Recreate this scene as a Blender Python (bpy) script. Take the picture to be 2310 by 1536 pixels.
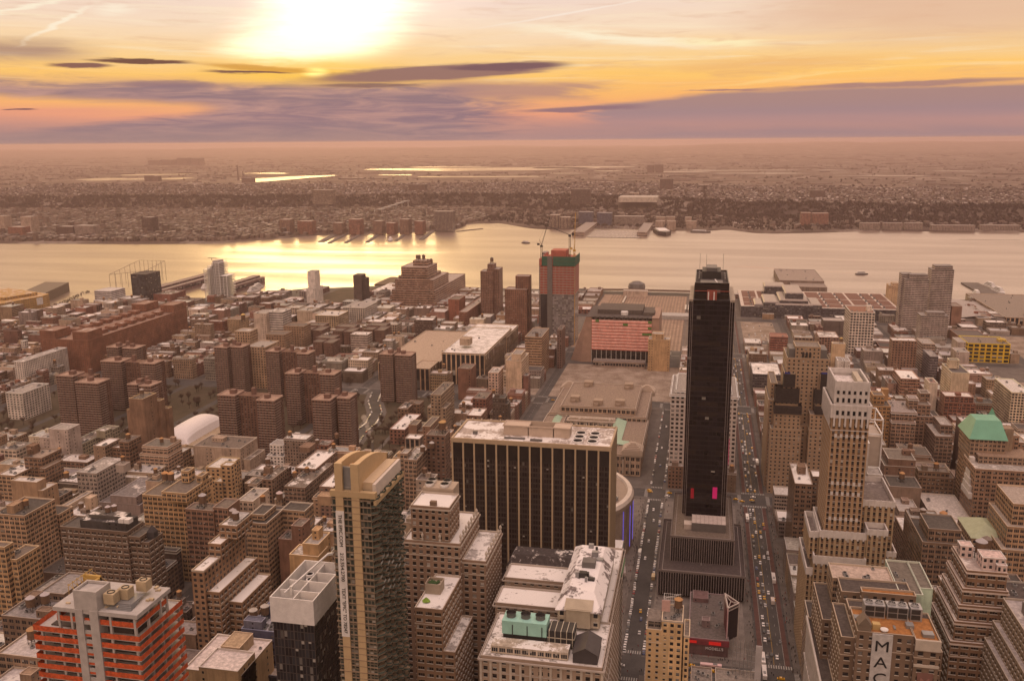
import bpy, bmesh, math, random
import numpy as np
from mathutils import Vector, Matrix
for o in list(bpy.data.objects):
    bpy.data.objects.remove(o)
SC = bpy.context.scene
COL = SC.collection
RND = random.Random(7)


def srgb(r, g, b, a=1.0):
    f = lambda v: (v / 255 / 12.92) if v <= 10 else ((v / 255 + .055) / 1.055) ** 2.4
    return (f(r), f(g), f(b), a)


# ------------------------------------------------------------------ camera
# +Y runs west along the cross streets, +X runs uptown along the avenues, Z up (metres)
CAM_H = 320.0
PITCH, YAW, ROLL = math.radians(12.33), math.radians(11.9), math.radians(.46)
fw = Vector((-math.sin(YAW) * math.cos(PITCH), math.cos(YAW) * math.cos(PITCH), -math.sin(PITCH)))
rt = Vector((math.cos(YAW), math.sin(YAW), 0))
up = rt.cross(fw)
cr, sr = math.cos(ROLL), math.sin(ROLL)
rt2, up2 = rt * cr - up * sr, up * cr + rt * sr
cd = bpy.data.cameras.new("camera")
cam = bpy.data.objects.new("camera", cd)
COL.objects.link(cam)
cam.matrix_world = Matrix(((rt2.x, up2.x, -fw.x, 0), (rt2.y, up2.y, -fw.y, 0), (rt2.z, up2.z, -fw.z, CAM_H), (0, 0, 0, 1)))
cd.sensor_fit = 'HORIZONTAL'
cd.sensor_width = 36
cd.lens = 2058 / 2310 * 36
cd.clip_start = 1
cd.clip_end = 200000
SC.camera = cam


def in_view(x, y, z, m=.06):
    d = Vector((x, y, z - CAM_H))
    k = d.dot(fw)
    if k < 5:
        return False
    u, v = d.dot(rt2) / k * 2058 / 2310, d.dot(up2) / k * 2058 / 2310
    return abs(u) < .5 + m and -.333 - m * 1.3 < v < .34 + m


# ------------------------------------------------------------------ node arithmetic
class N:
    tree = None

    def __init__(s, sock):
        s.s = sock

    @staticmethod
    def op(o, *a):
        n = N.tree.nodes.new('ShaderNodeMath')
        n.operation = o
        for i, v in enumerate(a):
            if isinstance(v, N):
                N.tree.links.new(v.s, n.inputs[i])
            else:
                n.inputs[i].default_value = v
        return N(n.outputs[0])

    __add__ = lambda s, o: N.op('ADD', s, o)
    __radd__ = lambda s, o: N.op('ADD', o, s)
    __sub__ = lambda s, o: N.op('SUBTRACT', s, o)
    __rsub__ = lambda s, o: N.op('SUBTRACT', o, s)
    __mul__ = lambda s, o: N.op('MULTIPLY', s, o)
    __rmul__ = lambda s, o: N.op('MULTIPLY', o, s)
    __truediv__ = lambda s, o: N.op('DIVIDE', s, o)
    __gt__ = lambda s, o: N.op('GREATER_THAN', s, o)
    __lt__ = lambda s, o: N.op('LESS_THAN', s, o)

    def sm(s, a, b):
        n = N.tree.nodes.new('ShaderNodeMapRange')
        n.interpolation_type = 'SMOOTHSTEP'
        N.tree.links.new(s.s, n.inputs[0])
        flip = a > b
        n.inputs[1].default_value, n.inputs[2].default_value = (b, a) if flip else (a, b)
        n.inputs[3].default_value, n.inputs[4].default_value = (1, 0) if flip else (0, 1)
        return N(n.outputs[0])

    def lin(s, a, b, c=0., d=1.):
        n = N.tree.nodes.new('ShaderNodeMapRange')
        N.tree.links.new(s.s, n.inputs[0])
        for i, v in enumerate((a, b, c, d)):
            n.inputs[i + 1].default_value = v
        return N(n.outputs[0])


def node(t, **kw):
    n = N.tree.nodes.new(t)
    for k, v in kw.items():
        setattr(n, k, v)
    return n


def lk(a, b):
    N.tree.links.new(a.s if isinstance(a, N) else a, b)


def sepxyz(sock):
    n = node('ShaderNodeSeparateXYZ')
    lk(sock, n.inputs[0])
    return [N(n.outputs[i]) for i in range(3)]


def comb(x, y, z=0.):
    n = node('ShaderNodeCombineXYZ')
    for i, v in enumerate((x, y, z)):
        if isinstance(v, N):
            lk(v, n.inputs[i])
        else:
            n.inputs[i].default_value = v
    return n.outputs[0]


def noise(vec, scale, detail=3., rough=.55, dist=0.):
    n = node('ShaderNodeTexNoise')
    if vec is not None:
        lk(vec, n.inputs['Vector'])
    for k, v in (('Scale', scale), ('Detail', detail), ('Roughness', rough), ('Distortion', dist)):
        n.inputs[k].default_value = v
    return N(n.outputs['Fac'])


def white(vec):
    n = node('ShaderNodeTexWhiteNoise', noise_dimensions='3D')
    lk(vec, n.inputs['Vector'])
    return N(n.outputs['Value'])


def mix(f, a, b, mode='MIX'):
    n = node('ShaderNodeMix', data_type='RGBA', blend_type=mode)
    n.clamp_factor = True
    for i, v in ((0, f), (6, a), (7, b)):
        if isinstance(v, (N, bpy.types.NodeSocket)):
            lk(v, n.inputs[i])
        elif isinstance(v, tuple):
            n.inputs[i].default_value = v if len(v) == 4 else (*v, 1)
        else:
            n.inputs[i].default_value = v
    return n.outputs[2]


def ramp(f, stops, interp='LINEAR'):
    n = node('ShaderNodeValToRGB')
    lk(f, n.inputs[0])
    r = n.color_ramp
    r.interpolation = interp
    while len(r.elements) < len(stops):
        r.elements.new(.5)
    for e, (p, c) in zip(r.elements, stops):
        e.position = p
        e.color = c if len(c) == 4 else (*c, 1)
    return n.outputs[0]


# ------------------------------------------------------------------ sky
SUN_AZ, SUN_EL = math.radians(-23.0), math.radians(5.5)
world = bpy.data.worlds.new("World")
SC.world = world
world.use_nodes = True
N.tree = world.node_tree
N.tree.nodes.clear()
geo = node('ShaderNodeNewGeometry')
dx, dy, dz = sepxyz(node('ShaderNodeTexCoord').outputs['Generated'])
az = N.op('ARCTAN2', dx, dy) * 57.2958
el = N.op('ARCSINE', dz) * 57.2958
nish = node('ShaderNodeTexSky', sky_type='NISHITA')
nish.sun_disc = False
nish.sun_elevation = SUN_EL
nish.sun_rotation = SUN_AZ
nish.altitude = 300
nish.dust_density = 3.0
P2 = comb(az * .05, el * .55)
P1 = comb(az * .10, el * 1.0)
n_big = noise(P2, 1.3, 6, .6, .6)
n_fin = noise(P1, 2.2, 8, .62, .8)
n_str = noise(comb(az * .035 - el * .05, el * 1.1 + az * .015), 2.6, 7, .6, .4)
# gold layer: warm band brightening upwards, beige veils high up
e2 = el + (n_big - .5) * 1.6
gold = ramp(e2.lin(-1., 12.), [(0, srgb(168, 136, 136)), (.09, srgb(168, 135, 138)), (.20, srgb(236, 160, 126)), (.285, srgb(252, 184, 110)),
                                (.37, srgb(255, 200, 112)), (.46, srgb(252, 210, 148)), (.58, srgb(249, 220, 190)), (.72, srgb(242, 215, 202)), (1, srgb(244, 220, 206))])
gold = mix(n_str.sm(.50, .75) * el.sm(2.2, 4.5) * .5, gold, srgb(255, 236, 200))
gold = mix(n_fin.sm(.50, .72) * el.sm(2., 4.) * .30, gold, srgb(214, 164, 134))
# beige veil towards the north west
veil = (az + el * 1.6 + (n_big - .5) * 14).sm(9, 20) * el.sm(3.8, 6.6)
gold = mix(veil * .75, gold, srgb(226, 180, 146))
# low purple bank: along the horizon, and two long arms with ragged upper edges
CLD = srgb(150, 126, 134)
wob = (n_fin - .5) * 1.5 + (n_big - .5) * 1.3
bank_l = el.sm(3.7, 3.15) * 1.0
top_l = az.lin(-42, -9, 3.35, 3.2)
m1 = ((el - top_l) + wob * .8).sm(.55, -.35) * (az + wob * 6).sm(-9.5, -15.5)
hole = (N.op('ABSOLUTE', el - az.lin(-42, -28, 1.55, 2.05) + wob * .35) - az.lin(-42, -27.5, 1.15, .05)).sm(.25, -.25) * az.sm(-28, -31)
hole2 = ((el - 1.95 + wob * .5)).sm(.4, 1.1) * az.sm(-16, -12)
m1 = m1 * (1 - hole) * (1 - hole2 * .75)
top_r = az.lin(-7, 2, 2.0, 2.75)
m2 = (el - top_r + wob * .28).sm(.22, -.16) * (az + wob * 3).sm(-8.2, -6.0) * el.sm(.2, 1.7)
m3 = (N.op('ABSOLUTE', el - az.lin(-18, -6, 3.15, 2.85) + wob * .4) - .45).sm(.35, -.3) * (N.op('ABSOLUTE', az + 11.5 + wob * 5) - 4.5).sm(2., -2.) * .8
low = el.sm(1.7, .1) * (.55 + .45 * az.sm(-16., -22.)) * .9
sky = mix(m1 * .93, gold, mix(n_fin.sm(.35, .7), srgb(140, 116, 126), srgb(188, 146, 138)))
sky = mix(m3, sky, srgb(176, 134, 128))
sky = mix(m2 * .95, sky, mix(el.sm(.6, 2.6), srgb(158, 134, 142), srgb(168, 134, 130)))
sky = mix(low * .85, sky, srgb(162, 132, 128))
# smudge far left
sm_ = ((N.op('ABSOLUTE', el - 4.9 + wob * .4) - .35).sm(.6, -.5)) * (az + wob * 3).sm(-34, -38.5)
sky = mix(sm_ * .8, sky, srgb(158, 122, 118))
# sun glow behind broken cloud: a ragged bright gap reaching up out of sight, with a wide soft skirt
ga = az + 22.2 + (n_big - .5) * 5 + (n_fin - .5) * 2.
gap = N.op('ABSOLUTE', ga + (el - 7.5) * -.75).sm(6.2, .8) * (el + wob * .55 - N.op('ABSOLUTE', ga) * .06).sm(3.9, 5.4)
halo = N.op('ABSOLUTE', az + 21.).sm(13., 1.) * el.sm(4.0, 9.)
gm = node('ShaderNodeVectorMath', operation='SCALE')
lk(comb(1.0, .84, .60), gm.inputs[0])
lk(gap * 1.0 + halo * halo * .30, gm.inputs['Scale'])
ga2 = node('ShaderNodeVectorMath', operation='ADD')
lk(sky, ga2.inputs[0])
lk(gm.outputs[0], ga2.inputs[1])
sky = ga2.outputs[0]
sky = mix(N.op('ABSOLUTE', az + 24.5).sm(8., 1.) * el.sm(3.0, 3.9) * (el + wob * .4).sm(5.3, 4.3) * .7, sky, srgb(255, 200, 80))
sunspot = N.op('SQRT', (az + 23.45) * (az + 23.45) * .5 + (el - 4.02) * (el - 4.02) * 4).sm(.75, .1)
sky = mix(sunspot, sky, (1.6, 1.15, .35, 1))


def lens(ca, ce, wa, we, tilt, col, soft=.35, amt=.95, nz=.22):
    global sky
    u = (az - ca) / wa
    v = (el - ce - (az - ca) * tilt + (n_fin - .5) * nz * 2.2) / we
    m = N.op('SQRT', u * u + v * v).sm(1 + soft, 1 - soft)
    sky = mix(m * amt, sky, col)


DK = srgb(120, 88, 92)
lens(-33.1, 4.51, 2.6, .14, -.01, srgb(112, 74, 66), .3)
lens(-36.2, 4.2, 1.5, .15, 0, srgb(134, 92, 86))
lens(-27.2, 4.03, 2.3, .10, -.01, srgb(120, 82, 78))
lens(-26.5, 4.25, 3.4, .14, -.055, srgb(206, 142, 60), .5, .7)
lens(-16.2, 4.02, 7.4, .44, .05, srgb(150, 112, 106), .25)
lens(-12.2, 4.34, 3.4, .24, .03, srgb(128, 94, 96), .3)
lens(-20.4, 3.30, 2.9, .11, .0, DK, .4, .7)
lens(-31.6, 3.3, 2.8, .22, .0, srgb(150, 118, 122), .3, .7)
lens(-7.5, 1.86, 3.4, .15, .03, srgb(150, 116, 122), .4)
lens(.9, 2.83, 2.0, .06, .0, srgb(176, 130, 122), .5)
lens(10.5, 2.93, 7.0, .15, .012, srgb(170, 130, 124), .5, .9)
lens(-39.4, 1.9, .8, .05, 0, DK)
# streaks: trails and torn cirrus
lens(-37.0, 6.4, 1.5, .14, .62, srgb(255, 240, 214), .7, .8, .5)
lens(-38.5, 7.2, 2.2, .12, .25, srgb(255, 242, 214), .7, .8, .5)
lens(-34.2, 7.2, .9, .32, .0, srgb(255, 240, 214), .8, .7, .6)
lens(-8.0, 7.4, 4.6, .05, .15, srgb(252, 236, 220), .8, .6, .1)
lens(-5.5, 5.95, 5.0, .26, -.11, srgb(255, 244, 214), .8, .75, .6)
lens(.6, 5.5, 2.2, .16, -.05, srgb(255, 240, 190), .8, .8, .4)
lens(5.5, 3.5, 4.5, .07, .09, srgb(255, 214, 140), .8, .6, .3)
lens(3.0, 4.2, 5.0, .35, .02, srgb(236, 176, 112), .8, .6, .6)
# above the picture and behind the viewer: veiled bright dusk sky over the physical one
nm = node('ShaderNodeVectorMath', operation='SCALE')
lk(nish.outputs[0], nm.inputs[0])
nm.inputs['Scale'].default_value = .05
west, east = dy.sm(.15, .9), (dy * -1.).sm(.30, .95)
wcol = mix(N.op('ABSOLUTE', az + 27.).sm(6., 30.), srgb(255, 200, 112), srgb(255, 212, 178))
hi = mix(west, mix(el.sm(25, 65), srgb(255, 206, 168), srgb(255, 221, 208)), wcol)
hi2 = node('ShaderNodeVectorMath', operation='SCALE')
lk(hi, hi2.inputs[0])
lk(.13 + west * el.sm(40, 14) * 2.4 + east * el.sm(72, 42) * el.sm(8, 28) * 2.5 + el.sm(40, 68) * 2.1, hi2.inputs['Scale'])
ha = node('ShaderNodeVectorMath', operation='ADD')
lk(nm.outputs[0], ha.inputs[0])
lk(hi2.outputs[0], ha.inputs[1])
back = N.op('MAXIMUM', el.sm(8.0, 13.0), dy.sm(.35, .0))
sky = mix(back, sky, ha.outputs[0])
bg = node('ShaderNodeBackground')
lk(sky, bg.inputs[0])
bg.inputs[1].default_value = 1.0
lk(bg.outputs[0], node('ShaderNodeOutputWorld').inputs[0])
world.cycles.sampling_method = 'MANUAL'
world.cycles.sample_map_resolution = 1024

# ------------------------------------------------------------------ sun, veiled by the cloud bank
sd = bpy.data.lights.new("sun", 'SUN')
sun = bpy.data.objects.new("sun", sd)
COL.objects.link(sun)
sdir = Vector((math.sin(SUN_AZ) * math.cos(SUN_EL), math.cos(SUN_AZ) * math.cos(SUN_EL), math.sin(SUN_EL)))
sun.rotation_euler = sdir.to_track_quat('Z', 'Y').to_euler()
sun.location = (-1000, 3000, 900)
sd.energy = .8
sd.angle = math.radians(14)
sd.color = (1, .66, .28)

SC.view_settings.view_transform = 'Standard'
SC.view_settings.look = 'None'
SC.view_settings.exposure = 0
SC.view_settings.gamma = 1
SC.cycles.max_bounces = 5
SC.cycles.diffuse_bounces = 2
SC.cycles.glossy_bounces = 3
SC.cycles.transmission_bounces = 4
SC.cycles.volume_bounces = 1
SC.cycles.transparent_max_bounces = 8
SC.cycles.caustics_reflective = False
SC.cycles.caustics_refractive = False
SC.cycles.sample_clamp_indirect = 3

# ------------------------------------------------------------------ object bookkeeping
def tag(o, label=None, cat=None, group=None, kind=None):
    if label:
        o['label'] = label
    if cat:
        o['category'] = cat
    if group:
        o['group'] = group
    if kind:
        o['kind'] = kind
    return o


def empty(name, label, cat, loc=(0, 0, 0), rz=0., group=None):
    o = bpy.data.objects.new(name, None)
    COL.objects.link(o)
    o.location = loc
    o.rotation_euler = (0, 0, rz)
    o.empty_display_size = 2
    return tag(o, label, cat, group)


class MB:
    "collects faces with facade coordinates; build() links them as one mesh object"

    def __init__(s):
        s.v, s.f, s.uv, s.m = [], [], [], []

    def quad(s, pts, uv=None, mat=0):
        b = len(s.v)
        s.v.extend(pts)
        s.f.append(tuple(range(b, b + len(pts))))
        s.uv.extend(uv if uv else [(0., 0.)] * len(pts))
        s.m.append(mat)

    def wall(s, p, q, z0, z1, u0=0., u1=1., v0=0., v1=1., mat=0):
        "vertical face from p to q (seen from outside: p on the left)"
        s.quad([(p[0], p[1], z0), (q[0], q[1], z0), (q[0], q[1], z1), (p[0], p[1], z1)], [(u0, v0), (u1, v0), (u1, v1), (u0, v1)], mat)

    def box(s, x0, x1, y0, y1, z0, z1, mat=0, bay=4., fl=3.6, top=None, bottom=False, mats=None, lid=True):
        nx, ny, nz = max(1, round((x1 - x0) / bay)), max(1, round((y1 - y0) / bay)), max(1, round((z1 - z0) / fl))
        o = RND.randrange(50)
        mm = mats or (mat,) * 4
        s.wall((x0, y0), (x1, y0), z0, z1, o, o + nx, 0, nz, mm[0])
        s.wall((x1, y0), (x1, y1), z0, z1, o + 60, o + 60 + ny, 0, nz, mm[1])
        s.wall((x1, y1), (x0, y1), z0, z1, o + 120, o + 120 + nx, 0, nz, mm[2])
        s.wall((x0, y1), (x0, y0), z0, z1, o + 180, o + 180 + ny, 0, nz, mm[3])
        if lid:
            s.quad([(x0, y0, z1), (x1, y0, z1), (x1, y1, z1), (x0, y1, z1)], None, mat if top is None else top)
        if bottom:
            s.quad([(x0, y0, z0), (x0, y1, z0), (x1, y1, z0), (x1, y0, z0)], None, mat)

    def bar(s, a, b, r, mat=0, n=4):
        "straight bar of square or round section from a to b"
        a, b = Vector(a), Vector(b)
        d = (b - a).normalized()
        t = Vector((0, 0, 1)) if abs(d.z) < .9 else Vector((1, 0, 0))
        e1 = d.cross(t).normalized()
        e2 = d.cross(e1)
        ra, rb_ = (r if isinstance(r, tuple) else (r, r))
        k = len(s.v)
        for c, rr in ((a, ra), (b, rb_)):
            for i in range(n):
                w = 2 * math.pi * (i + .5) / n
                s.v.append(tuple(c + e1 * (math.cos(w) * rr) + e2 * (math.sin(w) * rr)))
        for i in range(n):
            j = (i + 1) % n
            s.f.append((k + i, k + n + i, k + n + j, k + j))
            s.uv.extend([(0, 0)] * 4)
            s.m.append(mat)
        for ring in (tuple(range(k, k + n)), tuple(range(k + 2 * n - 1, k + n - 1, -1))):
            s.f.append(ring)
            s.uv.extend([(0, 0)] * n)
            s.m.append(mat)

    def lathe(s, x, y, prof, n=12, mat=0, mats=None):
        "surface of revolution about the vertical at x, y; prof = [(radius, z), ...] from bottom to top"
        k = len(s.v)
        for r, z in prof:
            for i in range(n):
                w = 2 * math.pi * i / n
                s.v.append((x + math.cos(w) * r, y + math.sin(w) * r, z))
        for j in range(len(prof) - 1):
            for i in range(n):
                i2 = (i + 1) % n
                s.f.append((k + j * n + i, k + j * n + i2, k + (j + 1) * n + i2, k + (j + 1) * n + i))
                s.uv.extend([(i * 3. / n, j), ((i + 1) * 3. / n, j), ((i + 1) * 3. / n, j + 1), (i * 3. / n, j + 1)])
                s.m.append(mats[j] if mats else mat)
        if prof[-1][0] > .01:
            s.f.append(tuple(k + (len(prof) - 1) * n + i for i in range(n)))
            s.uv.extend([(0, 0)] * n)
            s.m.append(mats[-1] if mats else mat)

    def prism(s, pts, z0, z1, mat=0, top=None, bay=4., fl=3.6, lid=True):
        "upright prism over a counter-clockwise outline"
        n = len(pts)
        nz = max(1, round((z1 - z0) / fl))
        o = 0
        for i in range(n):
            p, q = pts[i], pts[(i + 1) % n]
            nb = max(1, round(math.hypot(q[0] - p[0], q[1] - p[1]) / bay))
            s.wall(p, q, z0, z1, o, o + nb, 0, nz, mat)
            o += nb + 7
        if lid:
            s.quad([(p[0], p[1], z1) for p in pts], None, mat if top is None else top)

    def mesh(s, name, mats):
        me = bpy.data.meshes.new(name)
        me.from_pydata(s.v, [], s.f)
        uvl = me.uv_layers.new(name='UVMap')
        uvl.data.foreach_set('uv', np.array(s.uv, dtype=np.float32).ravel())
        if any(s.m):
            me.polygons.foreach_set('material_index', np.array(s.m, dtype=np.int32))
        for m in (mats if isinstance(mats, (list, tuple)) else [mats]):
            me.materials.append(m)
        me.update()
        return me

    def build(s, name, mats, parent=None, col=None, loc=None, smooth=False):
        me = s.mesh(name, mats)
        if smooth:
            me.polygons.foreach_set('use_smooth', np.ones(len(me.polygons), dtype=bool))
        return put(name, me, parent, col, loc)


def put(name, me, parent=None, col=None, loc=None, rz=0., scale=None):
    o = bpy.data.objects.new(name, me)
    COL.objects.link(o)
    if parent is not None:
        o.parent = parent
    if loc is not None:
        o.location = loc
    if rz:
        o.rotation_euler = (0, 0, rz)
    if scale is not None:
        o.scale = scale
    if col is not None:
        o.color = (col[0], col[1], col[2], 1)
    return o


def copy_tree(o, parent=None):
    c = o.copy()
    COL.objects.link(c)
    c.parent = parent
    for ch in KIDS.get(o.name, ()):
        copy_tree(ch, c)
    return c


KIDS = {}

# ------------------------------------------------------------------ materials
MATS = {}


def material(name):
    m = bpy.data.materials.new(name)
    m.use_nodes = True
    N.tree = m.node_tree
    N.tree.nodes.clear()
    out = node('ShaderNodeOutputMaterial')
    b = node('ShaderNodeBsdfPrincipled')
    lk(b.outputs[0], out.inputs[0])
    MATS[name] = m
    return m, b


def objcol():
    n = node('ShaderNodeObjectInfo')
    return n.outputs['Color'], N(n.outputs['Random'])


def plain(name, col, rough=.8, metal=0., var=.18, scale=.25, emit=None, spec=.3):
    m, b = material(name)
    pos = node('ShaderNodeNewGeometry').outputs['Position']
    n = noise(pos, scale, 4, .6)
    c, r = (objcol() if col is None else (None, None))
    base = c if col is None else (*col, 1) if len(col) == 3 else col
    d = mix((n - .35) * 1.6, mix(1., base, (1 - var, 1 - var, 1 - var, 1), 'MULTIPLY'), mix(1., base, (1 + var, 1 + var, 1 + var, 1), 'MULTIPLY'))
    lk(d, b.inputs['Base Color'])
    b.inputs['Roughness'].default_value = rough
    b.inputs['Metallic'].default_value = metal
    b.inputs['Specular IOR Level'].default_value = spec
    if emit:
        b.inputs['Emission Color'].default_value = (*emit[0], 1)
        b.inputs['Emission Strength'].default_value = emit[1]
    return m


def facade(name, win=(.22, .78, .25, .8), panes=1, sill=True, glass=(.012, .013, .016), blind=.16, pier=0., band=0., bandcol=1.25, lit=0., spandrel=None, rough=.85, wallvar=.16, sparse=0., floorvar=None):
    "brick or stone wall with one window per facade cell; wall colour comes from the object"
    m, b = material(name)
    u, v, _ = sepxyz(node('ShaderNodeUVMap').outputs[0])
    col, rnd = objcol()
    pos = node('ShaderNodeNewGeometry').outputs['Position']
    fu, fv = N.op('FRACT', u), N.op('FRACT', v)
    iu, iv = N.op('FLOOR', u), N.op('FLOOR', v)
    w = (fu > win[0]) * (fu < win[1]) * (fv > win[2]) * (fv < win[3])
    k = (fu - win[0]) / (win[1] - win[0]) * panes
    if panes > 1:
        fk = N.op('FRACT', k)
        w = w * (fk > .09) * (fk < .91)
    r1 = white(comb(iu + N.op('FLOOR', k) * .31, iv, rnd * 97.))
    r2 = white(comb(iv + 3., iu + N.op('FLOOR', k) * .17, rnd * 31.))
    if sparse:
        w = w * (white(comb(iu + 11., 2., rnd * 13.)) > sparse)
    n = noise(pos, .08, 5, .62)
    n2 = noise(comb(u * 1.3, v * .12, rnd * 9.), 2.0, 4, .6)
    wall = mix(1., col, mix((n * .6 + n2 * .4).sm(.34, .64), (1 - wallvar * 2.1,) * 3, (1 + wallvar * 1.1,) * 3), 'MULTIPLY')
    if spandrel:
        inb = (fu > win[0] - .04) * (fu < win[1] + .04) * (1 - w)
        wall = mix(inb, wall, spandrel)
    if pier:
        wall = mix((fu < pier) + (fu > 1 - pier), wall, mix(1., wall, (1.35, 1.32, 1.28, 1), 'MULTIPLY'))
    if band:
        wall = mix(fv < band, wall, mix(1., wall, (bandcol,) * 3, 'MULTIPLY'))
    if sill:
        s_ = (fu > win[0] - .05) * (fu < win[1] + .05) * (fv > win[2] - .09) * (fv < win[2])
        wall = mix(s_ * .7, wall, mix(1., wall, (1.5, 1.48, 1.42, 1), 'MULTIPLY'))
    g = mix(r1 > 1 - blind, mix(r1, glass, tuple(c * 3.2 for c in glass)), mix(r2, (.10, .095, .09, 1), (.42, .40, .37, 1)))
    # blinds are drawn part of the way down
    part = (fv - win[2]) / (win[3] - win[2])
    g = mix((r1 > 1 - blind) * (part < r2 * .8), g, (*glass, 1))
    if floorvar:
        g = mix((white(comb(iv, 3., rnd)) > .70) * (white(comb(iv, N.op('FLOOR', u * .2), rnd)) > .3) * .8, g, floorvar)
    lk(mix(w, wall, g), b.inputs['Base Color'])
    lk(rough - w * (rough - .12), b.inputs['Roughness'])
    b.inputs['Specular IOR Level'].default_value = .22
    if lit:
        e = w * (r2 > 1 - lit)
        em = node('ShaderNodeVectorMath', operation='SCALE')
        lk(comb(1., .62, .25), em.inputs[0])
        lk(e, em.inputs['Scale'])
        lk(em.outputs[0], b.inputs['Emission Color'])
        b.inputs['Emission Strength'].default_value = .55
    return m


FAC = {
    'punch': facade('masonry_punched', (.26, .74, .26, .78), 1),
    'pair': facade('masonry_paired', (.16, .84, .24, .76), 2),
    'loft': facade('masonry_loft', (.10, .90, .20, .74), 3, band=.06, pier=.05),
    'loft2': facade('masonry_loft_wide', (.09, .91, .28, .80), 4, band=.05, bandcol=1.3),
    'small': facade('masonry_small', (.34, .66, .30, .70), 1, blind=.2),
    'sparse': facade('party_wall', (.36, .64, .32, .68), 1, sparse=.72, sill=False),
    'rib': facade('ribbed', (.18, .82, .10, .92), 1, sill=False, spandrel=(.05, .04, .035, 1), pier=.16),
    'grid': facade('stone_grid', (.14, .86, .20, .84), 1, sill=False, blind=.1),
    'strip': facade('strip_windows', (.0, 1., .34, .80), 2, sill=False, band=.2, bandcol=1.15),
    'curtain': facade('curtain_wall', (.04, .96, .06, .94), 1, sill=False, glass=(.02, .022, .026), blind=.10),
    'balc': facade('balcony_front', (.08, .92, .40, .88), 3, sill=False, band=.24, bandcol=2.3, blind=.2),
}


def roof_mat(name, patch=.5, white_=(.62, .58, .56), rough=.9):
    m, b = material(name)
    pos = node('ShaderNodeNewGeometry').outputs['Position']
    col, rnd = objcol()
    n = noise(pos, .09, 6, .65)
    n2 = noise(pos, .55, 4, .6)
    x, y, z = sepxyz(pos)
    seam = (N.op('FRACT', x * .22 + rnd * 5) < .05) + (N.op('FRACT', y * .11 + rnd * 3) < .03)
    c = mix(1., col, mix(n2.sm(.3, .75), (.72, .72, .72), (1.22, 1.22, 1.22)), 'MULTIPLY')
    c = mix(seam * .35, c, mix(1., c, (.7, .7, .7), 'MULTIPLY'))
    if patch < 1:
        c = mix((n + (n2 - .5) * .35 + rnd * .16).sm(patch + .06, patch + .16), c, (*white_, 1))
    lk(c, b.inputs['Base Color'])
    b.inputs['Roughness'].default_value = rough
    b.inputs['Specular IOR Level'].default_value = .25
    return m


ROOF = roof_mat('flat_roof', .60)
ROOF_SNOW = roof_mat('flat_roof_snow', .40, (.72, .69, .68))
ROOF_CLEAN = roof_mat('flat_roof_clean', 1.)
COPING = plain('coping_stone', None, .8, var=.12)
PAINT = plain('painted_surface', None, .7, var=.12)
METAL = plain('grey_metal', (.30, .30, .31), .45, .4)
DARK = plain('dark_metal', (.035, .033, .034), .6)
STEEL = plain('weathered_steel', (.16, .15, .15), .6, .2)
CONCRETE = plain('raw_concrete', (.42, .40, .39), .85, var=.22)
TANKWOOD = plain('cedar_staves', (.17, .105, .07), .85, var=.3, scale=1.2)
TANKCAP = plain('tank_cap', None, .8)
GLASS = plain('dark_glass', (.014, .015, .018), .08, spec=.5, var=.3)
WHITE = plain('white_paint', (.74, .72, .72), .65)


def window_pane(name, bars=0, spandrel=0., frame=(.10, .085, .07, 1)):
    m, b = material(name)
    gi = node('ShaderNodeNewGeometry')
    _, rnd = objcol()
    u, v, _z = sepxyz(node('ShaderNodeUVMap').outputs[0])
    k = N.op('FLOOR', u * max(1, bars))
    r = N.op('FRACT', N(gi.outputs['Random Per Island']) + rnd * 7.3 + k * .37)
    vv = (v - spandrel) / (1 - spandrel)
    c = mix(r > .74, mix(r, (.007, .006, .008, 1), (.022, .020, .023, 1)), mix((r - .74) * 3.8, (.12, .11, .105, 1), (.55, .52, .50, 1)))
    c = mix((r > .74) * (vv < N.op('FRACT', r * 17.)), c, (.009, .008, .010, 1))
    fu = N.op('FRACT', u * max(1, bars))
    fr = (fu < .07) + (fu > .93) + (vv < .06) + (vv > .94) + (N.op('ABSOLUTE', vv - .5) < .035)
    c = mix(fr, c, frame)
    if spandrel:
        c = mix(v < spandrel, c, (.15, .088, .058, 1))
    lk(c, b.inputs['Base Color'])
    lk((v < spandrel) * .7 + .14, b.inputs['Roughness'])
    b.inputs['Specular IOR Level'].default_value = .22
    return m


PANE = window_pane('window_pane')
PANE3 = window_pane('window_triple', 3, 0, (.17, .125, .095, 1))
PANER = window_pane('window_spandrel', 1, .36, (.2, .17, .15, 1))
# ================================================================== THE SETTING
ST = {33: -34., 34: 53.}
for n in range(32, 8, -1):
    ST[n] = ST[33] - 80.5 * (33 - n) - (6 if n <= 23 else 0)
for n in range(35, 47):
    ST[n] = ST[34] + 80.5 * (n - 34) + 6
AV = {5: -61., 6: 227., 7: 517., 8: 806., 9: 1095., 10: 1383., 11: 1671., 12: 1950.}
HALF = lambda n: 15. if n in (34, 23, 14, 42) else 9.


def asphalt():
    m, b = material('asphalt')
    pos = node('ShaderNodeNewGeometry').outputs['Position']
    n = noise(pos, .05, 5, .6)
    n2 = noise(pos, .9, 3, .6)
    lk(mix((n * .7 + n2 * .3).sm(.3, .72), (.040, .037, .037, 1), (.085, .078, .075, 1)), b.inputs['Base Color'])
    b.inputs['Roughness'].default_value = .85
    return m


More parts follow.
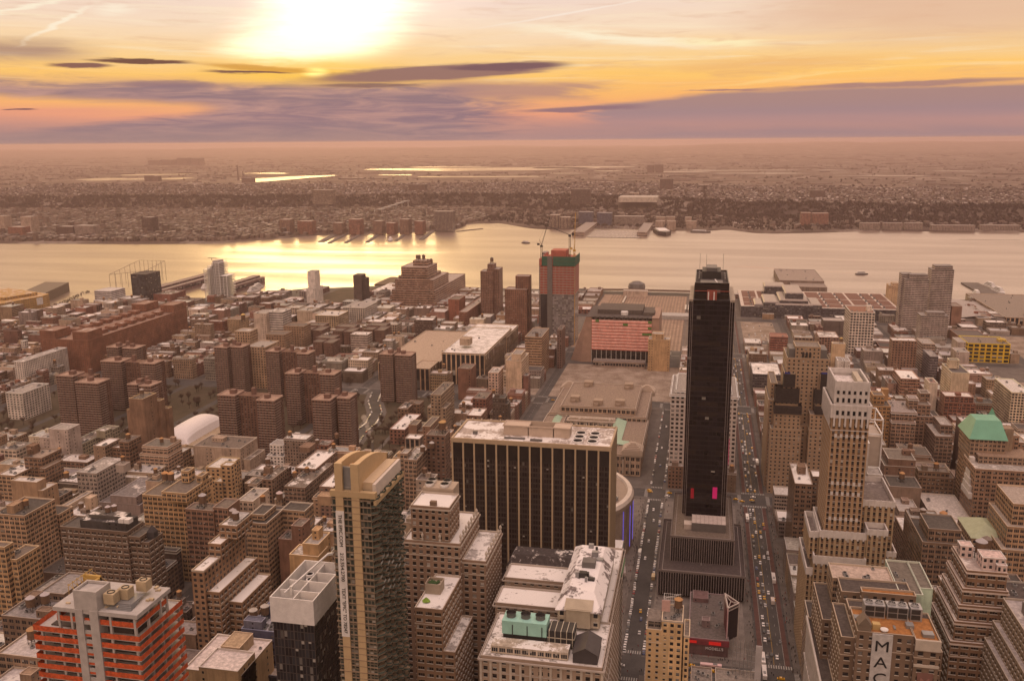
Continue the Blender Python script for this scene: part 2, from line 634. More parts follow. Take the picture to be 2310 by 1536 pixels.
def ground_mat(name, a, b_, scale=.04, rough=.95, detail=6):
    m, b = material(name)
    pos = node('ShaderNodeNewGeometry').outputs['Position']
    n = noise(pos, scale, detail, .62)
    n2 = noise(pos, scale * 9, 4, .6)
    lk(mix((n * .65 + n2 * .35).sm(.32, .68), (*a, 1), (*b_, 1)), b.inputs['Base Color'])
    b.inputs['Roughness'].default_value = rough
    b.inputs['Specular IOR Level'].default_value = .2
    return m


ASPH = asphalt()
PAVE = ground_mat('pavement_flags', (.10, .088, .08), (.17, .152, .14), .1)
LAWN = ground_mat('winter_lawn', (.055, .047, .030), (.095, .072, .05), .05)
DIRT = ground_mat('construction_dirt', (.16, .115, .085), (.36, .30, .25), .05)
BALLAST = ground_mat('track_ballast', (.25, .18, .135), (.38, .28, .215), .06)
PLAZA = ground_mat('plaza_stone', (.15, .13, .12), (.24, .21, .19), .15)
BUSLANE = ground_mat('red_bus_lane', (.085, .048, .043), (.13, .07, .06), .2)
LINE = plain('road_paint', (.42, .40, .38), .7, var=.25, scale=.8)
YLINE = plain('yellow_road_paint', (.55, .33, .04), .7)


def water_mat(name, sc=1.0):
    m, b = material(name)
    pos = node('ShaderNodeNewGeometry').outputs['Position']
    x, y, z = sepxyz(pos)
    w1 = noise(comb(x * .008 * sc, y * .03 * sc), 1., 4, .6, .5)
    w2 = noise(comb(x * .05 * sc, y * .11 * sc), 1., 4, .65, .3)
    w3 = noise(comb(x * .0011, y * .009), 1., 3, .5, .6)
    bmp = node('ShaderNodeBump')
    bmp.inputs['Strength'].default_value = .55
    bmp.inputs['Distance'].default_value = 1.5
    lk(w1 * 1.1 + w2 * .55, bmp.inputs['Height'])
    b.inputs['Base Color'].default_value = (.16, .11, .085, 1)
    lk(.30 + w3.sm(.35, .7) * .14, b.inputs['Roughness'])
    b.inputs['IOR'].default_value = 1.9
    b.inputs['Specular IOR Level'].default_value = .9
    lk(bmp.outputs[0], b.inputs['Normal'])
    return m


WATER = water_mat('river_water')


def sheet(name, pts, z, mat, kind='structure', label=None):
    m = MB()
    m.quad([(p[0], p[1], z) for p in pts])
    return tag(m.build(name, mat), label, None, None, kind)


# Manhattan: one asphalt sheet to the sea wall, block pavements standing on it as kerbed slabs
SHORE = [(1700, 1962), (300, 1962), (-690, 1962), (-880, 1880), (-985, 1775), (-1105, 1650), (-1265, 1570), (-1295, 1450), (-1500, 1330), (-2600, 950)]
m = MB()
land = [(-2600, -600), (1700, -600)] + SHORE
m.quad([(x, y, 0) for x, y in land])
for p, q in zip(SHORE, SHORE[1:]):
    m.wall(q, p, -3, 0)
tag(m.build('street_asphalt', ASPH), kind='structure')
m = MB()
m.quad([(-14000, 600, -1.6), (9000, 600, -1.6), (9000, 6500, -1.6), (-14000, 6500, -1.6)])
tag(m.build('river_water', WATER), kind='structure')
m = MB()
BLOCKS = []
avs = sorted(AV)
for n in range(9, 46):
    for a in avs[:-1]:
        x0, x1 = ST[n] + HALF(n), ST[n + 1] - HALF(n + 1)
        y0, y1 = AV[a] + 15, AV[a + 1] - 15
        if a == 11:
            y1 = 1915
        if not any(in_view(x, y, z, .1) for x in (x0, x1) for y in (y0, y1) for z in (0, 40)):
            continue
        if x0 < -690:
            y1 = min(y1, 1535 + (x0 + 1270) * .74)
            if y1 < y0 + 25:
                continue
        if -860 < x0 < -265 and a == 8 or (n in (31, 32) and a in (9, 10)) or (n in (30, 31, 32, 33) and a in (10, 11) and n in (31, 32)):
            if not (n == 30 and a == 8):
                BLOCKS.append((n, a, x0, x1, y0, y1, False))
                continue
        BLOCKS.append((n, a, x0, x1, y0, y1, True))
        e = 4.2 if n not in (33, 34) else 5
        m.box(x0 - e + 1, x1 + e - 1, y0 - 5, y1 + 5, 0, .16)
tag(m.build('pavement', PAVE), kind='structure')

# park superblock with its winding street
sheet('lawn', [(-838, 826), (-300, 826), (-300, 1078), (-838, 1078)], .03, LAWN)
CURVE = [(-352, 800), (-362, 868), (-371, 928), (-371, 962), (-380, 1005), (-401, 1050), (-411, 1091)]


def ribbon(name, line, w, z, mat, kind='structure'):
    m = MB()
    pts = [Vector((p[0], p[1], 0)) for p in line]
    L, R_ = [], []
    for i, p in enumerate(pts):
        d = (pts[min(i + 1, len(pts) - 1)] - pts[max(i - 1, 0)]).normalized()
        nrm = Vector((-d.y, d.x, 0)) * (w / 2)
        L.append(p + nrm)
        R_.append(p - nrm)
    for i in range(len(pts) - 1):
        m.quad([(R_[i].x, R_[i].y, z), (R_[i + 1].x, R_[i + 1].y, z), (L[i + 1].x, L[i + 1].y, z), (L[i].x, L[i].y, z)])
    return tag(m.build(name, mat), kind=kind)


ribbon('path', CURVE, 24, .045, PAVE)
ribbon('road', CURVE, 14, .055, ASPH)
for ln in ([(-440, 880), (-425, 905), (-400, 925), (-385, 925)], [(-425, 905), (-430, 960), (-455, 985)], [(-470, 860), (-520, 930), (-600, 940)],
           [(-500, 1060), (-480, 1000), (-455, 985)], [(-640, 850), (-650, 960), (-700, 1040)], [(-330, 860), (-335, 960), (-350, 1060)], [(-330, 1000), (-310, 930), (-300, 900)]):
    ribbon('path', ln, 4.5, .05, PAVE)
for n in (24, 25, 26, 28):
    ribbon('road', [(ST[n], 821), (ST[n], 1080)], 9, .06, ASPH)
# plaza round the arena, rail yard, cleared sites
sheet('plaza', [(-185, 535), (-44, 535), (-44, 789), (-185, 789)], .17, PLAZA)
sheet('plaza', [(-25, 535), (36, 535), (36, 789), (-25, 789)], .175, PLAZA)
sheet('railway_ballast', [(-262, 1402), (22, 1402), (22, 1655), (-262, 1655)], .05, BALLAST)
sheet('railway_ballast', [(-262, 1688), (22, 1688), (22, 1915), (-262, 1915)], .05, BALLAST)
sheet('cleared_ground', [(-188, 1112), (22, 1112), (22, 1292), (-188, 1292)], .19, DIRT)
for x0, x1, y0, y1 in ((70, 125, 1500, 1655), (150, 205, 1400, 1490), (230, 300, 1690, 1720), (300, 365, 1400, 1480), (146, 205, 1120, 1175), (385, 440, 1120, 1290), (70, 120, 1400, 1470),
                       (-760, -690, 1400, 1430), (-268, -205, 1115, 1150), (470, 535, 1300, 1600)):
    sheet('cleared_ground', [(x0, y0), (x1, y0), (x1, y1), (x0, y1)], .2, DIRT)
RUST = plain('rusty_rail', (.14, .085, .06), .6)
m = MB()
for i in range(34):
    x = -182 + i * 5.9
    for s in (-.8, .8):
        m.box(x + s - .35, x + s + .35, 1404, 1913, .05, .35, lid=True)
tag(m.build('railway_track', RUST), kind='structure')
# lines painted on the carriageways
m, my, mr = MB(), MB(), MB()


def dashes(x, y0, y1, w=.25, ln=3., gap=6., mm=None):
    y = y0
    while y < y1:
        (mm or m).quad([(x - w, y, .012), (x + w, y, .012), (x + w, min(y + ln, y1), .012), (x - w, min(y + ln, y1), .012)])
        y += ln + gap


for a in (6, 7, 8, 9, 10):
    y0, y1 = AV[a] + 17, AV[a + 1] - 17
    for dx_ in (-6.2, 6.2):
        dashes(53 + dx_, y0, y1, .10, 400, 1)
    dashes(53 - .3, y0, y1, .09, 400, 1, my)
    dashes(53 - 3.2, y0, y1, .09, 3, 9)
    dashes(53 + 3.2, y0, y1, .09, 3, 9)
    for dx_ in (-7.9, 7.9):
        mr.quad([(53 + dx_ - 1.5, y0, .008), (53 + dx_ + 1.5, y0, .008), (53 + dx_ + 1.5, y1, .008), (53 + dx_ - 1.5, y1, .008)])
    for n in (31, 32, 35, 36, 29, 28):
        dashes(ST[n], y0, y1, .15)
    for n in (28, 29, 30, 31, 32, 33, 34, 35, 36, 37):
        hw = 7 if n != 34 else 10
        for yy in (AV[a] - 17, AV[a] + 13.5):
            x = ST[n] - hw
            while x < ST[n] + hw:
                m.quad([(x, yy, .013), (x + .7, yy, .013), (x + .7, yy + 3.6, .013), (x, yy + 3.6, .013)])
                x += 1.5
        for sx in (-1, 1):
            y = AV[a] - 10
            while y < AV[a] + 10:
                xx = ST[n] + sx * (hw + 2.5)
                m.quad([(xx - 1.6, y, .013), (xx + 1.6, y, .013), (xx + 1.6, y + .7, .013), (xx - 1.6, y + .7, .013)])
                y += 1.5
for a in (7, 8, 9):
    for k in (-3.3, 3.3):
        for n in range(24, 38):
            x = ST[n] + 12
            while x < ST[n + 1] - 12:
                m.quad([(x, AV[a] + k - .07, .012), (x + 3, AV[a] + k - .07, .012), (x + 3, AV[a] + k + .07, .012), (x, AV[a] + k + .07, .012)])
                x += 9
tag(m.build('road_marking', LINE), kind='structure')
tag(my.build('road_marking', YLINE), kind='structure')
tag(mr.build('bus_lane', BUSLANE), kind='structure')

# ------------------------------------------------------------------ the far bank
NJ = [(-5200, 2500), (-3400, 2560), (-2296, 2627), (-2098, 2654), (-1834, 2676), (-1574, 2725), (-1456, 2866), (-1335, 3032), (-1109, 3141), (-923, 3248), (-935, 3400), (-945, 3522), (-796, 3580),
      (-631, 3371), (-560, 3345), (-475, 3338), (-430, 3400), (-281, 3400), (-185, 3340), (19, 3365), (82, 3424), (171, 3303), (240, 3290), (413, 3350), (634, 3442), (1077, 3433), (2200, 3480), (5000, 3700)]
CLIFF = [(-6000, 3900), (-3485, 4018), (-2098, 4152), (-1266, 4385), (-385, 4250), (197, 3873), (1164, 3760), (3000, 3850), (6000, 4000)]


def interp(tab, r):
    "y on the polyline along the ray x = r * y"
    for (xa, ya), (xb, yb) in zip(tab, tab[1:]):
        da, db = xa - r * ya, xb - r * yb
        if da <= 0 <= db or db <= 0 <= da:
            t = da / (da - db) if da != db else 0
            return ya + (yb - ya) * t
    return tab[0][1] if r < 0 else tab[-1][1]


def at_x(tab, x):
    for (xa, ya), (xb, yb) in zip(tab, tab[1:]):
        if xa <= x <= xb:
            return ya + (yb - ya) * (x - xa) / (xb - xa)
    return tab[0][1] if x < tab[0][0] else tab[-1][1]


def sstep(a, b, v):
    t = max(0., min(1., (v - a) / (b - a)))
    return t * t * (3 - 2 * t)


def wavy(x, y):
    return math.sin(x * .0031 + y * .0017) + .6 * math.sin(x * .0073 - y * .0041 + 1.3) + .4 * math.sin(x * .017 + y * .013)


def terrain(x, y):
    c = at_x(CLIFF, x) + 40 * wavy(x, 0)
    h = 2.2 + 46 * sstep(c, c + 190, y) * (1 - .93 * sstep(c + 1300, c + 2700, y)) + wavy(x, y) * 2.2 * sstep(c, c + 500, y) * (1 - sstep(c + 1300, c + 2700, y))
    h += (34 + 9 * wavy(x * .4, y * .3)) * sstep(14500, 18000, y) + (78 + 16 * wavy(x * .22, 4)) * sstep(20000, 24500 + 500 * wavy(x * .1, 0), y)
    h += (55 + 22 * wavy(x * .12, 9)) * sstep(-3000, 5000, x) * sstep(24000, 29000, y)
    return h


def far_land():
    m, b = material('far_land')
    pos = node('ShaderNodeNewGeometry').outputs['Position']
    x, y, z = sepxyz(pos)
    n = noise(pos, .0022, 7, .65)
    n2 = noise(comb(x * .004, y * .0016), 1., 6, .7)
    n3 = noise(pos, .02, 5, .65)
    c = mix(n.sm(.38, .62), (.070, .052, .045, 1), (.135, .105, .085, 1))
    c = mix((n2 + n3 * .2).sm(.62, .72) * .8, c, (.26, .22, .19, 1))
    c = mix(n3.sm(.5, .75) * .6, c, (.05, .038, .034, 1))
    lk(c, b.inputs['Base Color'])
    b.inputs['Roughness'].default_value = .95
    b.inputs['Specular IOR Level'].default_value = .1
    return m


LAND = far_land()
ys = [0, 6, 40, 90, 150, 220, 300, 380, 460, 540, 620, 700, 780, 860, 940, 1020, 1110, 1200, 1300, 1450, 1600, 1800, 2000, 2300, 2600, 3000, 3600, 4300, 5200, 6400, 8000, 9600, 11000, 12500, 14000, 15500, 16500, 17500, 18500,
      19500, 20500, 21500, 22500, 23500, 24500, 25500, 26500, 28000, 29500, 31500]
m = MB()
rs = np.linspace(-1.35, .95, 330)
grid = []
for r in rs:
    s0 = interp(NJ, r)
    col = []
    for i, dyy in enumerate(ys):
        y = s0 + dyy
        x = r * y
        z = -2.6 if i == 0 else 1.4 if i == 1 else terrain(x, y)
        col.append((x, y, z))
    grid.append(col)
me = bpy.data.meshes.new('far_bank_land')
vs = [p for c in grid for p in c]
k = len(ys)
fs = [(a * k + i, (a + 1) * k + i, (a + 1) * k + i + 1, a * k + i + 1) for a in range(len(rs) - 1) for i in range(k - 1)]
me.from_pydata(vs, [], fs)
me.materials.append(LAND)
me.polygons.foreach_set('use_smooth', np.ones(len(fs), dtype=bool))
tag(put('far_bank_land', me), kind='structure')
# marsh creeks and ponds in the meadows
POND = water_mat('pond_water', .5)


def pond(cx, cy, wx, wy, z=3.6, seed=0, n=26):
    rr = random.Random(seed)
    ph = [rr.uniform(0, 6.28) for _ in range(3)]
    pts = []
    for i in range(n):
        a = 2 * math.pi * i / n
        q = 1 + .22 * math.sin(2 * a + ph[0]) + .15 * math.sin(3 * a + ph[1]) + .1 * math.sin(5 * a + ph[2])
        pts.append((cx + math.cos(a) * wx * q, cy + math.sin(a) * wy * q))
    sheet('pond_water', pts, z + 4.5, POND)


PONDS = []
for i, a in enumerate([(-3700, 7700, 240, 280), (-2500, 10300, 900, 330), (-1500, 10900, 500, 200), (-3100, 11200, 350, 120), (-5250, 7500, 260, 160), (-4750, 7650, 160, 90), (-1000, 9600, 160, 45), (100, 9750, 330, 70), (650, 9800, 200, 55),
                       (1240, 9750, 120, 40), (2300, 9450, 190, 35), (-300, 9300, 260, 60), (-4500, 9000, 200, 70), (-2900, 8500, 120, 60), (-1900, 8100, 420, 70), (-5600, 8600, 300, 90), (3000, 8400, 260, 40),
                       (1500, 8300, 300, 35), (-1400, 8900, 200, 50), (500, 8900, 420, 40)]):
    pond(a[0], a[1], a[2] * 1.15, a[3] * 2.1, seed=i)
    PONDS.append((a[0], a[1], a[2] * 1.5, a[3] * 2.6))

# ------------------------------------------------------------------ air
m = MB()
m.box(-45000, 38000, -3000, 37000, -5.5, 330, lid=True, bottom=True)
hz = bpy.data.materials.new('haze')
hz.use_nodes = True
N.tree = hz.node_tree
N.tree.nodes.clear()
pv = node('ShaderNodeVolumePrincipled')
pv.inputs['Color'].default_value = (.73, .565, .60, 1)
pv.inputs['Density'].default_value = 5.2e-5
pv.inputs['Density Attribute'].default_value = ''
pv.inputs['Anisotropy'].default_value = .45
lk(pv.outputs[0], node('ShaderNodeOutputMaterial').inputs['Volume'])
haze = tag(m.build('haze', hz), 'warm evening haze over the city and river', kind='stuff')
haze.display_type = 'WIRE'

sheet('lawn', [(-800, 1680), (-700, 1690), (-700, 1925), (-790, 1895)], .2, LAWN)
sheet('shore_road', [(-1262, 1540), (-1246, 1535), (-870, 1845), (-690, 1925), (-690, 1945), (-880, 1862)], .03, ASPH)
# ================================================================== BUILDING KIT
LANDM = []          # footprints taken by the buildings placed by hand
TAKEN = []
HEROES = []         # near faces that must stay in sight over the street fill


def ring(mb, x0, x1, y0, y1, z0, z1, t=.45, out=0., mat=0):
    "hollow rectangular ring: outer skin, top, inner skin"
    X0, X1, Y0, Y1 = x0 - out, x1 + out, y0 - out, y1 + out
    a, b, c, d = X0 + t, X1 - t, Y0 + t, Y1 - t
    o = [(X0, Y0), (X1, Y0), (X1, Y1), (X0, Y1)]
    i = [(a, c), (b, c), (b, d), (a, d)]
    for k in range(4):
        p, q, r, s = o[k], o[(k + 1) % 4], i[(k + 1) % 4], i[k]
        mb.wall(p, q, z0, z1, mat=mat)
        mb.wall(r, s, z0, z1, mat=mat)
        mb.quad([(*p, z1), (*q, z1), (*r, z1), (*s, z1)], None, mat)
        if out:
            mb.quad([(*q, z0), (*p, z0), (*s, z0), (*r, z0)], None, mat)


_m = MB()
_m.quad([(-.5, 0, -.5), (.5, 0, -.5), (.5, 0, .5), (-.5, 0, .5)], [(0, 0), (1, 0), (1, 1), (0, 1)])
PANE_ME = {k: _m.mesh('window', k) for k in (PANE, PANE3, PANER)}
_m = MB()
_m.lathe(0, 0, [(1.85, 0), (1.9, .3), (1.9, 3.9), (1.86, 4.)], 14)
TANK_ME = _m.mesh('water_tank', TANKWOOD)
_m = MB()
_m.lathe(0, 0, [(2.1, 3.95), (2.05, 4.1), (1.0, 4.8), (.12, 5.35)], 14)
CAP_ME = _m.mesh('tank_cap', TANKCAP)
_m = MB()
for sx in (-1.3, 1.3):
    for sy in (-1.3, 1.3):
        _m.bar((sx, sy, -2.6), (sx, sy, 0), .13)
    _m.bar((sx, -1.3, -2.4), (sx, 1.3, -.2), .07)
    _m.bar((-1.3, sx, -2.4), (1.3, sx, -.2), .07)
    _m.bar((sx, -1.9, -.1), (sx, 1.9, -.1), .16)
STAND_ME = _m.mesh('tank_stand', DARK)
_m = MB()
_m.box(-.5, .5, -.5, .5, 0, .8)
_m.lathe(0, 0, [(.36, .8), (.38, .95), (.30, .95), (.28, .82)], 10, mat=1)
UNIT_ME = _m.mesh('air_conditioner', [METAL, DARK])
_m = MB()
_m.box(-.5, .5, -.5, .5, 0, 1)
BOX_ME = _m.mesh('roof_hatch', PAINT)
CAPCOL = [(.42, .22, .09), (.40, .36, .34), (.46, .26, .12), (.20, .12, .08)]


def water_tank(par, x, y, z, s=1., col=None, full=True):
    t = put('water_tank', TANK_ME, par, None, (x, y, z + 2.6 * s), RND.random() * 6, (s, s, s))
    put('tank_cap', CAP_ME, t, col or RND.choice(CAPCOL))
    if full:
        put('tank_stand', STAND_ME, t)
    return t


def bulkhead(par, x0, x1, y0, y1, z0, z1, col, roof=(.2, .18, .17), mat='sparse'):
    m = MB()
    m.box(x0, x1, y0, y1, z0, z1, 0, 3., 3.2, lid=False)
    m.quad([(x0 + .1, y0 + .1, z1 - .25), (x1 - .1, y0 + .1, z1 - .25), (x1 - .1, y1 - .1, z1 - .25), (x0 + .1, y1 - .1, z1 - .25)], None, 1)
    o = m.build('roof_bulkhead', [FAC[mat], ROOF_CLEAN], par, col)
    m = MB()
    ring(m, x0, x1, y0, y1, z1, z1 + .14, .35, .08)
    put('coping', m.mesh('coping', COPING), o, tuple(min(.75, c * 1.5 + .08) for c in col[:3]))
    return o


def geo_wall(mb, p, q, z0, z1, nb, nf, win, panes, depth=.38, mat=0, trim=None, skip=None):
    "wall with real openings: piers, spandrels and reveals; collects a pane for each opening"
    p, q = Vector((p[0], p[1], 0)), Vector((q[0], q[1], 0))
    d = q - p
    L = d.length
    d.normalize()
    nin = Vector((-d.y, d.x, 0))          # into the building
    ang = math.atan2(d.y, d.x)
    bw, fh = L / nb, (z1 - z0) / nf
    a, b, c, e = win

    def W(u, z, k=0.):
        v = p + d * u + nin * k
        return (v.x, v.y, z)

    def strip(u0, u1, za, zb):
        mb.quad([W(u0, za), W(u1, za), W(u1, zb), W(u0, zb)], [(u0 / 4, za / 4), (u1 / 4, za / 4), (u1 / 4, zb / 4), (u0 / 4, zb / 4)], mat)

    for j in range(nf):
        zb = z0 + j * fh
        zc, zd = zb + c * fh, zb + e * fh
        strip(0, L, zb, zc)
        strip(0, L, zd, zb + fh)
        u = 0.
        for i in range(nb):
            if skip and skip(i, j):
                continue
            ua, ub = i * bw + a * bw, i * bw + b * bw
            strip(u, ua, zc, zd)
            u = ub
            mb.quad([W(ua, zc), W(ub, zc), W(ub, zc, depth), W(ua, zc, depth)], None, trim if trim is not None else mat)
            mb.quad([W(ua, zd, depth), W(ub, zd, depth), W(ub, zd), W(ua, zd)], None, mat)
            mb.quad([W(ua, zc), W(ua, zc, depth), W(ua, zd, depth), W(ua, zd)], None, mat)
            mb.quad([W(ub, zc, depth), W(ub, zc), W(ub, zd), W(ub, zd, depth)], None, mat)
            m_ = W((ua + ub) / 2, (zc + zd) / 2, depth)
            panes.append((m_, ang, ub - ua, zd - zc))
            if trim is not None:      # projecting sill
                k = .14
                s0, s1, h = ua - .12, ub + .12, .2
                mb.quad([W(s0, zc, -k), W(s1, zc, -k), W(s1, zc), W(s0, zc)], None, trim)
                mb.quad([W(s0, zc - h, -k), W(s1, zc - h, -k), W(s1, zc, -k), W(s0, zc, -k)], None, trim)
        strip(u, L, zc, zd)


def spawn_panes(par, panes, mat=None, cap=100):
    mat = mat or PANE
    "the hundred windows that show largest are parts of their own"
    def key(pn):
        d = Vector(pn[0]) - Vector((0, 0, CAM_H))
        n = Vector((math.sin(pn[1]), -math.cos(pn[1]), 0))
        vis = in_view(*pn[0], 0.)
        return (0 if vis else 1, -pn[2] * pn[3] * max(.01, -d.normalized().dot(n)) / d.length_squared)
    panes = sorted(panes, key=key)
    for c, ang, w, h in panes[:cap]:
        put('window', PANE_ME[mat], par, (.5, .5, .5), c, ang, (w, 1, h))
    if panes[cap:]:
        m = MB()
        for c, ang, w, h in panes[cap:]:
            e = Vector((math.cos(ang), math.sin(ang), 0)) * (w / 2)
            c = Vector(c)
            z = Vector((0, 0, h / 2))
            m.quad([tuple(c - e - z), tuple(c + e - z), tuple(c + e + z), tuple(c - e + z)], [(0, 0), (1, 0), (1, 1), (0, 1)])
        tag(m.build('window', mat, par), kind='stuff')


WALLPLAIN = plain('masonry_plain', None, .88, var=.2, scale=.12)
TRIM = plain('stone_trim', (.50, .44, .38), .85)
TRIMW = plain('white_terracotta', (.60, .56, .55), .8)
BRONZE = plain('dark_spandrel', (.055, .045, .04), .6)


def building(kind, label, cat, tiers, style='punch', wall=(.3, .22, .16), roof=(.16, .14, .13), bay=4., fl=3.6, coping=None, tanks=(), bulks=(), units=0, snow=0, geo=None, side=None,
             group=None, loc_cat=None, par_h=.9, skin=None, cornice=None, reserve=True, blank=(), trimmat=TRIM):
    """one building: an Empty with wall, roof and parapet (one of each per setback), and its rooftop pieces.
    tiers: (x0, x1, y0, y1, z0, z1); geo: dict of real window openings for the east face and the side that shows"""
    x0 = min(t[0] for t in tiers)
    x1 = max(t[1] for t in tiers)
    y0 = min(t[2] for t in tiers)
    y1 = max(t[3] for t in tiers)
    root = empty(kind, label, cat, ((x0 + x1) / 2, (y0 + y1) / 2, 0), 0, group)
    inv = Vector(root.location)
    hold = empty_shift(root)
    if reserve:
        TAKEN.append((x0, x1, y0, y1))
        HEROES.append((x0, x1, y0, max(t[5] for t in tiers)))
    left = (x0 + x1) / 2 < 0
    coping = coping or tuple(min(.8, c * 1.35 + .10) for c in wall[:3])
    wall = (wall[0] * 1.0, wall[1] * .90, wall[2] * .84) if max(wall) < .55 else (wall[0], wall[1] * .96, wall[2] * .93)
    panes = []
    wm = MB()
    for n_, t in enumerate(tiers):
        a, b, c, d, e, f = t[:6]
        st = t[6] if len(t) > 6 else None
        f2 = f + par_h
        if geo and st != 'plain':
            bw, fh, win = geo['bay'], geo['fl'], geo['win']
            nf = max(1, round((f - e) / fh))
            nbx, nby = max(1, round((b - a) / bw)), max(1, round((d - c) / bw))
            geo_wall(wm, (a, c), (b, c), e, f, nbx, nf, win, panes, mat=0, trim=2)
            if left:
                geo_wall(wm, (b, c), (b, d), e, f, nby, nf, win, panes, mat=0, trim=2)
                wm.wall((a, d), (a, c), e, f, 0, nby, 0, nf, 1)
            else:
                geo_wall(wm, (a, d), (a, c), e, f, nby, nf, win, panes, mat=0, trim=2)
                wm.wall((b, c), (b, d), e, f, 0, nby, 0, nf, 1)
            wm.wall((b, d), (a, d), e, f, 0, nbx, 0, nf, 1)
            for p, q in (((a, c), (b, c)), ((b, c), (b, d)), ((b, d), (a, d)), ((a, d), (a, c))):
                wm.wall(p, q, f, f2, mat=0)
        else:
            k = 0 if st != 'plain' else 1
            sides = [k, k, k, k]
            for s_ in blank:
                sides[s_] = 1
            wm.box(a, b, c, d, e, f, 0, bay, fl, lid=False, mats=sides)
            for p, q in (((a, c), (b, c)), ((b, c), (b, d)), ((b, d), (a, d)), ((a, d), (a, c))):
                wm.wall(p, q, f, f2, mat=2)
        rm = MB()
        rm.quad([(a + .05, c + .05, f), (b - .05, c + .05, f), (b - .05, d - .05, f), (a + .05, d - .05, f)])
        put('roof', rm.mesh('roof', (ROOF_CLEAN, ROOF, ROOF_SNOW)[snow]), hold, roof)
        pm = MB()
        ring(pm, a, b, c, d, f2, f2 + .16, .5, .12)
        for p, q in (((a, c), (b, c)), ((b, c), (b, d)), ((b, d), (a, d)), ((a, d), (a, c))):
            ex = .3
            P = lambda v: (min(max(v[0], a + ex), b - ex), min(max(v[1], c + ex), d - ex))
            pm.wall(P(q), P(p), f, f2)
        if geo and st != 'plain' and f - e > 30:
            for zz in (e + geo['fl'] * 3, f - geo['fl'] * 2):
                sm_c = MB()
                ring(sm_c, a, b, c, d, zz - .25, zz + .2, .2, .22)
                put('string_course', sm_c.mesh('string_course', COPING), hold, coping)
        if cornice and st != 'plain':
            ring(pm, a, b, c, d, f - 1.1, f - .25, .3, cornice)
        put('parapet', pm.mesh('parapet', COPING), hold, coping)
    mats = [FAC[style] if not geo else WALLPLAIN, FAC['sparse'] if not geo else FAC['punch'], WALLPLAIN if not geo else trimmat]
    if skin:
        mats[0] = skin
    wm.build('wall', mats, hold, wall)
    if panes:
        spawn_panes(hold, panes, geo.get('pane'))
    for bk in bulks:
        bulkhead(hold, *bk, wall if RND.random() < .7 else tuple(c * .8 + .06 for c in wall))
    for tk in tanks:
        water_tank(hold, *tk)
    zt = max(tiers, key=lambda t: (t[1] - t[0]) * (t[3] - t[2]) * (1 if t[5] > 3 else 0))
    for i in range(units):
        s = RND.uniform(1.2, 2.6)
        a, b, c, d, e, f = zt[:6]
        if b - a > 6 and d - c > 6:
            put('air_conditioner', UNIT_ME, hold, None, (RND.uniform(a + 2, b - 2), RND.uniform(c + 2, d - 2), f), 0, (s, s * RND.uniform(.8, 1.8), s * .9))
    return root


def empty_shift(root):
    "parts are modelled in world coordinates; this keeps them in place under an Empty that stands elsewhere"
    class H:
        pass
    root['_'] = 0
    del root['_']
    SHIFT[root.name] = Vector(root.location)
    return root


SHIFT = {}
_put = put


def put(name, me, parent=None, col=None, loc=None, rz=0., scale=None):
    o = _put(name, me, parent, col, loc, rz, scale)
    if parent is not None and parent.name in SHIFT:
        o.location = Vector(o.location) - SHIFT[parent.name]
    return o
# ================================================================== THE NEAR BUILDINGS
TAN, TAN2, BRN, DBR, RED, GRY, WHT, CRM = (.36, .27, .19), (.42, .31, .19), (.21, .145, .105), (.125, .092, .075), (.24, .11, .08), (.28, .26, .25), (.64, .61, .60), (.50, .42, .34)
TAR, LRF, BRF, SRF = (.085, .075, .07), (.34, .31, .29), (.17, .14, .12), (.55, .52, .50)


def text(body, size, mat, par, mtx, name='lettering', ext=.12, sx=1.):
    c = bpy.data.curves.new(name, 'FONT')
    c.body = body
    c.size = size
    c.extrude = ext
    c.align_x = 'CENTER'
    c.align_y = 'CENTER'
    c.materials.append(mat)
    c.resolution_u = 3
    tmp = bpy.data.objects.new(name, c)
    COL.objects.link(tmp)
    me = bpy.data.meshes.new_from_object(tmp.evaluated_get(bpy.context.evaluated_depsgraph_get()))
    bpy.data.objects.remove(tmp)
    bpy.data.curves.remove(c)
    me.name = name
    o = bpy.data.objects.new(name, me)
    COL.objects.link(o)
    o.matrix_world = mtx @ Matrix.Diagonal((sx, 1, 1, 1))
    if par is not None:
        o.parent = par
        if par.name in SHIFT:
            o.location = Vector(o.location) - SHIFT[par.name]
    return o


def face_east(x, y, z, spin=0.):
    "letters standing on a wall that faces the viewer (towards -Y)"
    return Matrix.Translation((x, y, z)) @ Matrix.Rotation(math.pi / 2, 4, 'X') @ Matrix.Rotation(spin, 4, 'Z')


INK = plain('black_letter_paint', (.015, .015, .017), .6)
CREAM = plain('cream_precast', None, .8, var=.10, scale=.3)

# ---- slim glass tower with two masonry stripes and an arched crown
root = empty('glass_apartment_tower', 'slim glass apartment tower with two tan stripes and a lettered banner', 'apartment tower', (-141, 360, 0))
hold = empty_shift(root)
TAKEN.append((-153, -129, 340, 380))
CT = facade('tower_curtain', (.05, .95, .14, .93), 2, sill=False, glass=(.02, .026, .024), blind=.22, band=.12, bandcol=.8)
m = MB()
m.box(-151.2, -133.6, 342, 378.6, 0, 175, 0, 3.2, 3.05, top=0)
m.build('wall', [CT], hold, (.20, .17, .13))
zig = []
yy = 342.6
k = 0
while yy < 377:
    zig.append((-131.0 - (1.9 if k % 2 else 0), yy))
    yy += 2.9
    zig.append((-131.0 - (1.9 if k % 2 else 0), yy))
    yy += .8
    k += 1
SLABM, rail = plain('balcony_slab', (.27, .20, .14), .8), plain('greenish_rail_glass', (.085, .115, .10), .15, spec=.5)
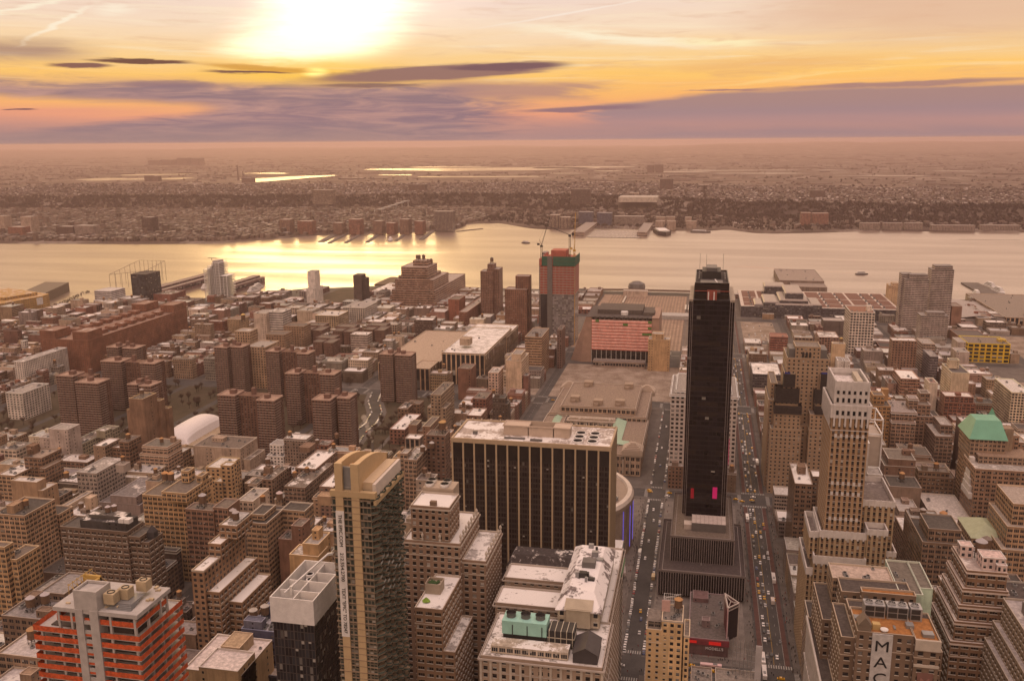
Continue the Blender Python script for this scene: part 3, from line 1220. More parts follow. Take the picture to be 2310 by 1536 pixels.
for f in range(58):
    z = f * 3.0 + 1.0
    m = MB()
    ph = (f % 5) * .55
    out = [(-151.4, 341.0 + .3 * (f % 2)), (-133.2, 341.0)] + [(x + (.7 if (f + i // 2) % 4 == 0 else 0), min(y + ph, 378.4)) for i, (x, y) in enumerate(zig)] + [(-133.2, 378.6), (-151.4, 378.6)]
    m.prism(out, z - .11, z + .11)
    for (xa, ya), (xb, yb) in zip(out[1:-2], out[2:-1]):
        m.wall((xa + .03, ya), (xb + .03, yb), z + .16, z + 1.1, mat=1)
    m.build('balcony', [SLABM, rail], hold)
for sx0, sx1 in ((-149.1, -145.7), (-141.9, -138.4)):
    m = MB()
    m.box(sx0, sx1, 341.2, 342.4, 0, 188)
    m.build('stripe', CREAM, hold, (.50, .37, .22))
# crown: two long walls with arched tops, closed at the back
for xa, xb, nm in ((-149.1, -146.6, 0), (-140.9, -138.4, 1)):
    m = MB()
    npt = 14
    top = []
    for i in range(npt + 1):
        t = i / npt
        top.append((342.4 + t * 35.6, 187.9 - 7.2 * t + 2.2 * math.sin(t * math.pi)))
    for (ya, za), (yb, zb) in zip(top, top[1:]):
        m.wall((xb, ya), (xb, yb), 175, 175)
        m.quad([(xb, ya, 175), (xb, yb, 175), (xb, yb, zb), (xb, ya, za)])
        m.quad([(xa, yb, 175), (xa, ya, 175), (xa, ya, za), (xa, yb, zb)])
        m.quad([(xa, ya, za), (xb, ya, za), (xb, yb, zb), (xa, yb, zb)])
    m.wall((xa, 342.4), (xb, 342.4), 175, 187.9)
    m.build('crown_wall', CREAM, hold, (.56, .40, .235))
m = MB()
m.box(-149.1, -138.4, 376.9, 378.2, 175, 180.7)
m.build('crown_wall', CREAM, hold, (.56, .40, .235))
m = MB()
m.quad([(-146.6, 343, 177), (-140.9, 343, 177), (-140.9, 377, 177), (-146.6, 377, 177)])
m.build('roof', ROOF_SNOW, hold, LRF)
m = MB()
m.box(-146.4, -141.1, 343.2, 344, 175, 186)
m.build('crown_screen', METAL, hold)
m = MB()
m.lathe(-143.7, 348.6, [(2.6, 177), (2.6, 183.4), (2.8, 183.5), (1.9, 184.8), (.2, 186)], 18, mats=[0, 1, 1, 1])
m.build('water_tank', [TANKWOOD, plain('ochre_tank_cap', (.42, .24, .11), .85)], hold)
m = MB()
m.box(-138.4, -133.8, 346, 376, 175, 178.6)
m.build('penthouse', CREAM, hold, (.55, .43, .30))
m = MB()
m.box(-133.8, -132.4, 345, 378, 172.5, 178.2)
m.build('screen_wall', CREAM, hold, (.62, .55, .50))
m = MB()
m.box(-151.6, -131.2, 341.0, 343.4, 173.2, 175.8)
m.box(-132.2, -131, 341.4, 378, 170.2, 172.2)
m.build('terrace_parapet', CREAM, hold, (.46, .34, .20))
m = MB()
m.bar((-143, 371, 177), (-143, 371, 188), (.6, .5), n=8)
m.build('flue_pipe', STEEL, hold)
m = MB()
m.box(-149.3, -145.6, 340.9, 341.15, 108, 166.8, 0)
ban = m.build('banner', WHITE, hold)
for body, zc, w in (('THE EPIC.COM', 157.9, 14.6), ('212.554.2700', 141.0, 13.4), ('TEXT "EPIC" TO 78247', 120.5, 21.5)):
    t = text(body, 2.2, INK, hold, face_east(-147.45, 340.85, zc, -math.pi / 2), sx=1.)
    bpy.context.view_layer.update()
    t.scale = (w / max(.1, t.dimensions[0]), 1, 1)

# ---- white screened crown on a dark glass hotel
root = empty('dark_glass_hotel', 'dark glass hotel under an open white walled roof crown', 'hotel', (-174, 363, 0))
hold = empty_shift(root)
TAKEN.append((-186, -163, 342, 384))
CG = facade('hotel_curtain', (.03, .97, .05, .95), 3, sill=False, glass=(.014, .015, .018), blind=.16)
m = MB()
m.box(-184, -164.2, 345, 381.5, 0, 109.5, 0, 5, 4.2)
m.build('wall', CG, hold, (.07, .055, .052))
m = MB()
ring(m, -184.6, -163.6, 344.3, 382, 109.5, 121.5, .5)
for y in (353.5, 363, 372):
    m.box(-184 if y != 372 else -174, -164, y, y + .5, 112, 120.6)
m.box(-174.6, -174.1, 345, 382, 112, 120.4)
crown = m.build('crown_screen', WHITE, hold)
m = MB()
m.quad([(-184, 344.8, 112.5), (-164.2, 344.8, 112.5), (-164.2, 381.5, 112.5), (-184, 381.5, 112.5)])
m.build('roof', ROOF, hold, (.40, .36, .34))
m = MB()
m.bar((-180, 350, 121), (-172, 381, 126), .5)
m.bar((-178, 353, 119), (-178, 353, 123), .9)
m.bar((-172, 381, 126), (-171, 384, 125), .8)
m.build('cleaning_crane', WHITE, hold)
for x, y in ((-179.5, 376), (-177, 371)):
    m = MB()
    m.lathe(x, y, [(2.0, 112.5), (2.0, 117.5), (1.5, 117.6), (1.4, 116.5)], 14, mats=[0, 0, 1, 1])
    m.build('cooling_fan', [WHITE, DARK], hold)
m = MB()
m.lathe(-169, 348.6, [(3.2, 112.5), (3.2, 116.5), (.2, 117.4)], 18, mats=[0, 1, 1])
m.build('water_tank', [TANKWOOD, MATS['ochre_tank_cap']], hold)
m = MB()
m.box(-172, -166, 374, 378, 112.5, 116)
m.build('air_handler', METAL, hold)

# ---- concrete frame tower wrapped in orange netting
root = empty('netted_construction_tower', 'unfinished concrete tower with bright orange safety netting on every floor', 'construction site', (-222, 300, 0))
hold = empty_shift(root)
TAKEN.append((-258, -200, 276, 312))
ORANGE = plain('orange_netting', (.66, .12, .04), .85, var=.45, scale=.9)
FRESH = plain('fresh_concrete', (.46, .43, .42), .85, var=.2, scale=.3)
for f in range(-1, 22):
    z = 142.6 - 4.05 * (f + 1) if f >= 0 else 144.4
    xa, xb, ya, yb = (-240.5, -206, 280, 301) if f < 1 else (-251.5 + .0 * f, -205 , 279.5, 309)
    if f < 0:
        continue
    if f == 0:
        z = 139.8
    m = MB()
    m.box(xa, xb, ya, yb, z - .32, z, bottom=True)
    sl = m.build('floor_slab', FRESH, hold)
    m = MB()
    h = 2.25
    sg = 9
    pts = [(xa, ya)] + [(xa + (xb - xa) * i / sg, ya - .04 - .12 * (i % 2)) for i in range(1, sg)] + [(xb, ya), (xb + .1, (ya * 2 + yb) / 3), (xb - .02, (ya + 2 * yb) / 3), (xb, yb)]
    for p, q in zip(pts, pts[1:]):
        hz_ = z + h - RND.random() * .25
        m.quad([(p[0], p[1], z + .03), (q[0], q[1], z + .03), (q[0], q[1], hz_), (p[0], p[1], z + h)])
        m.quad([(q[0], q[1] + .05, z + .03), (p[0], p[1] + .05, z + .03), (p[0], p[1] + .05, z + h), (q[0], q[1] + .05, hz_)])
    m.wall((xa, yb), (xa, ya), z + .03, z + h)
    put('safety_net', m.mesh('safety_net', ORANGE), sl, None)
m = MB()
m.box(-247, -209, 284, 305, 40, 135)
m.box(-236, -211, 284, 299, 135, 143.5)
m.build('interior_shade_box', plain('shaded_interior', (.075, .06, .055), .9), hold)  # added dark box; shade between the open floors is put into its colour
for x, y in [(-239.6, 280.3), (-234, 280.3), (-217, 280.2), (-206.6, 280.2), (-206.4, 288), (-206.3, 296), (-206.3, 300.5)]:
    m = MB()
    m.box(x - .45, x + .45, y - .45, y + .45, 40, 144)
    m.build('column', FRESH, hold)
for x, y in [(-248, 280.3), (-206.3, 308)]:
    m = MB()
    m.box(x - .45, x + .45, y - .45, y + .45, 40, 135.7)
    m.build('column', FRESH, hold)
m = MB()
m.box(-241.5, -205, 279.4, 302, 143.9, 145.6, bottom=True)
m.build('roof_slab', FRESH, hold)
m = MB()
for a, b in ((-231.5, -228.2), (-225.2, -221.5)):
    m.box(a, b, 278.9, 286, 40, 145.6)
for f in range(20):
    m.box(-228.2, -225.2, 279.3, 280, 141 - 4.05 * f - 1.4, 141 - 4.05 * f)
m.box(-228.2, -225.2, 283, 286, 40, 143)
m.box(-231.5, -221.5, 279.2, 288, 145.6, 152.6, lid=False)
ring(m, -231.5, -221.5, 279.2, 288, 152.6, 153.6, .6)
m.quad([(-231, 279.6, 152.4), (-222, 279.6, 152.4), (-222, 287.6, 152.4), (-231, 287.6, 152.4)])
m.build('stair_core', FRESH, hold)
PLY = plain('plywood', (.50, .40, .27), .85, var=.25)
for x, y, z in ((-218.5, 284, 147.4), (-215.4, 288.5, 147.4), (-211.8, 295, 147.8)):
    m = MB()
    m.box(x - 2.2, x + 2.2, y - 2, y + 2, z, z + 4.2)
    m.lathe(x, y, [(1.45, z + 4.2), (1.5, z + 4.5), (1.2, z + 4.5), (1.15, z + 3.9)], 16, mats=[1, 1, 1, 1])
    m.build('cooling_unit', [PLY, DARK], hold)
m = MB()
for i in range(5):
    m.box(-219.5 + i * .5, -209 - i * .3, 281.5 + i * .6, 283 + i * 2.4, 145.6 + i * .34, 145.85 + i * .34)
m.build('steel_stack', METAL, hold)
m = MB()
rr = random.Random(3)
for i in range(26):
    x, y = rr.uniform(-240, -207), rr.uniform(282, 300)
    m.box(x, x + rr.uniform(.4, 2), y, y + rr.uniform(.4, 2), 145.6, 145.6 + rr.uniform(.3, 1.2))
tag(m.build('building_material', PLY, hold), kind='stuff')
SCAF = plain('yellow_formwork', (.50, .33, .10), .8)
m = MB()
for i in range(6):
    m.bar((-243, 291 + i * 2.6, 128), (-243, 291 + i * 2.6, 149), .12)
    m.bar((-236 + i * .3, 291 + i * 2.6, 144), (-243, 291 + i * 2.6, 149), .1)
    m.bar((-250, 291 + i * 2.6, 134), (-243, 291 + i * 2.6, 144), .1)
for k_ in range(5):
    m.bar((-243, 291, 130 + k_ * 4.6), (-243, 306, 130 + k_ * 4.6), .14)
m.box(-244, -236, 301, 302, 145, 148)
m.box(-237, -236, 291, 302, 145.6, 147.4)
m.build('formwork_scaffold', SCAF, hold)

# ---- hotel with snow dusted hipped roof and a turquoise cooling tower
CORN = (.44, .38, .34)
root = building('grand_hotel', 'cream stone hotel with snow dusted hipped roof and turquoise cooling tower', 'hotel',
                [(-96, -38.5, 378, 419, 0, 82), (-62, -40, 419, 506, 0, 82), (-101.5, -62, 433, 452, 0, 79.5), (-102.5, -62, 461, 479, 0, 80), (-106, -40, 487.5, 506.5, 0, 74)],
                wall=(.37, .31, .26), roof=(.30, .27, .25), snow=2, geo=dict(bay=4.6, fl=3.7, win=(.26, .74, .22, .80)), cornice=1.3, coping=CORN, trimmat=TRIM)
hold = root
m = MB()
m.box(-64.5, -43.4, 411, 482, 83.5, 92.5, 0, 4.6, 4.2, lid=False)
att = m.build('attic_wall', [FAC['punch']], hold, (.40, .34, .27))
m = MB()
a, b, c, d, z0, z1 = -65.6, -42.4, 409.8, 483, 92.5, 98.2
r0, r1 = -60.5, -47.5
m.quad([(a, c, z0), (b, c, z0), (r1, 421, z1), (r0, 421, z1)])
m.quad([(b, c, z0), (b, d, z0), (r1, 474, z1), (r1, 421, z1)])
m.quad([(b, d, z0), (a, d, z0), (r0, 474, z1), (r1, 474, z1)])
m.quad([(a, d, z0), (a, c, z0), (r0, 421, z1), (r0, 474, z1)])
m.quad([(r0, 421, z1), (r1, 421, z1), (r1, 474, z1), (r0, 474, z1)])
m.quad([(a, d, z0 - .4), (b, d, z0 - .4), (b, c, z0 - .4), (a, c, z0 - .4)])
for p, q in (((a, c), (b, c)), ((b, c), (b, d)), ((b, d), (a, d)), ((a, d), (a, c))):
    m.wall(p, q, z0 - .4, z0)
SLATE = roof_mat('snowy_slate', .43, (.74, .71, .72))
m.build('hipped_roof', SLATE, hold, (.20, .17, .17))
m = MB()
m.box(-.55, .55, -.45, 0, 44, 81)
PIL = m.mesh('pilaster', TRIM)
for i in range(13):
    put('pilaster', PIL, root, None, (-96 + i * 57.5 / 12, 378, 0))
for z in (44, 62, 80.5):
    m = MB()
    ring(m, -96, -38.5, 378, 419, z, z + 1.1, .3, .7)
    m.build('string_course', COPING, root, CORN)
m = MB()
m.box(-60, -48, 409.2, 411.2, 84, 94.0)
m.quad([(-61, 408.6, 93.6), (-47, 408.6, 93.6), (-47, 420, 96.9), (-61, 420, 96.9)])
m.build('roof_gable', [WALLPLAIN], hold, (.42, .36, .28))
rr = random.Random(5)
for i in range(9):
    x, y = rr.uniform(-59, -50), rr.uniform(424, 472)
    w = rr.uniform(1.2, 4)
    m = MB()
    m.box(x, x + w, y, y + w * .8, 98.0, 99.0 + rr.random() * 2.2)
    m.build('roof_vent', [METAL, DARK][i % 2], hold)
m = MB()
m.box(-57, -50, 446, 452, 98, 101.5)
m.build('lift_housing', STEEL, hold)
TURQ = plain('turquoise_panel', (.30, .56, .50), .6, var=.12)
m = MB()
m.box(-88.6, -66.8, 391.5, 401.5, 87.4, 94.2, 0)
m.box(-88.2, -67.2, 392, 401, 84, 87.4, 1)
for i in range(3):
    x = -84.8 + i * 7.2
    m.box(x + 1.2, x + 1.6, 391.2, 391.6, 85, 92.5, 1)
ct = m.build('cooling_tower', [TURQ, DARK], hold)
for i in range(3):
    x = -85 + i * 7.2
    m = MB()
    m.lathe(x, 396.5, [(2.3, 94.2), (2.2, 95.2), (2.5, 96.4), (2.25, 96.4), (2.0, 95)], 20, mats=[0, 0, 1, 1, 1])
    put('fan_stack', m.mesh('fan_stack', [STEEL, DARK]), ct)
m = MB()
m.box(-66.2, -53.5, 391.5, 401, 84, 91.4)
for i in range(5):
    m.bar((-65.4 + i * 2.8, 391, 84), (-65.4 + i * 2.8, 391, 91.6), .22, 1)
    m.bar((-65.4 + i * 2.8, 391, 91.5), (-65.4 + i * 2.8, 401, 91.5), .22, 1)
m.box(-66.4, -53.3, 391.3, 401.2, 87.6, 88, 1)
m.build('chiller', [DARK, plain('pale_pipe', (.5, .46, .38), .6)], hold)
m = MB()
m.box(-52.6, -41, 381, 397, 82.4, 87.2)
m.quad([(-52.6, 381, 87.2), (-41, 381, 87.2), (-46.8, 381, 90.2)])
m.quad([(-41, 397, 87.2), (-52.6, 397, 87.2), (-46.8, 397, 90.2)])
m.quad([(-53, 380.6, 87), (-46.8, 380.6, 90.3), (-46.8, 397.4, 90.3), (-53, 397.4, 87)])
m.quad([(-46.8, 380.6, 90.3), (-40.6, 380.6, 87), (-40.6, 397.4, 87), (-46.8, 397.4, 90.3)])
m.build('gabled_penthouse', plain('dark_sheet_metal', (.062, .055, .058), .6), hold)
m = MB()
m.box(-92, -55, 382, 390, 82.4, 86.2, 0, 3.6, 3.6, top=1)
m.build('roof_gallery', [FAC['loft'], ROOF_SNOW], hold, (.40, .34, .28))
m = MB()
z0, z1 = 75, 80.5
m.quad([(-107, 486.8, z0), (-39, 486.8, z0), (-42, 492, z1), (-104, 492, z1)])
m.quad([(-39, 486.8, z0), (-39, 507, z0), (-42, 503, z1), (-42, 492, z1)])
m.quad([(-39, 507, z0), (-107, 507, z0), (-104, 503, z1), (-42, 503, z1)])
m.quad([(-107, 507, z0), (-107, 486.8, z0), (-104, 492, z1), (-104, 503, z1)])
m.quad([(-104, 492, z1), (-42, 492, z1), (-42, 503, z1), (-104, 503, z1)])
m.build('mansard_roof', ROOF, hold, (.06, .05, .05))
m = MB()
m.box(-40.2, -38.9, 487, 507, 74, 76.5)
m.build('green_gutter', plain('verdigris', (.13, .24, .13), .8), hold)

# ---- renaissance loft with finials and a square penthouse
root = building('stone_loft_building', 'brown stone loft with a square penthouse, finials and four roof fans', 'office building',
                [(-157, -124.5, 448, 492, 0, 104), (-124.5, -111, 452, 492, 0, 93), (-152.5, -130.5, 449.5, 470, 104.9, 124), (-160, -150, 455, 492, 0, 88)],
                wall=(.30, .225, .175), roof=(.40, .37, .36), snow=2, geo=dict(bay=4.0, fl=3.75, win=(.24, .76, .22, .78)), cornice=.8, coping=(.48, .41, .35),
                reserve=True)
hold = root
m = MB()
m.box(-152, -134, 471, 483, 104.9, 127, 0)
m.build('fan_deck', WALLPLAIN, hold, (.42, .34, .27))
for x in (-149, -140):
    for y in (474, 479.5):
        m = MB()
        m.lathe(x, y, [(2.4, 127), (2.6, 128), (2.5, 129), (2.1, 129), (2.0, 128)], 18, mats=[0, 0, 1, 1, 1])
        m.build('roof_fan', [WHITE, DARK], hold)
fin = MB()
fin.lathe(0, 0, [(.7, 0), (.7, 1.2), (.35, 1.5), (.75, 2.6), (.8, 3.4), (.3, 4.2), (.05, 4.8)], 10)
FIN_ME = fin.mesh('finial', TRIM)
for y in (451, 457, 463, 469, 475, 481, 487):
    put('finial', FIN_ME, hold, None, (-124.8, y, 105))
for x in (-156, -146, -136):
    put('finial', FIN_ME, hold, None, (x, 448.6, 105))
for y in (455, 461, 467, 473, 479, 485, 491):
    put('finial', FIN_ME, hold, None, (-111.4, y, 94))
m = MB()
m.box(-142, -138.5, 451, 453.5, 124, 127)
m.build('chimney', WALLPLAIN, hold, BRN)

# ---- slim brown office with a snowy roof terrace
root = building('brown_office_slab', 'brown brick office with a snowy roof, a green tarpaulin and a rooftop box', 'office building',
                [(-138.2, -123.6, 408.5, 446, 0, 86), (-123.6, -117.5, 409, 446, 0, 62.5)],
                wall=(.33, .235, .165), roof=(.36, .33, .32), snow=2, geo=dict(bay=4.8, fl=4.0, win=(.14, .86, .24, .70), pane=PANE3), coping=(.50, .42, .36))
hold = root
m = MB()
m.box(-140.6 + 3, -129.4, 425, 433, 86, 90.6, lid=False)
ring(m, -137.6, -129.4, 425, 433, 90.6, 91.8, .4, .1)
m.quad([(-137.2, 425.4, 90.3), (-129.8, 425.4, 90.3), (-129.8, 432.6, 90.3), (-137.2, 432.6, 90.3)])
m.build('roof_bulkhead', WALLPLAIN, hold, (.40, .33, .26))
m = MB()
rr = random.Random(8)
for i in range(7):
    x, y = -136 + i * .7, 429 + rr.uniform(-1, 1)
    m.lathe(x, y, [(.9, 90.3), (1.0, 91), (.5, 91.6), (.05, 91.9)], 7)
m.build('planter_shrub', plain('dark_evergreen', (.05, .10, .035), .9), hold)
m = MB()
for i in range(6):
    a_ = i * 1.05
    m.quad([(-134.5, 416.5, 88.8), (-134.5 + 2.3 * math.cos(a_), 416.5 + 2 * math.sin(a_), 86.2 + .5 * (i % 2)), (-134.5 + 2.3 * math.cos(a_ + 1.05), 416.5 + 2 * math.sin(a_ + 1.05), 86.2 + .5 * ((i + 1) % 2))])
m.build('tarpaulin', plain('lime_tarpaulin', (.22, .36, .05), .7), hold)

# ---- narrow brown slab stepping back along its street
root = building('stepped_brick_slab', 'narrow brown brick slab with a blank east wall, stepping up to twin tanks', 'office building',
                [(-290.5, -282.5, 450, 500, 0, 72, 'plain'), (-290.5, -281.9, 470, 500, 72, 80), (-284, -274.5, 452, 500, 0, 58), (-282, -266, 462, 500, 0, 47), (-288, -276, 480, 500, 80, 88)],
                wall=(.30, .205, .135), roof=(.30, .27, .25), snow=2, geo=dict(bay=4.6, fl=3.8, win=(.14, .86, .24, .74), pane=PANE3), coping=(.46, .37, .28),
                tanks=[(-283, 489, 88, 1.1, (.40, .36, .36)), (-279.4, 486, 88, 1.1, (.42, .38, .38))])
bulkhead(root, -284, -277, 483.5, 498.5, 88, 90, (.42, .40, .40))

# ---- broad dark brick block
root = building('dark_brick_block', 'broad dark brown brick block with a black penthouse and white roof units', 'office building',
                [(-409, -359.5, 489, 507, 0, 73), (-359.5, -346, 491, 507, 0, 66), (-359.5, -351, 489.6, 507, 66, 70)],
                wall=(.165, .125, .10), roof=(.10, .09, .085), snow=0, geo=dict(bay=4.6, fl=3.8, win=(.13, .87, .26, .72), pane=PANE3), coping=(.26, .21, .17))
hold = root
m = MB()
m.box(-396, -362, 492, 505, 73, 78.4, 0, 5, 3.2, top=1)
m.build('penthouse', [FAC['sparse'], ROOF], hold, (.06, .055, .055))
m = MB()
m.box(-392, -366, 496, 504, 78.6, 81, 0, top=1)
m.build('penthouse_upper', [WALLPLAIN, ROOF], hold, (.10, .09, .085))
for i in range(2):
    m = MB()
    m.box(-367 + i * 4.2, -363.4 + i * 4.2, 491.5, 496, 78.6, 81.4)
    m.build('air_handler', WHITE, hold)
for x, y in ((-381, 501), (-378, 503.5)):
    water_tank(hold, x, y, 79, .9, (.5, .46, .48))
m = MB()
m.quad([(-351, 497, 71), (-346, 497, 71), (-348.5, 499.5, 75.5)])
m.quad([(-346, 497, 71), (-346, 502, 71), (-348.5, 499.5, 75.5)])
m.quad([(-346, 502, 71), (-351, 502, 71), (-348.5, 499.5, 75.5)])
m.quad([(-351, 502, 71), (-351, 497, 71), (-348.5, 499.5, 75.5)])
m.box(-351, -346, 497, 502, 66.5, 71)
m.build('corner_turret', plain('slate_cone', (.05, .045, .05), .7), hold)
# ---- dark ribbed slab with tan piers on the avenue
root = empty('ribbed_office_slab', 'huge dark office slab with thin tan vertical ribs and six round roof fans', 'office building', (-108, 585, 0))
hold = empty_shift(root)
TAKEN.append((-165, -52, 558, 612))
BLK = facade('dark_ribbon_glass', (.06, .94, .30, .96), 2, sill=False, glass=(.011, .009, .010), blind=.02, rough=.5, floorvar=(.034, .022, .016, 1))
m = MB()
m.box(-160.3, -54.2, 563.4, 605, 0, 112, 0, 3.6, 3.7, lid=False)
m.build('wall', BLK, hold, (.040, .030, .027))
m = MB()
m.box(-160.3, -54.2, 563.4, 605, 112, 123.2, 0, lid=False)
m.build('upper_band', plain('smoked_panel', (.020, .016, .016), .35), hold)
m = MB()
ring(m, -161, -53.5, 562.5, 606, 123.2, 126.2, 1.2)
m.build('roof_fascia', CREAM, hold, (.42, .32, .22))
m = MB()
m.quad([(-160, 563.4, 125.2), (-54.4, 563.4, 125.2), (-54.4, 605, 125.2), (-160, 605, 125.2)])
m.build('roof', ROOF_SNOW, hold, (.40, .34, .31))
RIB = MB()
RIB.box(-.55, .55, -.55, .35, 0, 124)
RIB_ME = RIB.mesh('rib', CREAM)
for i in range(15):
    put('rib', RIB_ME, hold, (.44, .34, .23), (-160.3 + i * (106.1 / 14), 563.3, 0))
for i in range(1, 14):
    put('rib', RIB_ME, hold, (.34, .26, .18), (-54.1, 563.4 + i * 3.1, 0), math.pi / 2)
m = MB()
m.box(-128, -83, 578, 589, 125.2, 131.5, 0, lid=False)
ring(m, -128.6, -82.4, 577.4, 589.6, 131.5, 132.4, .5)
m.quad([(-128, 578, 131.9), (-111, 578, 131.9), (-111, 589, 131.9), (-128, 589, 131.9)])
m.quad([(-94, 578, 131.9), (-83, 578, 131.9), (-83, 589, 131.9), (-94, 589, 131.9)])
m.quad([(-111, 578, 127), (-94, 578, 127), (-94, 589, 127), (-111, 589, 127)], None, 1)
m.box(-111.4, -110.8, 578, 589, 125.2, 131.8)
m.box(-94.2, -93.6, 578, 589, 125.2, 131.8)
m.build('roof_penthouse', [CREAM, DARK], hold, (.50, .40, .33))
for i in range(3):
    for j in range(2):
        m = MB()
        x, y = -76.5 + j * 9.6, 571.2 + i * 8.4
        m.lathe(x, y, [(3.6, 125.2), (3.6, 126.6), (3.0, 126.6), (2.9, 125.4)], 22, mats=[0, 0, 1, 1])
        m.build('roof_fan', [WHITE, DARK], hold)
m = MB()
for i in range(16):
    m.box(-157 + i * 6.8, -156.2 + i * 6.8, 604, 604.8, 126.2, 127.4)
m.build('parapet_post', CREAM, hold, (.5, .42, .36))
m = MB()
m.box(-108, -100, 568, 570, 125.2, 126.4)
m.box(-126, -112, 570, 571.4, 125.2, 126.2)
m.box(-149, -146, 575, 577, 125.2, 127.5)
m.build('roof_duct', STEEL, hold)

# ---- round arena
root = empty('round_arena', 'round arena drum with a pale ring roof behind the ribbed slab', 'arena', (-112, 692, 0))
hold = empty_shift(root)
TAKEN.append((-182, -42, 622, 762))
DRUM = facade('drum_panel', (.03, .5, .0, 1.), 1, sill=False, glass=(.14, .10, .075), blind=0., rough=.8)
m = MB()
m.lathe(-112, 692, [(64, 0), (64, 39), (64.8, 39.2), (64.8, 42.6), (60, 43.4)], 96, mats=[0, 0, 1, 1, 1])
uv = m.uv
m.build('drum_wall', [DRUM, COPING], hold, (.20, .145, .11), smooth=False).color = (.34, .27, .22, 1)
m = MB()
m.lathe(-112, 692, [(64.6, 42.7), (63.2, 45.2), (59.8, 45.4), (59.2, 43.2)], 96)
m.build('roof_ring', plain('pale_roof_ring', (.66, .58, .52), .7), hold)
m = MB()
m.lathe(-112, 692, [(59.5, 43.2), (36, 43.4)], 96)
m.build('roof', ROOF_SNOW, hold, (.42, .38, .36))
m = MB()
m.lathe(-112, 692, [(36, 43.2), (35.4, 46.5), (20, 48.5), (.5, 49.5)], 72)
m.build('roof_cap', ROOF, hold, (.24, .20, .18))
rr = random.Random(4)
for i in range(26):
    a_ = -1.4 + i * .12
    r_ = rr.uniform(42, 55)
    put('air_handler', UNIT_ME, hold, None, (-112 + r_ * math.cos(a_), 692 + r_ * math.sin(a_), 43.3), a_, (rr.uniform(2, 5), rr.uniform(3, 7), rr.uniform(2, 4)))
GLOWB = plain('blue_light_strip', (.05, .04, .3), .5, emit=((.22, .16, 1.0), .55))
for i in range(9):
    a_ = -.85 + i * .22
    m = MB()
    x, y = -112 + 64.3 * math.cos(a_), 692 + 64.3 * math.sin(a_)
    m.box(x - .22, x + .22, y - .22, y + .22, 4, 38.5)
    m.build('light_strip', GLOWB, hold)
m = MB()
m.box(-63, -49, 618, 634, 0, 27.5, 0)
m.box(-62, -50, 619, 633, 27.5, 30, 1)
m.build('glass_entrance', [plain('dark_screen', (.012, .012, .022), .2), ROOF_SNOW], hold)

# ---- tall black tower on stepped ribbed podiums
root = empty('black_glass_tower', 'tall black glass tower rising from stepped podiums with pale vertical fins', 'office tower', (8, 690, 0))
hold = empty_shift(root)
TAKEN.append((-26, 40, 606, 770))
BG = facade('black_curtain', (.03, .97, .22, .94), 1, sill=False, glass=(.006, .005, .0065), blind=.02, rough=.3, wallvar=.3, floorvar=(.030, .022, .019, 1))
m = MB()
m.box(-5.8, 20.6, 668, 742, 38, 206, 0, 2.9, 3.8, lid=False)
m.build('core_wall', BG, hold, (.016, .013, .016))
for xa, xb, ya, yb, zt in ((-8.6, -5.8, 673, 737, 204), (20.6, 24.2, 673, 737, 204)):
    m = MB()
    m.box(xa, xb, ya, yb, 38, zt, 0, 2.9, 3.8, lid=False)
    m.box(xa - .1, xb + .1, ya - .1, yb + .1, zt, zt + 1.6, 1)
    m.build('side_wing', [BG, plain('pale_wing_roof', (.44, .37, .30), .8)], hold, (.016, .013, .016))
m = MB()
m.box(-5.0, 19.6, 672, 742, 206, 217, 0, 2.9, 3.8, lid=False)
ring(m, -5.0, 19.6, 672, 742, 217, 218.2, .7)
m.build('crown_wall', BG, hold, (.018, .014, .016))
m = MB()
m.quad([(-5.8, 668, 206), (20.6, 668, 206), (20.6, 742, 206), (-5.8, 742, 206)])
m.quad([(-4.4, 672.6, 217), (19, 672.6, 217), (19, 741, 217), (-4.4, 741, 217)])
m.build('roof', ROOF_CLEAN, hold, (.05, .043, .043))
m = MB()
m.box(-1, 15, 672, 688, 217, 217.9)
m.box(0, 14, 700, 726, 217, 222.5, 1)
m.box(3, 11, 703, 722, 222.5, 225, 0)
for x in (-2.5, 16.5):
    for y in (690, 700, 710, 720):
        m.box(x, x + 1, y, y + 4, 217, 219)
m.build('roof_plant', [STEEL, DARK], hold)
m = MB()
m.box(4, 11, 669.2, 672.6, 204, 213)
m.box(4.6, 5.4, 668.9, 669.3, 205, 212, 1)
m.box(8.6, 9.4, 668.9, 669.3, 205, 212, 1)
m.bar((-5, 669.5, 212.5), (20, 669.5, 212.5), .35, 0)
m.bar((11, 676, 218), (9.5, 690, 218), .5, 1)
m.build('red_machinery', [plain('red_oxide', (.28, .07, .05), .7), WHITE], hold)
for x, y in ((-2, 735), (3, 728), (16, 736)):
    m = MB()
    m.bar((x, y, 217), (x, y, 232), .18)
    m.build('mast', METAL, hold)
FINM = plain('pale_fin', (.40, .34, .34), .5, .3)
m = MB()
for x in (-8.7, -7.2, -5.9, 20.7, 22.4, 24.1):
    m.box(x - .13, x + .13, 672.4 if x in (-8.7, -7.2, 22.4, 24.1) else 667.7, 673.2, 38, 206)
m.build('corner_mullion', FINM, hold)
PGL = plain('podium_glass', (.012, .011, .013), .2, spec=.5)


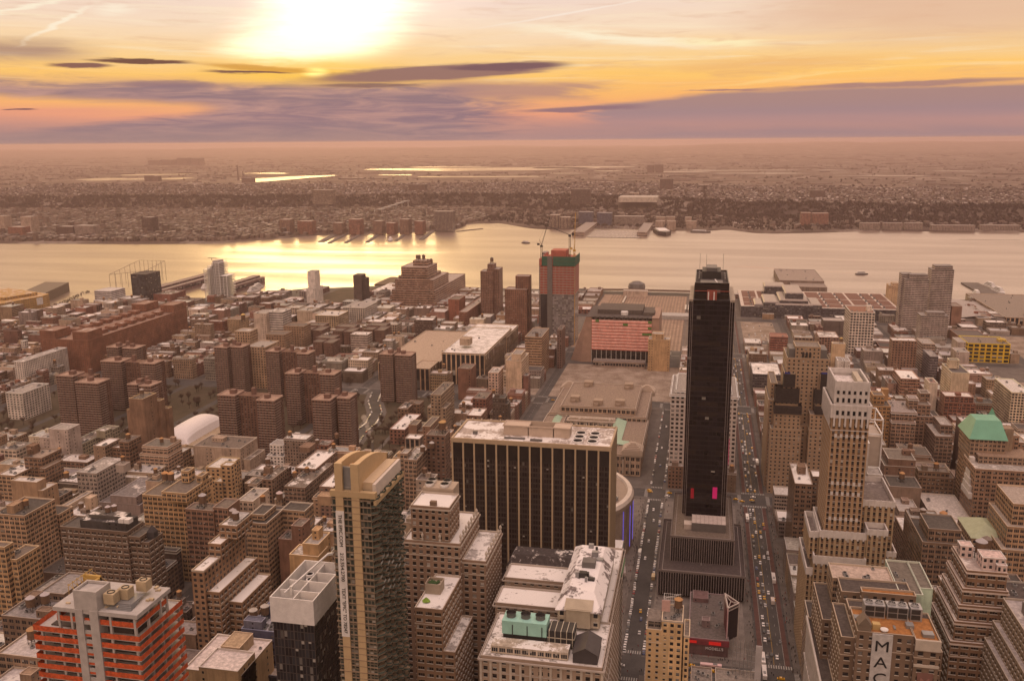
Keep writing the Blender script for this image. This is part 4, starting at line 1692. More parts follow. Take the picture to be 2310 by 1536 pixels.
def finned(name, x0, x1, y0, y1, z0, z1, pitch, roofcol):
    m = MB()
    m.box(x0, x1, y0, y1, z0, z1, lid=False)
    w = m.build(name, PGL, hold)
    nx, ny = int((x1 - x0) / pitch), int((y1 - y0) / pitch)
    f = MB()
    for i in range(nx + 1):
        x = x0 + (x1 - x0) * i / nx
        f.box(x - .16, x + .16, y0 - .5, y0 + .05, z0, z1)
    for i in range(ny + 1):
        y = y0 + (y1 - y0) * i / ny
        f.box(x0 - .5, x0 + .05, y - .16, y + .16, z0, z1)
        f.box(x1 - .05, x1 + .5, y - .16, y + .16, z0, z1)
    put('fin_screen', f.mesh('fin_screen', FINM), w)
    m = MB()
    ring(m, x0 - .6, x1 + .6, y0 - .6, y1 + .6, z1, z1 + 1.4, .5)
    put('parapet', m.mesh('parapet', COPING), w, (.17, .145, .14))
    m = MB()
    m.quad([(x0 - .2, y0 - .2, z1 + .2), (x1 + .2, y0 - .2, z1 + .2), (x1 + .2, y1 + .2, z1 + .2), (x0 - .2, y1 + .2, z1 + .2)])
    put('roof', m.mesh('roof', ROOF_CLEAN), w, roofcol)
    m = MB()
    ring(m, x0 + 2.4, x1 - 2.4, y0 + 2.4, y1 - 2.4, z1 + .2, z1 + .5, .35)
    put('roof_track', m.mesh('roof_track', COPING), w, (.30, .26, .25))


finned('lower_podium', -23, 37, 609.5, 700, 2.5, 19.5, 1.75, (.075, .06, .06))
finned('upper_podium', -15.2, 29.3, 628, 712, 19.6, 38, 1.55, (.15, .12, .10))
m = MB()
m.box(-22.5, 36.5, 612, 700, 0, 3, lid=False)
m.build('ground_floor', PGL, hold)
m = MB()
m.box(-1, 23.5, 641, 657, 38.2, 44.6, 0, lid=False)
m.quad([(-1, 641, 44.6), (23.5, 641, 44.6), (23.5, 657, 44.6), (-1, 657, 44.6)], None, 1)
for i in range(9):
    m.box(-1 + i * 3.05, -.7 + i * 3.05, 641, 657, 44.62, 44.9, 2)
m.box(-6.5, -1, 643, 651, 38.2, 42, 1)
m.build('podium_skylight', [STEEL, plain('pale_skylight', (.52, .45, .42), .4), plain('skylight_bar', (.36, .30, .28), .6)], hold)
m = MB()
m.quad([(6.6, 623.9, 19.75), (7.0, 623.9, 19.75), (7.0, 628, 19.75), (6.6, 628, 19.75)])
m.build('roof_mark', LINE, hold)
MAG = plain('magenta_screen', (.2, .01, .05), .4, emit=((1.0, .02, .20), .32))
RDS = plain('red_screen', (.2, .01, .02), .4, emit=((.75, .01, .03), .14))
# lit signs glimpsed on the glass
for xa, xb, za, zb, mt in ((13.6, 17.0, 54, 63, MAG), (-2.6, -.2, 53, 61, RDS)):
    m = MB()
    m.box(xa, xb, 667.5, 667.9, za, zb)
    m.build('lit_sign', mt, hold)
m = MB()
m.box(24.3, 24.8, 678, 680, 78, 98)
m.build('lit_sign', MAG, hold)

# ---- white gridded hotel block behind the black tower
building('white_gridded_block', 'white stone office block with square windows, seen behind the black tower', 'office building',
         [(-24.5, 36, 831, 905, 0, 88), (-20, 30, 836, 900, 88, 91)], style='punch', wall=(.60, .54, .52), roof=(.30, .27, .25), bay=4.4, fl=4.1, cornice=1.2, units=4,
         geo=dict(bay=4.3, fl=4.15, win=(.2, .8, .2, .76)), trimmat=TRIMW, tanks=[(5, 880, 91, 1)])

# ---- setback tower with white terracotta caps
NW = dict(bay=3.05, fl=3.75, win=(.25, .75, .04, .94), pane=PANER)
NEL = (.40, .295, .19)
root = building('setback_tower', 'tan brick setback tower with a white terracotta crown and white capped steps', 'office tower',
                [(77.5, 98.5, 541, 578, 0, 160)], style='rib', wall=NEL, geo=NW, roof=(.25, .22, .2), coping=(.62, .57, .56), trimmat=TRIM)
hold = root
TERR = (.66, .61, .60)


def cap_tier(x0, x1, y0, y1, z0, z1, h=3.2):
    panes = []
    m = MB()
    geo_wall(m, (x0, y0), (x1, y0), z0, z1, max(1, round((x1 - x0) / 3.05)), max(1, round((z1 - z0) / 3.75)), (.25, .75, .04, .94), panes, trim=0)
    geo_wall(m, (x0, y1), (x0, y0), z0, z1, max(1, round((y1 - y0) / 3.05)), max(1, round((z1 - z0) / 3.75)), (.25, .75, .04, .94), panes, trim=0)
    m.wall((x1, y0), (x1, y1), z0, z1)
    m.wall((x1, y1), (x0, y1), z0, z1)
    w = m.build('setback_wall', [WALLPLAIN, TRIM], hold, NEL)
    m = MB()
    ring(m, x0, x1, y0, y1, z1, z1 + h, .8, .25)
    n = int((x1 - x0) / 3)
    for i in range(n):
        x = x0 + (i + .5) * (x1 - x0) / n
        m.box(x - .5, x + .5, y0 - .55, y0 - .24, z1 - .8, z1 + h + .5)
    put('terracotta_cap', m.mesh('terracotta_cap', TRIMW), w, None)
    m = MB()
    m.quad([(x0 + .4, y0 + .4, z1 + .3), (x1 - .4, y0 + .4, z1 + .3), (x1 - .4, y1, z1 + .3), (x0 + .4, y1, z1 + .3)])
    put('roof', m.mesh('roof', ROOF), w, (.2, .17, .16))
    return panes


pp = []
for a in ((72, 101.5, 535, 560, 0, 70, 5.), (75, 101.5, 538, 575, 70, 86, 4.2), (69.5, 74.8, 541, 572, 70, 84, 4.), (98.6, 118, 548, 590, 0, 104, 3.5), (101.6, 113, 537, 548, 0, 90, 3.5), (101.6, 120, 544, 560, 0, 74, 3.2),
          (68.2, 73.5, 536, 580, 0, 62, 4.5)):
    pp += cap_tier(*a)
spawn_panes(hold, pp, PANER, cap=60)
m = MB()
m.box(76.6, 99.2, 540.2, 579, 160, 167, lid=False)
ring(m, 76.9, 99.0, 540.5, 578.5, 167, 168.3, 1.0, .5)
m.box(78.8, 97.4, 543, 577, 167.5, 178.5, lid=False)
ring(m, 78.8, 97.4, 543, 577, 178.5, 181.5, .9, .1)
for i in range(7):
    x = 78.8 + i * 3.1
    m.box(x - .45, x + .45, 542.6, 543.1, 167.5, 182)
    m.box(x - .5, x + .5, 539.7, 540.3, 155, 167.8)
for i in range(11):
    y = 543 + i * 3.4
    m.box(78.4, 78.9, y - .45, y + .45, 167.5, 182)
    m.box(76.2, 76.7, y - .5, y + .5, 155, 167.8)
for i in range(6):
    x = 79.2 + i * 3.1
    m.box(x + .6, x + 1.9, 542.8, 543.05, 169, 171.6, 1)
    m.box(x + .6, x + 1.9, 542.8, 543.05, 174, 176, 1)
    m.box(x + .4, x + 1.8, 540.0, 540.25, 162, 164.6, 1)
m.quad([(79, 543.5, 177), (97, 543.5, 177), (97, 577, 177), (79, 577, 177)], None, 2)
m.build('terracotta_crown', [TRIMW, GLASS, ROOF], hold, TERR)
m = MB()
m.box(92, 95, 550, 574, 177, 180.5)
m.build('roof_housing', WALLPLAIN, hold, (.5, .44, .36))
for j, z in enumerate((148, 118.5, 112, 96)):
    m = MB()
    for i in range(6):
        x = 79.6 + i * 3.05
        m.box(x, x + 1.5, 540.7, 541, z, z + 2.2)
    m.build('terracotta_panel', TRIMW, hold)
building('pale_blank_tower', 'pale grey blank slab with a white steel frame on its roof, beside the setback tower', 'office building',
         [(99.2, 109, 592, 612, 0, 128, 'plain'), (109, 118, 590, 605, 0, 108, 'plain')], style='sparse', wall=(.58, .56, .55), roof=(.4, .37, .35))
root = bpy.data.objects['pale_blank_tower']
m = MB()
for x in (101, 120):
    for y in (612, 640):
        m.bar((x, y, 100), (x, y, 139), .5)
for x0, y0, x1, y1 in ((101, 612, 120, 612), (101, 640, 120, 640), (101, 612, 101, 640), (120, 612, 120, 640), (110, 612, 110, 640)):
    for z in (129, 139):
        m.bar((x0, y0, z), (x1, y1, z), .5)
m.box(101, 120, 613, 640, 90, 127, 1)
m.build('roof_frame', [WHITE, WALLPLAIN], root, (.45, .38, .33))

# ---- stepped art deco hotel
NY = (.40, .31, .225)
tiers = [(69, 119, 840, 905, 0, 62), (66, 93, 826, 850, 0, 61.5), (99.5, 120, 826, 850, 0, 62), (69, 92, 829, 900, 61.5, 75.5), (100, 119, 829, 900, 62, 76), (70, 90, 838, 880, 75.5, 92), (104, 118.5, 838, 880, 76, 92),
         (79, 116, 846, 890, 62, 123.5), (77, 86, 841, 880, 92, 110), (108, 117, 841, 880, 92, 110), (86, 108, 848, 872, 123.5, 134), (64, 69, 842, 890, 0, 84), (66, 72, 850, 895, 84, 98)]
root = building('art_deco_hotel', 'massive tan hotel stepping up in tiers with dark scaffold netting round its middle', 'hotel', tiers, wall=NY, roof=(.22, .19, .17), geo=dict(bay=4.0, fl=3.55, win=(.30, .70, .28, .74)),
                coping=(.50, .41, .31))
NET = plain('dark_scaffold_net', (.055, .045, .045), .9, var=.35, scale=.5)
for x0, x1, y0, y1, z0, z1 in ((68.4, 92.6, 828.4, 840, 76, 84), (69.4, 90.6, 837.2, 850, 84, 98), (76.4, 86.6, 840.2, 850, 98, 110.5), (104, 119.6, 828.4, 850, 77, 85), (103.6, 119, 837.2, 850, 85, 98), (108.6, 117.6, 840, 850, 98, 112)):
    m = MB()
    m.box(x0, x1, y0, y1, z0, z1, lid=False)
    for z in np.arange(z0, z1, 2.2):
        m.box(x0 - .3, x1 + .3, y0 - .3, y0 + .1, z, z + .25)
    m.build('scaffold_net', NET, root)
m = MB()
for i in range(3):
    m.lathe(93 + i * 3, 847.8, [(1.0, 125), (1.0, 129), (.5, 130)], 8)
m.build('arched_opening', DARK, root)
m = MB()
m.box(80.5, 86, 850, 872, 123.5, 132)
m.box(108, 114, 850, 872, 123.5, 132)
m.build('roof_plant', STEEL, root)
m = MB()
m.box(77, 82, 840.6, 841.1, 110.6, 112)
m.box(109, 116, 840, 840.5, 112, 113.4)
m.build('tarpaulin', plain('blue_tarpaulin', (.03, .05, .28), .6), root)

# ---- department store with the painted name panel
BR2 = (.20, .155, .12)
root = building('department_store', 'brown brick department store with a tall white name panel on its east wall', 'department store',
                [(78.5, 104, 420, 444, 0, 90), (104, 115, 417.5, 444, 0, 90), (115, 117.5, 422, 444, 0, 82), (72.2, 78.5, 424, 458, 0, 84), (78.5, 112, 444, 456, 0, 88), (86, 112, 456, 461.5, 0, 92.5), (77, 112, 461.5, 478, 0, 89), (66, 72.2, 405, 500, 0, 52), (68, 77, 458, 500, 0, 74)],
                wall=BR2, roof=(.085, .07, .065), snow=0, geo=dict(bay=4.4, fl=4.2, win=(.28, .72, .26, .74)), coping=(.42, .34, .27))
m = MB()
for q in ((79, 103.6, 420.5, 443), (104, 114.6, 418, 440), (86.5, 111.5, 456.5, 461)):
    m.quad([(q[0], q[2], 90.08 if q[2] < 450 else 92.58), (q[1], q[2], 90.08 if q[2] < 450 else 92.58), (q[1], q[3], 90.08 if q[2] < 450 else 92.58), (q[0], q[3], 90.08 if q[2] < 450 else 92.58)])
m.build('ochre_roof', ROOF_CLEAN, root, (.34, .15, .05))
hold = root
m = MB()
m.box(85.3, 94.5, 419.2, 419.9, 0, 90.6)
m.build('name_panel', plain('weathered_white_paint', (.50, .48, .48), .8, var=.25, scale=.4), hold)
for i, ch in enumerate('MACY'):
    t = text(ch, 9.2, INK, hold, face_east(89.9, 419.1, 84.2 - i * 8.4), name='letter', ext=.1)
    t.scale = (1.0, .86, 1)
m = MB()
m.box(106, 113, 416.9, 417.4, 0, 74)
m.build('faded_panel', plain('faded_red_paint', (.20, .10, .085), .85), hold)
for i, ch in enumerate('MACY'):
    text(ch, 6.4, plain('faded_letter', (.30, .15, .13), .8) if 'faded_letter' not in MATS else MATS['faded_letter'], hold, face_east(109.5, 416.8, 69 - i * 7), name='letter', ext=.04)
m = MB()
for z in (77,):
    m.box(104, 115.1, 416.8, 417.4, z, z + 1.2)
m.box(104, 115.2, 416.7, 417.4, 85.6, 91)
m.build('stone_band', TRIM, hold)
m = MB()
m.box(79, 84.8, 420.2, 427, 90, 94)
m.quad([(78.7, 420, 94), (85, 420, 94), (81.8, 420, 98)])
m.quad([(78.7, 420, 94), (81.8, 420, 98), (81.8, 427, 98), (78.7, 427, 94)])
m.quad([(81.8, 420, 98), (85, 420, 94), (85, 427, 94), (81.8, 427, 98)])
m.build('roof_gable', WALLPLAIN, hold, BR2)
m = MB()
m.lathe(91, 422.5, [(1.5, 91), (1.9, 91.5), (1.8, 91.9), (.1, 91.6)], 20)
m.build('dish', WHITE, hold)
m = MB()
m.box(86, 89.5, 424, 427, 90, 93)
m.build('roof_hatch', plain('ochre_hatch', (.5, .36, .16), .8), hold)
for i, xs in enumerate((84.6, 95.2, 105.8)):
    m = MB()
    w = 9.6 if i < 2 else 5.4
    m.box(xs - .6, xs - .6 + w, 436, 442.5, 90, 96.6, 0)
    for k_ in range(2 if i < 2 else 1):
        for q_ in (91, 93.9):
            m.box(xs - .2 + k_ * 4.6, xs + 3.9 + k_ * 4.6, 435.7, 436.1, q_, q_ + 2.3, 1)
    c_ = m.build('cooling_unit', [plain('galvanised', (.42, .42, .44), .45, .5) if 'galvanised' not in MATS else MATS['galvanised'], DARK], hold)
    for k_ in range(2 if i < 2 else 1):
        f_ = MB()
        f_.lathe(xs + 1.8 + k_ * 4.7, 439.3, [(1.95, 96.6), (2.0, 97.3), (1.7, 97.3), (1.65, 96.8)], 18, mats=[0, 0, 1, 1])
        for q_ in range(4):
            w_ = q_ * math.pi / 4
            f_.bar((xs + 1.8 + k_ * 4.7 - 1.7 * math.cos(w_), 439.3 - 1.7 * math.sin(w_), 97), (xs + 1.8 + k_ * 4.7 + 1.7 * math.cos(w_), 439.3 + 1.7 * math.sin(w_), 97), .12)
        put('fan', f_.mesh('fan', [MATS['galvanised'], DARK]), c_)
m = MB()
m.box(108, 113, 421, 425, 90, 91.8)
m.box(102, 105.5, 428, 432, 90, 91.8)
m.box(96, 97, 426, 429, 90, 90.8)
m.box(78.8, 82.5, 431, 435, 90, 91.6)
m.build('roof_hatch', METAL, hold)
m = MB()
m.box(72.6, 74, 408, 428, 50, 54)
m.build('light_well', WALLPLAIN, hold, (.30, .24, .18))
m = MB()
for i in range(32):
    y = 352 + i * 4.6
    m.box(65.2, 65.8, y, y + 1.2, 3, 53)
m.box(65.1, 66, 352, 500, 52, 54)
m.box(65.1, 66, 352, 500, 30, 30.8)
m.build('white_pilaster', TRIMW, hold)
m = MB()
m.box(65.8, 78, 350, 428, 0, 50, 0, 4.6, 4.4, top=1)
m.build('lower_wing', [FAC['loft'], ROOF], hold, (.42, .37, .33))
TAKEN.append((64, 120, 345, 502))

# white walled building with a dark flat roof and its neighbours further along the block
building('mint_walled_block', 'dark flat roofed block with a pale mint side wall, next to the department store', 'office building',
         [(106.5, 118, 467.2, 507, 0, 88), (118, 124.5, 475, 507, 0, 88)], style='sparse', wall=(.46, .60, .50), roof=(.16, .14, .12), coping=(.56, .60, .52), units=4)
building('ochre_roofed_block', 'broad block with a pale and ochre flat roof, between the store and setback tower', 'department store',
         [(74.8, 105.8, 478.5, 497, 0, 88)], style='loft', wall=(.30, .24, .18), roof=(.46, .37, .32), units=6)
building('triangle_top_block', 'grey brick block with a rounded corner bay beside the avenue', 'office building',
         [(68, 74, 508, 532, 0, 46)], style='loft2', wall=(.34, .29, .24), roof=TAR)

# ---- brown ziggurat office
root = building('ziggurat_office', 'brown ziggurat office with pale ledges and a pink walled roof house', 'office building',
                [(134, 163, 470, 512, 0, 62), (136, 163, 473, 512, 62, 72), (138, 162.5, 476, 512, 72, 80), (140, 162, 479, 512, 80, 88), (142, 161.5, 482, 512, 88, 97)],
                wall=(.235, .16, .11), roof=(.40, .34, .32), snow=1, geo=dict(bay=5, fl=3.8, win=(.12, .88, .26, .74), pane=PANE3), coping=(.60, .50, .44), cornice=.5)
PINK = (.60, .47, .44)
bulkhead(root, 150, 161.5, 486, 496, 97, 104, PINK, mat='punch')
bulkhead(root, 156.5, 161.5, 483.2, 486, 97, 101.5, PINK, mat='punch')
bulkhead(root, 142.5, 149, 499, 506, 97, 104, PINK, mat='punch')
water_tank(root, 153, 500, 97, 1.5, (.42, .40, .42))
water_tank(root, 157, 505, 98, 1.3, (.2, .16, .14))

# ---- dark block with pale upper storeys in the corner
root = building('pale_corner_block', 'stone office block with pale upper storeys and a long grey flat roof', 'office building',
                [(150, 176, 405, 470, 0, 66), (153, 176, 408, 470, 66, 76), (156, 176, 412, 468, 76, 90)],
                wall=(.30, .25, .19), roof=(.40, .36, .36), snow=1, geo=dict(bay=3.6, fl=3.9, win=(.2, .8, .24, .76)), coping=(.44, .38, .32), units=3)
bulkhead(root, 166, 176, 424, 460, 90, 103, (.10, .09, .09), mat='sparse')
bulkhead(root, 161, 166, 436, 456, 90, 96, (.16, .14, .13), mat='sparse')

# ---- yellow brick hotel end wall
root = building('yellow_brick_tower', 'tall yellow brick building with one column of windows and a roof billboard frame', 'hotel',
                [(-22.5, -14.5, 452, 470, 0, 62), (-14.5, -3.4, 452, 470, 0, 68, 'plain'), (-2.6, .4, 452, 470, 0, 60, 'plain')], wall=(.62, .45, .26), roof=(.22, .19, .17), geo=dict(bay=4.0, fl=3.35, win=(.32, .68, .28, .74)), coping=(.66, .54, .40), trimmat=TRIM)
m = MB()
m.box(-3.4, -2.6, 456, 470, 0, 58)
m.build('recess_wall', FAC['punch'], root, (.16, .12, .09))
pn = []
m = MB()
geo_wall(m, (-14.5, 451.8), (-10.5, 451.8), 0, 60, 1, 17, (.34, .66, .28, .74), pn, trim=1)
m.build('window_bay', [WALLPLAIN, TRIM], root, (.62, .45, .26))
spawn_panes(root, pn)
water_tank(root, -6.2, 464, 68, 1.15, (.46, .26, .12))
m = MB()
for i in range(9):
    m.bar((-14 + i * 1.1, 468, 68), (-14 + i * 1.1, 469, 76), .07)
for k_ in range(5):
    m.bar((-14, 468 + k_ * .25, 69 + k_ * 1.7), (-5, 468 + k_ * .25, 69 + k_ * 1.7), .08)
m.bar((-14, 463, 76), (-5, 469, 76), .12)
m.bar((-14, 463, 68), (-14, 463, 76), .12)
m.bar((-14, 463, 76), (-14, 469, 76), .12)
m.build('billboard_frame', WHITE, root)
m = MB()
m.box(-15, -10.5, 461.6, 462, 69, 75.5)
m.build('billboard', plain('pink_board', (.55, .36, .33), .8), root)
rr = random.Random(2)
for i in range(8):
    put('air_conditioner', UNIT_ME, root, None, (rr.uniform(-13, -5), rr.uniform(454, 460), 68), 0, (1.3, 1.3, 1.5))
m = MB()
m.box(-22, -15, 456, 468, 62, 66.5, 0, 3, 3, top=1)
m.quad([(-22.3, 455, 66), (-14.6, 455, 66), (-14.6, 462, 68.5), (-22.3, 462, 68.5)], None, 1)
m.build('penthouse', [FAC['loft'], ROOF_CLEAN], root, (.20, .17, .15))
# ================================================================== MEASURED BUILDINGS OF THE MIDDLE DISTANCE
building('tan_loft', 'tan loft with a black roof deck and stepped ledges, third block beyond the netted tower', 'office building', [(-494.4, -468.5, 526.0, 558.1, 0, 60), (-489.0, -470.0, 562.0, 578.0, 0.0, 46.0)], 'loft', TAN, TAR, snow=0, units=3, tanks=[(-478,540,60,1)],bulks=[(-486,-480,530,540,60,66)])
building('tan_loft', 'tan loft with arched top windows behind the tripod tank, by the netted tower', 'office building', [(-453.2, -440.9, 474.6, 482.6, 0, 62), (-447.0, -436.0, 478.0, 500.0, 0.0, 52.0)], 'loft', TAN2, BRF, snow=0, units=2)
building('low_brick_building', 'low dark building in the gap east of the waffle fronted block', 'office building', [(-468.0, -446.0, 534.0, 596.0, 0.0, 13.0)], 'sparse', DBR, TAR, snow=0, units=5)
building('tan_office_block', 'plain tan block with a rusty tank and a lower white roofed wing', 'office building', [(-550.4, -525.9, 608.2, 618.7, 0, 50), (-530.0, -521.2, 608.7, 626.4, 0, 43)], 'sparse', TAN, SRF, snow=1, units=2, blank=(0,),tanks=[(-505,618,50,1.1,(.4,.22,.09))])
building('waffle_block', 'pale block with waffle like deep set windows and a cream roof tower', 'garage', [(-509.5, -504.2, 610.8, 646.5, 0, 29)], 'small', CRM, LRF, snow=1, units=2, bay=1.6,fl=2.6,bulks=[(-486,-480,612,620,29,39)])
building('grey_ribbed_block', 'grey apartment block with white framed window columns and a tank house', 'apartment building', [(-519.2, -500.0, 647.8, 685.9, 0, 45)], 'pair', (.33,.31,.30), LRF, snow=1, units=4, bulks=[(-486,-478,655,664,45,52)],tanks=[(-482,660,52,.9)])
building('long_low_campus', 'long low blue grey campus building with a flat upper storey', 'office building', [(-498.6, -459.9, 645.9, 692.3, 0, 20), (-487.4, -462.9, 645.8, 689.5, 20.9, 27)], 'sparse', (.27,.24,.24), (.22,.20,.20), snow=1, units=4)
building('long_apartment_house', 'long pale green apartment house with a tan end wall and planted roof', 'apartment building', [(-628.2, -612.3, 777.3, 838.6, 0, 21), (-612.0, -602.0, 800.0, 812.0, 21.0, 28.0)], 'pair', (.36,.35,.28), BRF, snow=1, units=6, blank=(0,))
building('brown_stepped_loft', 'brown loft stepping up to a white walled top storey and a wooden tank', 'office building', [(-538.7, -521.0, 724.2, 737.4, 0, 40), (-529.4, -519.6, 722.0, 742.1, 40.9, 47)], 'loft', BRN, BRF, snow=1, units=3, tanks=[(-522,726,47,1.1)])
building('gable_stepped_tower', 'tall brown brick slab with a blank wall and cream stepped edges', 'apartment building', [(-536.0, -521.0, 752.0, 775.0, 0.0, 80.0), (-541.0, -536.0, 754.0, 775.0, 0.0, 68.0), (-536.0, -518.0, 775.0, 783.0, 0.0, 72.0), (-536.0, -515.0, 783.0, 790.0, 0.0, 62.0)], 'sparse', (.235,.165,.125), BRF, snow=0, units=4, blank=(0,1),coping=(.55,.42,.26),tanks=[(-530,765,80,1)])
building('grey_stucco_tower', 'pale grey stucco tower with louvred lower wing and two dark ducts', 'office building', [(-629.5, -608.5, 753.0, 771.9, 0, 44), (-653.6, -634.2, 767.4, 790.2, 0, 29)], 'sparse', (.46,.42,.41), LRF, snow=1, units=3, blank=(0,))
building('brown_loft', 'brown loft with a rippled stone parapet, south of the grey ribbed block', 'office building', [(-580.8, -563.2, 660.6, 685.1, 0, 50), (-562.9, -557.5, 656.4, 679.9, 0, 42)], 'loft', BRN, (.3,.24,.2), snow=0, units=3, bulks=[(-585,-578,670,678,50,58)],tanks=[(-578,665,50,1)])
building('tan_loft', 'tan loft with a white roof and bright bulkheads, behind the plain tan block', 'office building', [(-592.8, -575.6, 641.2, 668.4, 0, 40)], 'loft', TAN, SRF, snow=2, units=5)
building('school_block', 'pale block with white roof pipes and a square light court', 'school', [(-472.4, -423.4, 753.2, 787.9, 0, 36), (-422.8, -416.0, 757.0, 788.0, 0.0, 24.0)], 'sparse', (.40,.34,.29), BRF, snow=1, units=10, bulks=[(-462,-450,770,778,36,40)])
building('white_apartment_house', 'bright white apartment house with small square windows beside the curved street', 'apartment building', [(-412.9, -398.7, 792.0, 808.4, 0, 28), (-400.9, -396.3, 809.3, 819.6, 0, 28), (-413.0, -395.0, 784.5, 797.6, 0, 19)], 'punch', (.74,.71,.70), LRF, snow=1, units=5, bay=3.4,fl=3.2,bulks=[(-397,-392,812,818,28,34)])
building('gothic_loft', 'tan gothic loft with a battlemented tower and small white roofs', 'office building', [(-408.2, -390.3, 666.8, 693.5, 0, 50), (-383.3, -374.0, 648.4, 658.0, 0, 60), (-389.4, -382.0, 646.8, 656.2, 0, 46)], 'punch', TAN2, SRF, snow=1, units=2, coping=(.55,.43,.27),tanks=[(-395,625,50,.9)])
building('cream_stepped_loft', 'large cream and tan loft stepping up to two tower houses and a pair of tanks', 'office building', [(-399.6, -363.2, 565.2, 597.6, 0, 66), (-378.0, -358.2, 557.0, 592.5, 66.9, 73), (-373.4, -367.5, 576.6, 585.4, 73.9, 82), (-362.6, -358.0, 579.0, 587.7, 73.9, 78)], 'loft', TAN2, BRF, snow=0, units=2, tanks=[(-396,590,66.5,1.25,(.5,.27,.12)),(-391,590,66.5,1.25,(.5,.27,.12))])
building('brown_brick_loft', 'brown brick loft with a dark framed roof tank and one blank dark wall', 'office building', [(-347.7, -326.4, 538.0, 550.1, 0, 70), (-327.4, -316.3, 539.6, 556.9, 0, 72)], 'loft', (.225,.15,.115), BRF, snow=0, units=3, tanks=[(-338,545,70,1.35,(.42,.40,.42))],blank=(1,))
building('white_walled_loft', 'narrow loft with a white painted side wall, between the brown lofts', 'office building', [(-329.6, -317.2, 577.0, 603.1, 0, 62)], 'pair', (.48,.42,.36), LRF, snow=1, units=2, blank=(1,),tanks=[(-308,575,62,1)])
building('corner_loft', 'L shaped tan loft with a black roof and white penthouse strip', 'office building', [(-297.2, -282.1, 529.0, 553.5, 0, 68), (-283.1, -265.6, 553.8, 568.9, 0, 68), (-296.0, -286.0, 534.0, 552.0, 68.9, 72.0)], 'loft2', TAN, TAR, snow=0, units=2, coping=(.56,.49,.42),tanks=[(-290,566,68,1.2,(.55,.45,.45))],bulks=[(-262,-252,568,576,68,75)])
building('brown_court_building', 'brown brick building with a cream tank house, behind the white walled loft', 'office building', [(-363.0, -353.6, 678.2, 710.0, 0, 38)], 'punch', (.22,.165,.13), BRF, snow=1, units=3, tanks=[(-365,695,44,1.1)],bulks=[(-368,-362,692,698,38,44)])
building('long_brown_row', 'long brown loft row with three roof tanks running back from the striped tower', 'office building', [(-338.9, -320.5, 671.2, 731.3, 0, 36)], 'loft', (.20,.155,.125), BRF, snow=1, units=5, tanks=[(-338,690,36,1),(-332,702,36,1)])
building('cream_topped_row', 'brown row building with a cream roof house and white skylights', 'office building', [(-346.9, -327.4, 709.6, 758.9, 0, 38)], 'punch', (.23,.165,.13), LRF, snow=2, units=5, tanks=[(-352,770,38,1)],bulks=[(-362,-352,752,766,38,43)])
building('red_topped_building', 'brown building with a red side wall and dark tank, near the curved street', 'office building', [(-360.0, -347.2, 783.2, 799.0, 0, 34)], 'punch', (.24,.13,.10), BRF, snow=1, units=2, tanks=[(-345,800,34,1.1,(.2,.12,.08))])
building('brown_side_building', 'brown brick building half hidden by the striped tower', 'office building', [(-298.9, -286.7, 652.8, 683.3, 0, 46)], 'punch', (.22,.155,.13), LRF, snow=2, units=2)
building('tan_turret_building', 'tan brick building with a square turret, just south of the striped tower', 'office building', [(-215.7, -206.1, 444.6, 461.5, 0, 98), (-222.8, -205.3, 441.8, 455.5, 0, 92)], 'sparse', (.46,.33,.19), LRF, snow=1, units=2, bulks=[(-213,-209,452,458,98,104)])
building('brick_setback_building', 'red brown building with a tan tower, behind the white crowned hotel', 'office building', [(-278.2, -266.2, 536.9, 552.4, 0, 54), (-266.3, -258.6, 533.6, 546.8, 0, 66)], 'sparse', (.22,.135,.105), BRF, snow=1, units=2, blank=(0,))
building('stepped_tan_building', 'tan office with stepped corner and two silver capped tanks, north of the striped tower', 'office building', [(-232.7, -222.2, 673.8, 706.4, 0, 66), (-237.1, -231.0, 676.4, 688.3, 0, 70)], 'loft', (.30,.235,.185), LRF, snow=1, units=3, tanks=[(-222,690,66,1.1,(.5,.48,.47)),(-217,700,66,1.1,(.5,.48,.47))])
building('white_sliver_building', 'narrow white building with one column of paired windows and a rusty tank', 'office building', [(-239.8, -231.9, 682.5, 692.2, 0, 48)], 'pair', (.55,.51,.48), BRF, snow=0, units=1, tanks=[(-238,690,48,1.2,(.45,.26,.12))])
building('tall_brown_loft', 'tall dark brown brick loft with a yellow capped tank, next to the ribbed slab', 'office building', [(-222.9, -206.3, 703.3, 718.3, 0, 78)], 'punch', (.185,.125,.10), BRF, snow=0, units=2, tanks=[(-211,712,78,1.5,(.5,.32,.14))])
building('ribbed_brown_tower', 'grey brown tower with a scalloped parapet and tall rib windows', 'office building', [(-255.2, -241.9, 743.3, 755.8, 0, 60)], 'rib', (.27,.22,.19), SRF, snow=2, units=1)
building('cream_sided_block', 'brown block with two cream blank end walls', 'office building', [(-279.1, -270.8, 824.3, 841.0, 0, 46), (-263.9, -256.2, 821.9, 855.7, 0, 46), (-279.0, -256.0, 828.0, 856.0, 0.0, 39.0)], 'pair', (.25,.17,.13), BRF, snow=1, units=3, blank=(0,),coping=(.55,.48,.38))
building('tall_tan_apartment', 'tall tan apartment tower with a yellow roof house behind the cream sided block', 'apartment building', [(-272.4, -261.4, 879.3, 930.2, 0, 62), (-276.4, -256.3, 879.6, 899.9, 0, 48)], 'punch', (.30,.245,.19), BRF, snow=1, units=3)
building('low_brown_block', 'low brown brick building with a flat roof by the curved street', 'office building', [(-334.8, -323.2, 952.6, 981.8, 0, 22), (-330.6, -315.2, 973.6, 988.9, 0, 22)], 'punch', BRN, BRF, snow=1, units=3)
building('white_roofed_low_row', 'low row with patchy white roofs along the park edge', 'row building', [(-325.1, -307.9, 896.4, 955.2, 0, 16)], 'punch', (.26,.15,.12), SRF, snow=2, units=6)
